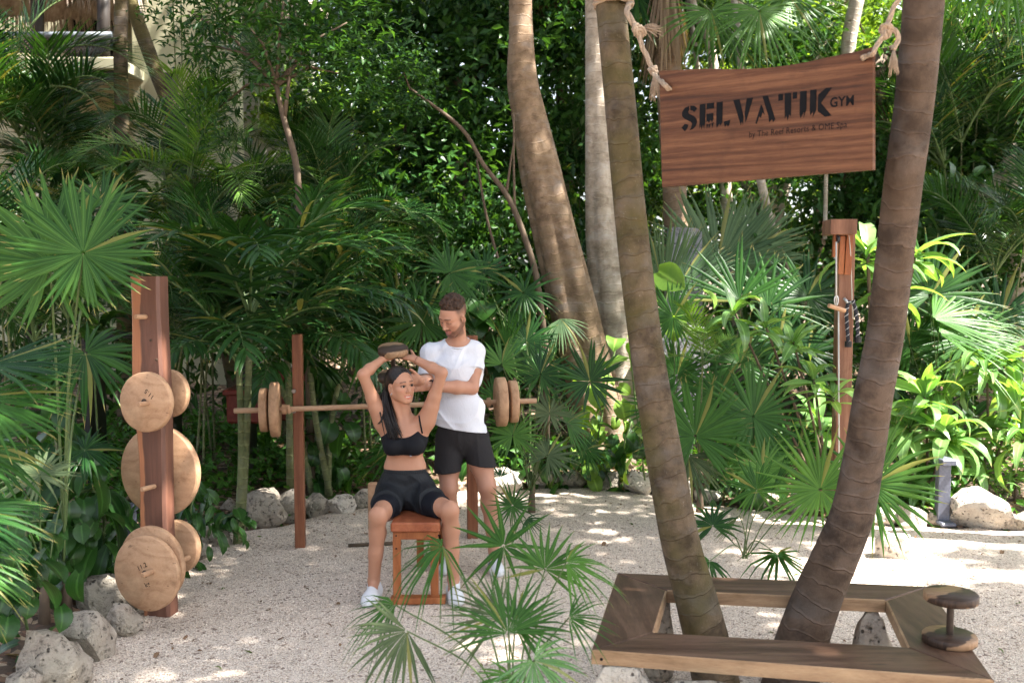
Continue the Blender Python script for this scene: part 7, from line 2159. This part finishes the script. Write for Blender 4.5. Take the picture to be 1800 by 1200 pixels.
# neck and head
vol.cone(W['nb'] + Vector((0, .03, -.02)), W['head'] + HW @ Vector((0, -.03, -.06)), .054, .050, .03)
for sx in (-1, 1): vol.cone(W['head'] + HW @ Vector((.05 * sx, -.02, -.04)), W['nb'] + Vector((.015 * -sx, -.035, -.035)), .016, .012, .02)
for sx in (-1, 1): vol.cone(W['nb'] + Vector((.02 * sx, -.035, -.03)), W['sh' + ('L' if sx > 0 else 'R')] + Vector((0, -.02, .0)), .011, .014, .02)
head(vol, W['head'], HW, .93)
# legs
for sd, sx in (('R', -1), ('L', 1)):
    hp, kn, an = W['hip' + sd], W['kn' + sd], W['an' + sd]
    vol.cone(hp + Vector((0, 0, .01)), hp + (kn - hp) * .55, .088, .070, .04)
    vol.cone(hp + (kn - hp) * .55, kn, .070, .050, .03)
    vol.ell(kn + Vector((0, -.01, .004)), (.044, .046, .052), None, .02)
    c1 = kn + (an - kn) * .28 + Vector((0, .024, 0))
    vol.cone(kn + (an - kn) * .04, c1, .043, .047, .03); vol.cone(c1, kn + (an - kn) * .6 + Vector((0, .01, 0)), .046, .035, .03); vol.cone(kn + (an - kn) * .55, an, .035, .028, .03)
    vol.cone(kn, an, .034, .028, .03)
    vol.cone(an, Vector((an.x, an.y - .05, .06)), .030, .03, .02)
def colW(V):
    col = paint_face(V, W['head'], HW, .93, SK_W, (0.50, 0.16, 0.12), (0.05, 0.03, 0.022))
    return col
build_vol('body', vol, M['skin'], woman, colW)
BV = vol
def front_y(x, z, off=0.0):
    i = int(np.argmin(abs(BV.x - x))); k = int(np.argmin(abs(BV.z - z))); c = np.nonzero(BV.F[i, :, k] < 0)[0]
    if not len(c): return None
    j = c[0]; f0, f1 = BV.F[i, j - 1, k], BV.F[i, j, k]
    return float(BV.y[j - 1] + (BV.y[j] - BV.y[j - 1]) * f0 / (f0 - f1)) - off
hT = lambda x, y, z: W['head'] + HW @ (Vector((x, y, z)) * .93)
for sx in (-1, 1):
    vv = Vol(*[np.linspace(c - .018, c + .018, 22) for c in hT(.031 * sx, .0755, .002)]); vv.ell(hT(.031 * sx, .0745, .002), (.0125,) * 3, None, .001); eye_o = build_vol('eye', vv, M['eye_white'], woman)
    e_ = hT(.031 * sx, .0745, .002); gz = (HW @ Vector((-.12, 1, .02))).normalized()
    vv = Vol(*[np.linspace(c - .01, c + .01, 20) for c in e_ + gz * .0105]); vv  .ell(e_ + gz * .0095, (.0080,) * 3, None, .001); build_vol('iris', vv, M['iris'], eye_o)
b = MB(); c_ = [hT(x, .0895 - x * x * 12, -.0690 + x * x * 8) for x in np.linspace(-.019, .019, 9)]
b.add([p + (HW @ Vector((0, 0, .0028))) for p in c_] + [p - (HW @ Vector((0, 0, .0020 ))) for p in c_], [(i, i + 1, i + 10, i + 9) for i in range(8)]); b.build('teeth', M['teeth'], woman)
b = MB(); ea = hT(.074, -.002, -.043) ; b.tube([ea + Vector((0.006 * math.cos(a), -.006 * math.cos(a), .008 * math.sin(a))) for a in np.linspace(0, 6.28, 12)], .0028, 6); b.build('earring', M['steel'], woman)
# hair
hx = W['head']
vol = Vol(axes_range(hx.x - .14, hx.x + .14, .0035), axes_range(hx.y - .15, hx.y + .15, .0035), axes_range(hx.z - .12, hx.z + .14, .0035))
vol.ell(hT(0, -.022, .042), [a * .93 for a in (.083, .098, .087)], HW, .01)
vol.ell(hT(0, -.06, -.005), [a * .93 for a in (.075, .055, .07)], HW, .03)
vol.ell(hT(0, .098, .0), [a * .93 for a in (.066, .085, .092)], HW, .012, 'sub')
vol.ell(hT(0, .03, -.06), [a * .93 for a in (.10, .075, .055)], HW, .012, 'sub')
vol.ell(hT(.085, .0, -.02), (.03, .03, .038), HW, .01, 'sub'); vol.ell(hT(-.085, .0, -.02), (.03, .03, .038), HW, .01, 'sub')
def strands(X, Y, Z): return np.sin((X * .9 + Y * .5) * 330 + Z * 90)
vol.displace(strands, .0005)
build_vol('hair', vol, M['hair_w'], woman)
b = MB(); rg = random.Random(2)
p0 = hT(.035, -.085, .0)
tb = P(676, 700, 6.0); tc = P(683, 735, 5.93); td = P(694, 768, 5.90)
for k in range(90):
    o0 = Vector((rg.gauss(0, .012), rg.gauss(0, .012), rg.gauss(0, .014)))
    sp_ = rg.uniform(.75, 1.12); w_ = rg.gauss(0, 1)
    s = spline([tuple(p0 + o0), tuple(tb + Vector((w_ * .012, rg.gauss(0, .012), 0))), tuple(tc + Vector((w_ * .015, rg.gauss(0, .01), 0))), tuple(tc + (td - tc) * sp_ + Vector((w_ * .018 + rg.gauss(0, .006), rg.gauss(0, .008), rg.uniform(-.02, .01))))], 5)
    n = len(s); b.tube([Vector(q) for q in s], [.0065 * (1 - .8 * (i / (n - 1)) ** 2) for i in range(n)], 5)
for k in range(14):
    s0 = P(664 + rg.uniform(-2, 4), 745, 5.93); b.tube([P(676, 715, 5.96), P(674 + rg.uniform(-3, 3), 733, 5.94), s0], [.002, .0016, .0008], 4)
b.build('ponytail', M['hair_w'], woman)
# sports bra
vol = Vol(axes_range(-.95, -.38, .005), axes_range(5.80, 6.20, .005), axes_range(.83, 1.22, .005))
of = .006
vol.ell(W['chest'] + Vector((0, .01, -.02)), (.132 + of, .096 + of, .13 + of), None, .05)
vol.ell(W['waist'], (.122 + of, .088 + of, .12 + of), None, .05)
vol.ell(W['nb'] + Vector((0, .025, -.035)), (.120 + of, .060 + of, .055 + of), None, .04)
for sx in (-1, 1): vol.ell(W['chest'] + Vector((.062 * sx, -.065, -.045)), (.056 + of, .050 + of, .056 + of), None, .03)
for sd, sx in (('R', -1), ('L', 1)): vol.cone(W['sh' + sd] + Vector((-.045 * sx, .015, -.09)), W['sh' + sd] + (W['el' + sd] - W['sh' + sd]) * .30, .036, .030, .05)
zt = P(711, 756, 5.9).z; zb = P(711, 808, 5.93).z
vol.plane((0, 0, zb), (0, 0, -1))
vol.cone(W['chest'] + Vector((0, -.30, .125)), W['chest'] + Vector((0, .25, .10)), .105, .105, .01, 'sub')
for sd, sx in (('R', -1), ('L', 1)): vol.cone(W['chest'] + Vector((.158 * sx, -.3, .088)), W['chest'] + Vector((.158 * sx, .3, .08)), .070, .070, .01, 'sub')
vol.plane((0, 0, W['chest'].z + .098), (0, 0, 1))
build_vol('sports_bra', vol, M['bra'], woman)
for (xa, ya, xb, yb) in ((683, 762, 681, 735), (742, 762, 734, 722)):
    b = MB(); q = []
    for t in np.linspace(0, 1, 9):
        p = P(xa + (xb - xa) * t, ya + (yb - ya) * t, 5.93); y = front_y(p.x, p.z, .003)
        if y is not None and y < 6.02: q.append(Vector((p.x, y, p.z)))
    q.append(q[-1] + Vector((0, .05, .004)))
    s_ = q; b.tube(s_, .0050, 8); b.build('strap', M['bra'], woman)
b = MB(); c = P(722, 801, 5.905); b.box(c, (.012, .003, .007)); b.build('emblem', M['lace'], woman, smooth=False)
# shorts: loose outer layer over tights
vol = Vol(axes_range(-1.0, -.3, .005), axes_range(5.58, 6.28, .005), axes_range(.42, .86, .005))
of = .006
for sd, sx in (('R', -1), ('L', 1)):
    hp, kn = W['hip' + sd], W['kn' + sd]
    vol.cone(hp + Vector((0, 0, .01)), hp + (kn - hp) * .55, .090 + of, .071 + of, .04); vol.cone(hp + (kn - hp) * .55, hp + (kn - hp) * .92, .072 + of, .060 + of, .03)
vol.ell(W['pel'] + Vector((0, .01, .03)), (.155 + of, .115 + of, .12 + of), None, .03)
for sd in 'RL':
    hp, kn = W['hip' + sd], W['kn' + sd]; dd = (kn - hp).normalized()
    vol.cone(hp + dd * .265, hp + dd * .60, .15, .15, .006, 'sub') if False else None
# cut at the openings with planes through each thigh
F0 = vol.F.copy(); res = None
for sd, sx in (('R', -1), ('L', 1)):
    hp, kn = W['hip' + sd], W['kn' + sd]; dd = (kn - hp).normalized()
    vol.F = F0.copy(); vol.plane(hp + dd * ((kn - hp).length - .095), dd + Vector((0, 0, .25)))
    half = vol.x < W['pel'].x if sd == 'R' else vol.x >= W['pel'].x
    if res is None: res = np.zeros_like(F0)
    res[half] = vol.F[half]
vol.F = res; vol.plane((0, 0, P(712, 850, 6.0).z), (0, 0, 1))
vol.plane((0, 0, 0.487), (0, 0, -1))
build_vol('tights', vol, M['tights'], woman)
vol = Vol(axes_range(-1.0, -.3, .005), axes_range(5.62, 6.30, .005), axes_range(.46, .88, .005))
vol.ell(W['pel'] + Vector((0, .01, .03)), (.172, .132, .135), None, .03)
vol.ell(W['waist'] + Vector((0, 0, -.05)), (.135, .104, .09), None, .03)
for sd, sx in (('R', -1), ('L', 1)):
    hp, kn = W['hip' + sd], W['kn' + sd]
    vol.cone(hp + Vector((.012 * sx, 0, .03)), hp + (kn - hp) * .50 + Vector((0, 0, .012)), .104, .094, .05)
vol.displace(fold_fn(2, 30, 60), .0055)
F0 = vol.F.copy(); res = np.zeros_like(F0)
for sd, sx in (('R', -1), ('L', 1)):
    hp, kn = W['hip' + sd], W['kn' + sd]; dd = (kn - hp).normalized()
    vol.F = F0.copy(); vol.plane(hp + dd * .215, dd + Vector((0, 0, .15)))
    half = vol.x < W['pel'].x if sd == 'R' else vol.x >= W['pel'].x
    res[half] = vol.F[half]
vol.F = res; vol.plane((0, 0, P(712, 829, 6.0).z), (0, 0, 1)); vol.plane((0, 0, 0.489), (0, 0, -1))
build_vol('shorts', vol, M['short_w'], woman)
vol = Vol(axes_range(-.9, -.45, .004), axes_range(5.86, 6.2, .004), axes_range(.68, .86, .004))
vol.ell(W['waist'] + Vector((0, 0, -.02)), (.131, .098, .13), None, .03)
zt = P(712, 827, 5.93).z; vol.plane((0, 0, zt), (0, 0, 1)); vol.plane((0, 0, zt - .035), (0, 0, -1))
vol.displace(lambda X, Y, Z: np.sin(X * 500) * np.ones_like(Y + Z), .0006)
build_vol('waistband', vol, M['short_w'], woman)
for sd in 'RL':
    an = W['an' + sd]
    vol = Vol(axes_range(an.x - .06, an.x + .06, .004), axes_range(an.y - .1, an.y + .06, .004), axes_range(.04, .2, .004))
    vol.cone(Vector((an.x, an.y, .135)), Vector((an.x, an.y - .0, .07)), .036, .040, .01); vol.plane((0, 0, .150), (0, 0, 1), .01)
    build_vol('sock', vol, M['sock'], woman)
shoe(woman, (W['anR'].x + .004, W['anR'].y + .01), (W['anR'].x - .035, W['anR'].y - .3), size=.255)
shoe(woman, (W['anL'].x, W['anL'].y + .01), (W['anL'].x + .06, W['anL'].y - .3), size=.255)
b = MB(); w_ = W['wrL'] + (W['elL'] - W['wrL']) * .14; ax = (W['elL'] - W['wrL']).normalized(); a_ = ax.orthogonal().normalized(); c_ = ax.cross(a_)
b.tube([w_ + (a_ * math.cos(t) + c_ * math.sin(t)) * .028 for t in np.linspace(0, 6.2832, 20)], .0014, 5); b.build('bracelet', M['post'], woman)

# ------------------------------------------------------------------ the standing man
D_ = {}
D_['head'] = P(797, 556, 6.36)
D_['nb'] = P(806, 600, 6.45)
D_['chest'] = P(800, 655, 6.45); D_['waist'] = P(806, 722, 6.43); D_['pel'] = P(811, 768, 6.42)
D_['shR'] = P(755, 618, 6.44); D_['shL'] = P(836, 617, 6.47)
D_['elR'] = P(752, 672, 6.40); D_['elL'] = P(830, 682, 6.36)
D_['wrR'] = P(738, 668, 6.16); D_['wrL'] = P(752, 678, 6.20)
D_['hipR'] = P(788, 778, 6.42); D_['hipL'] = P(836, 774, 6.43)
D_['knR'] = P(789, 856, 6.36); D_['knL'] = P(856, 853, 6.36)
D_['anR'] = P(789, 978, 6.42); D_['anL'] = P(868, 966, 6.38)
man = thing('person', 'bearded man in white T-shirt and dark shorts standing behind the seated woman, head bent', 'person', (D_['pel'].x, D_['pel'].y, 0))
SK_M = (0.44, 0.225, 0.145)
HM = head_frame(Vector((-0.60, -0.64, -0.48)), R(-6))
hd = D_['head']
fz = [(1.38, 1.84)]; fx = [(hd.x - .12, hd.x + .12)]
vol = Vol(axes_range(-.68, .10, .006, fx, .0034), axes_range(5.98, 6.66, .005), axes_range(.05, 1.85, .006, fz, .0034))
vol.ell(D_['pel'], (.138, .098, .12), None, .03)
vol.ell(D_['waist'], (.135, .095, .15), None, .05)
vol.ell(D_['chest'], (.155, .105, .16), None, .05)
vol.ell(D_['nb'] + Vector((-.01, .01, -.045)), (.155, .075, .07), None, .04)
for sd, sx in (('R', -1), ('L', 1)):
    sh, el, wr = D_['sh' + sd], D_['el' + sd], D_['wr' + sd]
    vol.ell(sh + Vector((-.008 * sx, 0, -.008)), (.052, .052, .050), None, .03)
    vol.cone(sh, sh + (el - sh) * .5, .052, .050, .03); vol.cone(sh + (el - sh) * .45, el, .048, .040, .02)
    mid = el + (wr - el) * .35
    vol.cone(el, mid, .041, .044, .015); vol.cone(mid, wr, .043, .028, .015)
hand(vol, D_['wrL'], Vector((-.8, -.25, .05)), Vector((-.1, 1, -.2)), 1.0, curl=.35, thumb_side=-1)
hand(vol, D_['wrR'], Vector((-.6, -.5, .1)), Vector((.8, -.2, -.2)), 1.0, curl=.35, thumb_side=1)
vol.cone(D_['nb'] + Vector((-.008, .0, -.03)), hd + HM @ Vector((0, -.018, -.055)), .064, .047, .03)
head(vol, hd, HM, 1.0, closed=True, male=True)
for sd, sx in (('R', -1), ('L', 1)):
    hp, kn, an = D_['hip' + sd], D_['kn' + sd], D_['an' + sd]
    vol.cone(hp, hp + (kn - hp) * .5, .080, .076, .03); vol.cone(hp + (kn - hp) * .45, kn, .078, .055, .03)
    vol.ell(kn + Vector((0, -.012, .0)), (.050, .052, .060), None, .025)
    c1 = kn + (an - kn) * .30 + Vector((0.004 * sx, .025, 0))
    vol.cone(kn + (an - kn) * .05, c1, .050, .057, .03); vol.cone(c1, kn + (an - kn) * .65 + Vector((0, .01, 0)), .055, .038, .03); vol.cone(kn + (an - kn) * .6, an, .039, .032, .03); vol.cone(kn, an, .036, .030, .02)
    vol.cone(an, Vector((an.x, an.y - .04, .07)), .033, .033, .02)
def colM(V):
    col = paint_face(V, hd, HM, 1.0, SK_M, (0.42, 0.15, 0.12), (0.035, 0.018, 0.012), beard=(0.075, 0.038, 0.026), closed=True, hairc=(0.05, 0.028, 0.018))
    return col
build_vol('body', vol, M['skin'], man, colM)
mT = lambda x, y, z: hd + HM @ Vector((x, y, z))
vol = Vol(axes_range(hd.x - .14, hd.x + .14, .0035), axes_range(hd.y - .15, hd.y + .15, .0035), axes_range(hd.z - .1, hd.z + .16, .0035))
rg = random.Random(6)
vol.ell(mT(0, -.018, .060), (.072, .086, .074), HM, .01)
vol.ell(mT(0, .085, .018), (.10, .05, .042), HM, .006, 'sub')
for k in range(420):
    v = Vector((rg.gauss(0, 1), rg.gauss(0, 1), rg.gauss(0.5, 1))).normalized()
    if v.z < .10 or (v.y > .35 and v.z < .33 + .25 * v.y): continue
    p = mT(v.x * .072, -.018 + v.y * .088, .056 + v.z * .084) + Vector((rg.gauss(0, .002), rg.gauss(0, .002), rg.gauss(0, .002)))
    vol.ell(p, (rg.uniform(.0065, .0125),) * 3, None, .002)
build_vol('hair', vol, M['hair_m'], man)
# T-shirt
of = .017
vol = Vol(axes_range(-.72, .14, .0048), axes_range(6.18, 6.72, .005), axes_range(.70, 1.58, .0048))
vol.ell(D_['chest'] + Vector((0, 0, 0)), (.155 + of, .105 + of, .17), None, .05)
vol.ell(D_['waist'] + Vector((0.0, 0, -.01)), (.150 + of, .105 + of, .17), None, .06)
vol.ell(D_['pel'] + Vector((-.005, 0, -.02)), (.160 + of, .122 + of, .16), None, .06)
vol.ell(D_['nb'] + Vector((-.01, .01, -.045)), (.155 + .008, .085, .066), None, .03)
vol.displace(fold_fn(5, 20, 44, (1, .8, .75)), .010)
Ft = vol.F.copy()
for sd, sx in (('R', -1), ('L', 1)):
    sh, el = D_['sh' + sd], D_['el' + sd]; dd = (el - sh).normalized()
    vol.F = np.full_like(Ft, .3)
    vol.ell(sh + Vector((-.008 * sx, 0, -.006)), (.067, .068, .061), None, .035)
    vol.cone(sh + Vector((-.006 * sx, 0, -.01)), sh + (el - sh) * .75, .056, .069, .03)
    vol.displace(fold_fn(7 + sx, 26, 40, (1, .8, .9)), .005)
    vol.plane(sh + dd * (.125 if sd == 'L' else .15), dd + Vector((-.1 * sx, 0, 0)))
    h_ = np.clip(.5 + .5 * (Ft - vol.F) / .03, 0, 1); Ft = Ft * (1 - h_) + vol.F * h_ - .03 * h_ * (1 - h_)
vol.F = Ft.astype(np.float32)
vol.cone(D_['nb'] + Vector((0, .005, -.05)), D_['nb'] + Vector((-.01, -.06, .12)), .066, .10, .008, 'sub')
hemz = P(810, 757, 6.31)
vol.plane(hemz, Vector((-.16, 0, -1)))
build_vol('t_shirt', vol, M['shirt'], man)
b = MB(); cn = D_['nb'] + Vector((-.006, -.028, .012))
Rc = Matrix.Rotation(R(28), 3, 'X')
b.tube([D_['nb'] + Vector((-.004, -.012, -.004)) + Rc @ Vector((.079 * math.cos(t), .074 * math.sin(t), 0)) for t in np.linspace(0, 6.2832, 32)], .0065, 8); b.build('collar', M['shirt'], man)
# shorts
vol = Vol(axes_range(-.65, .1, .005), axes_range(6.15, 6.68, .005), axes_range(.52, 1.05, .005))
vol.ell(D_['pel'] + Vector((0, 0, .02)), (.158, .115, .15), None, .03)
for sd, sx in (('R', -1), ('L', 1)):
    hp, kn = D_['hip' + sd], D_['kn' + sd]
    vol.cone(hp + Vector((-.008 * sx, 0, .02)), hp + (kn - hp) * .80 + Vector((.0 * sx, 0, 0)), .092, .093, .02)
vol.displace(fold_fn(9, 26, 30, (1, 1, .5)), .006)
xm = (D_['hipR'].x + D_['hipL'].x) / 2
F0 = vol.F.copy(); res = np.zeros_like(F0)
for sd, pz in (('R', P(785, 831, 6.33)), ('L', P(842, 819, 6.33))):
    vol.F = F0.copy(); vol.plane(pz, Vector((-.12 if sd == 'L' else .08, 0, -1)))
    half = vol.x < xm if sd == 'R' else vol.x >= xm
    res[half] = vol.F[half]
vol.F = res
build_vol('shorts', vol, M['short_m'], man)
for sd in 'RL':
    an = D_['an' + sd]
    vol = Vol(axes_range(an.x - .06, an.x + .06, .004), axes_range(an.y - .08, an.y + .06, .004), axes_range(.04, .2, .004))
    vol.cone(Vector((an.x, an.y, .12)), Vector((an.x, an.y, .07)), .037, .041, .01); vol.plane((0, 0, .118), (0, 0, 1), .01)
    build_vol('sock', vol, M['sock'], man)
shoe(man, (D_['anR'].x, D_['anR'].y + .01), (D_['anR'].x - .02, D_['anR'].y - .3), True, .28)
shoe(man, (D_['anL'].x, D_['anL'].y + .01), (D_['anL'].x + .05, D_['anL'].y - .3), True, .28)
# watch
wd = (D_['elL'] - D_['wrL']).normalized(); wc = D_['wrL'] + wd * .030; a_ = Vector((0, -1, .1)); a_ = (a_ - wd * a_.dot(wd)).normalized(); c_ = wd.cross(a_)
b = MB(); V = []; Fc = []
for i in range(25):
    t = 2 * math.pi * i / 24
    for (dr, dl) in ((.035, -.012), (.0405, -.012), (.0405, .012), (.035, .012)):
        V.append(wc + (a_ * math.cos(t) + c_ * math.sin(t)) * dr + wd * dl)
for i in range(24):
    for k in range(4): Fc.append((i * 4 + k, i * 4 + 4 + k, i * 4 + 4 + (k + 1) % 4, i * 4 + (k + 1) % 4))
b.add(V, Fc); wso = b.build('watch_strap', M['black_metal'], man)
V, Fc = disc_prism(.0205, .011, 28, .002); rot = axis_rot(a_)
b = MB(); b.add([rot @ Vector(v) + wc + a_ * .038 for v in V], Fc); b.build('watch_case', M['black_metal'], wso, auto=50)
V, Fc = disc_prism(.0145, .001, 24, .0002); b = MB(); b.add([rot @ Vector(v) + wc + a_ * .0495 for v in V], Fc); b.build('watch_face', M['bolt'], wso)
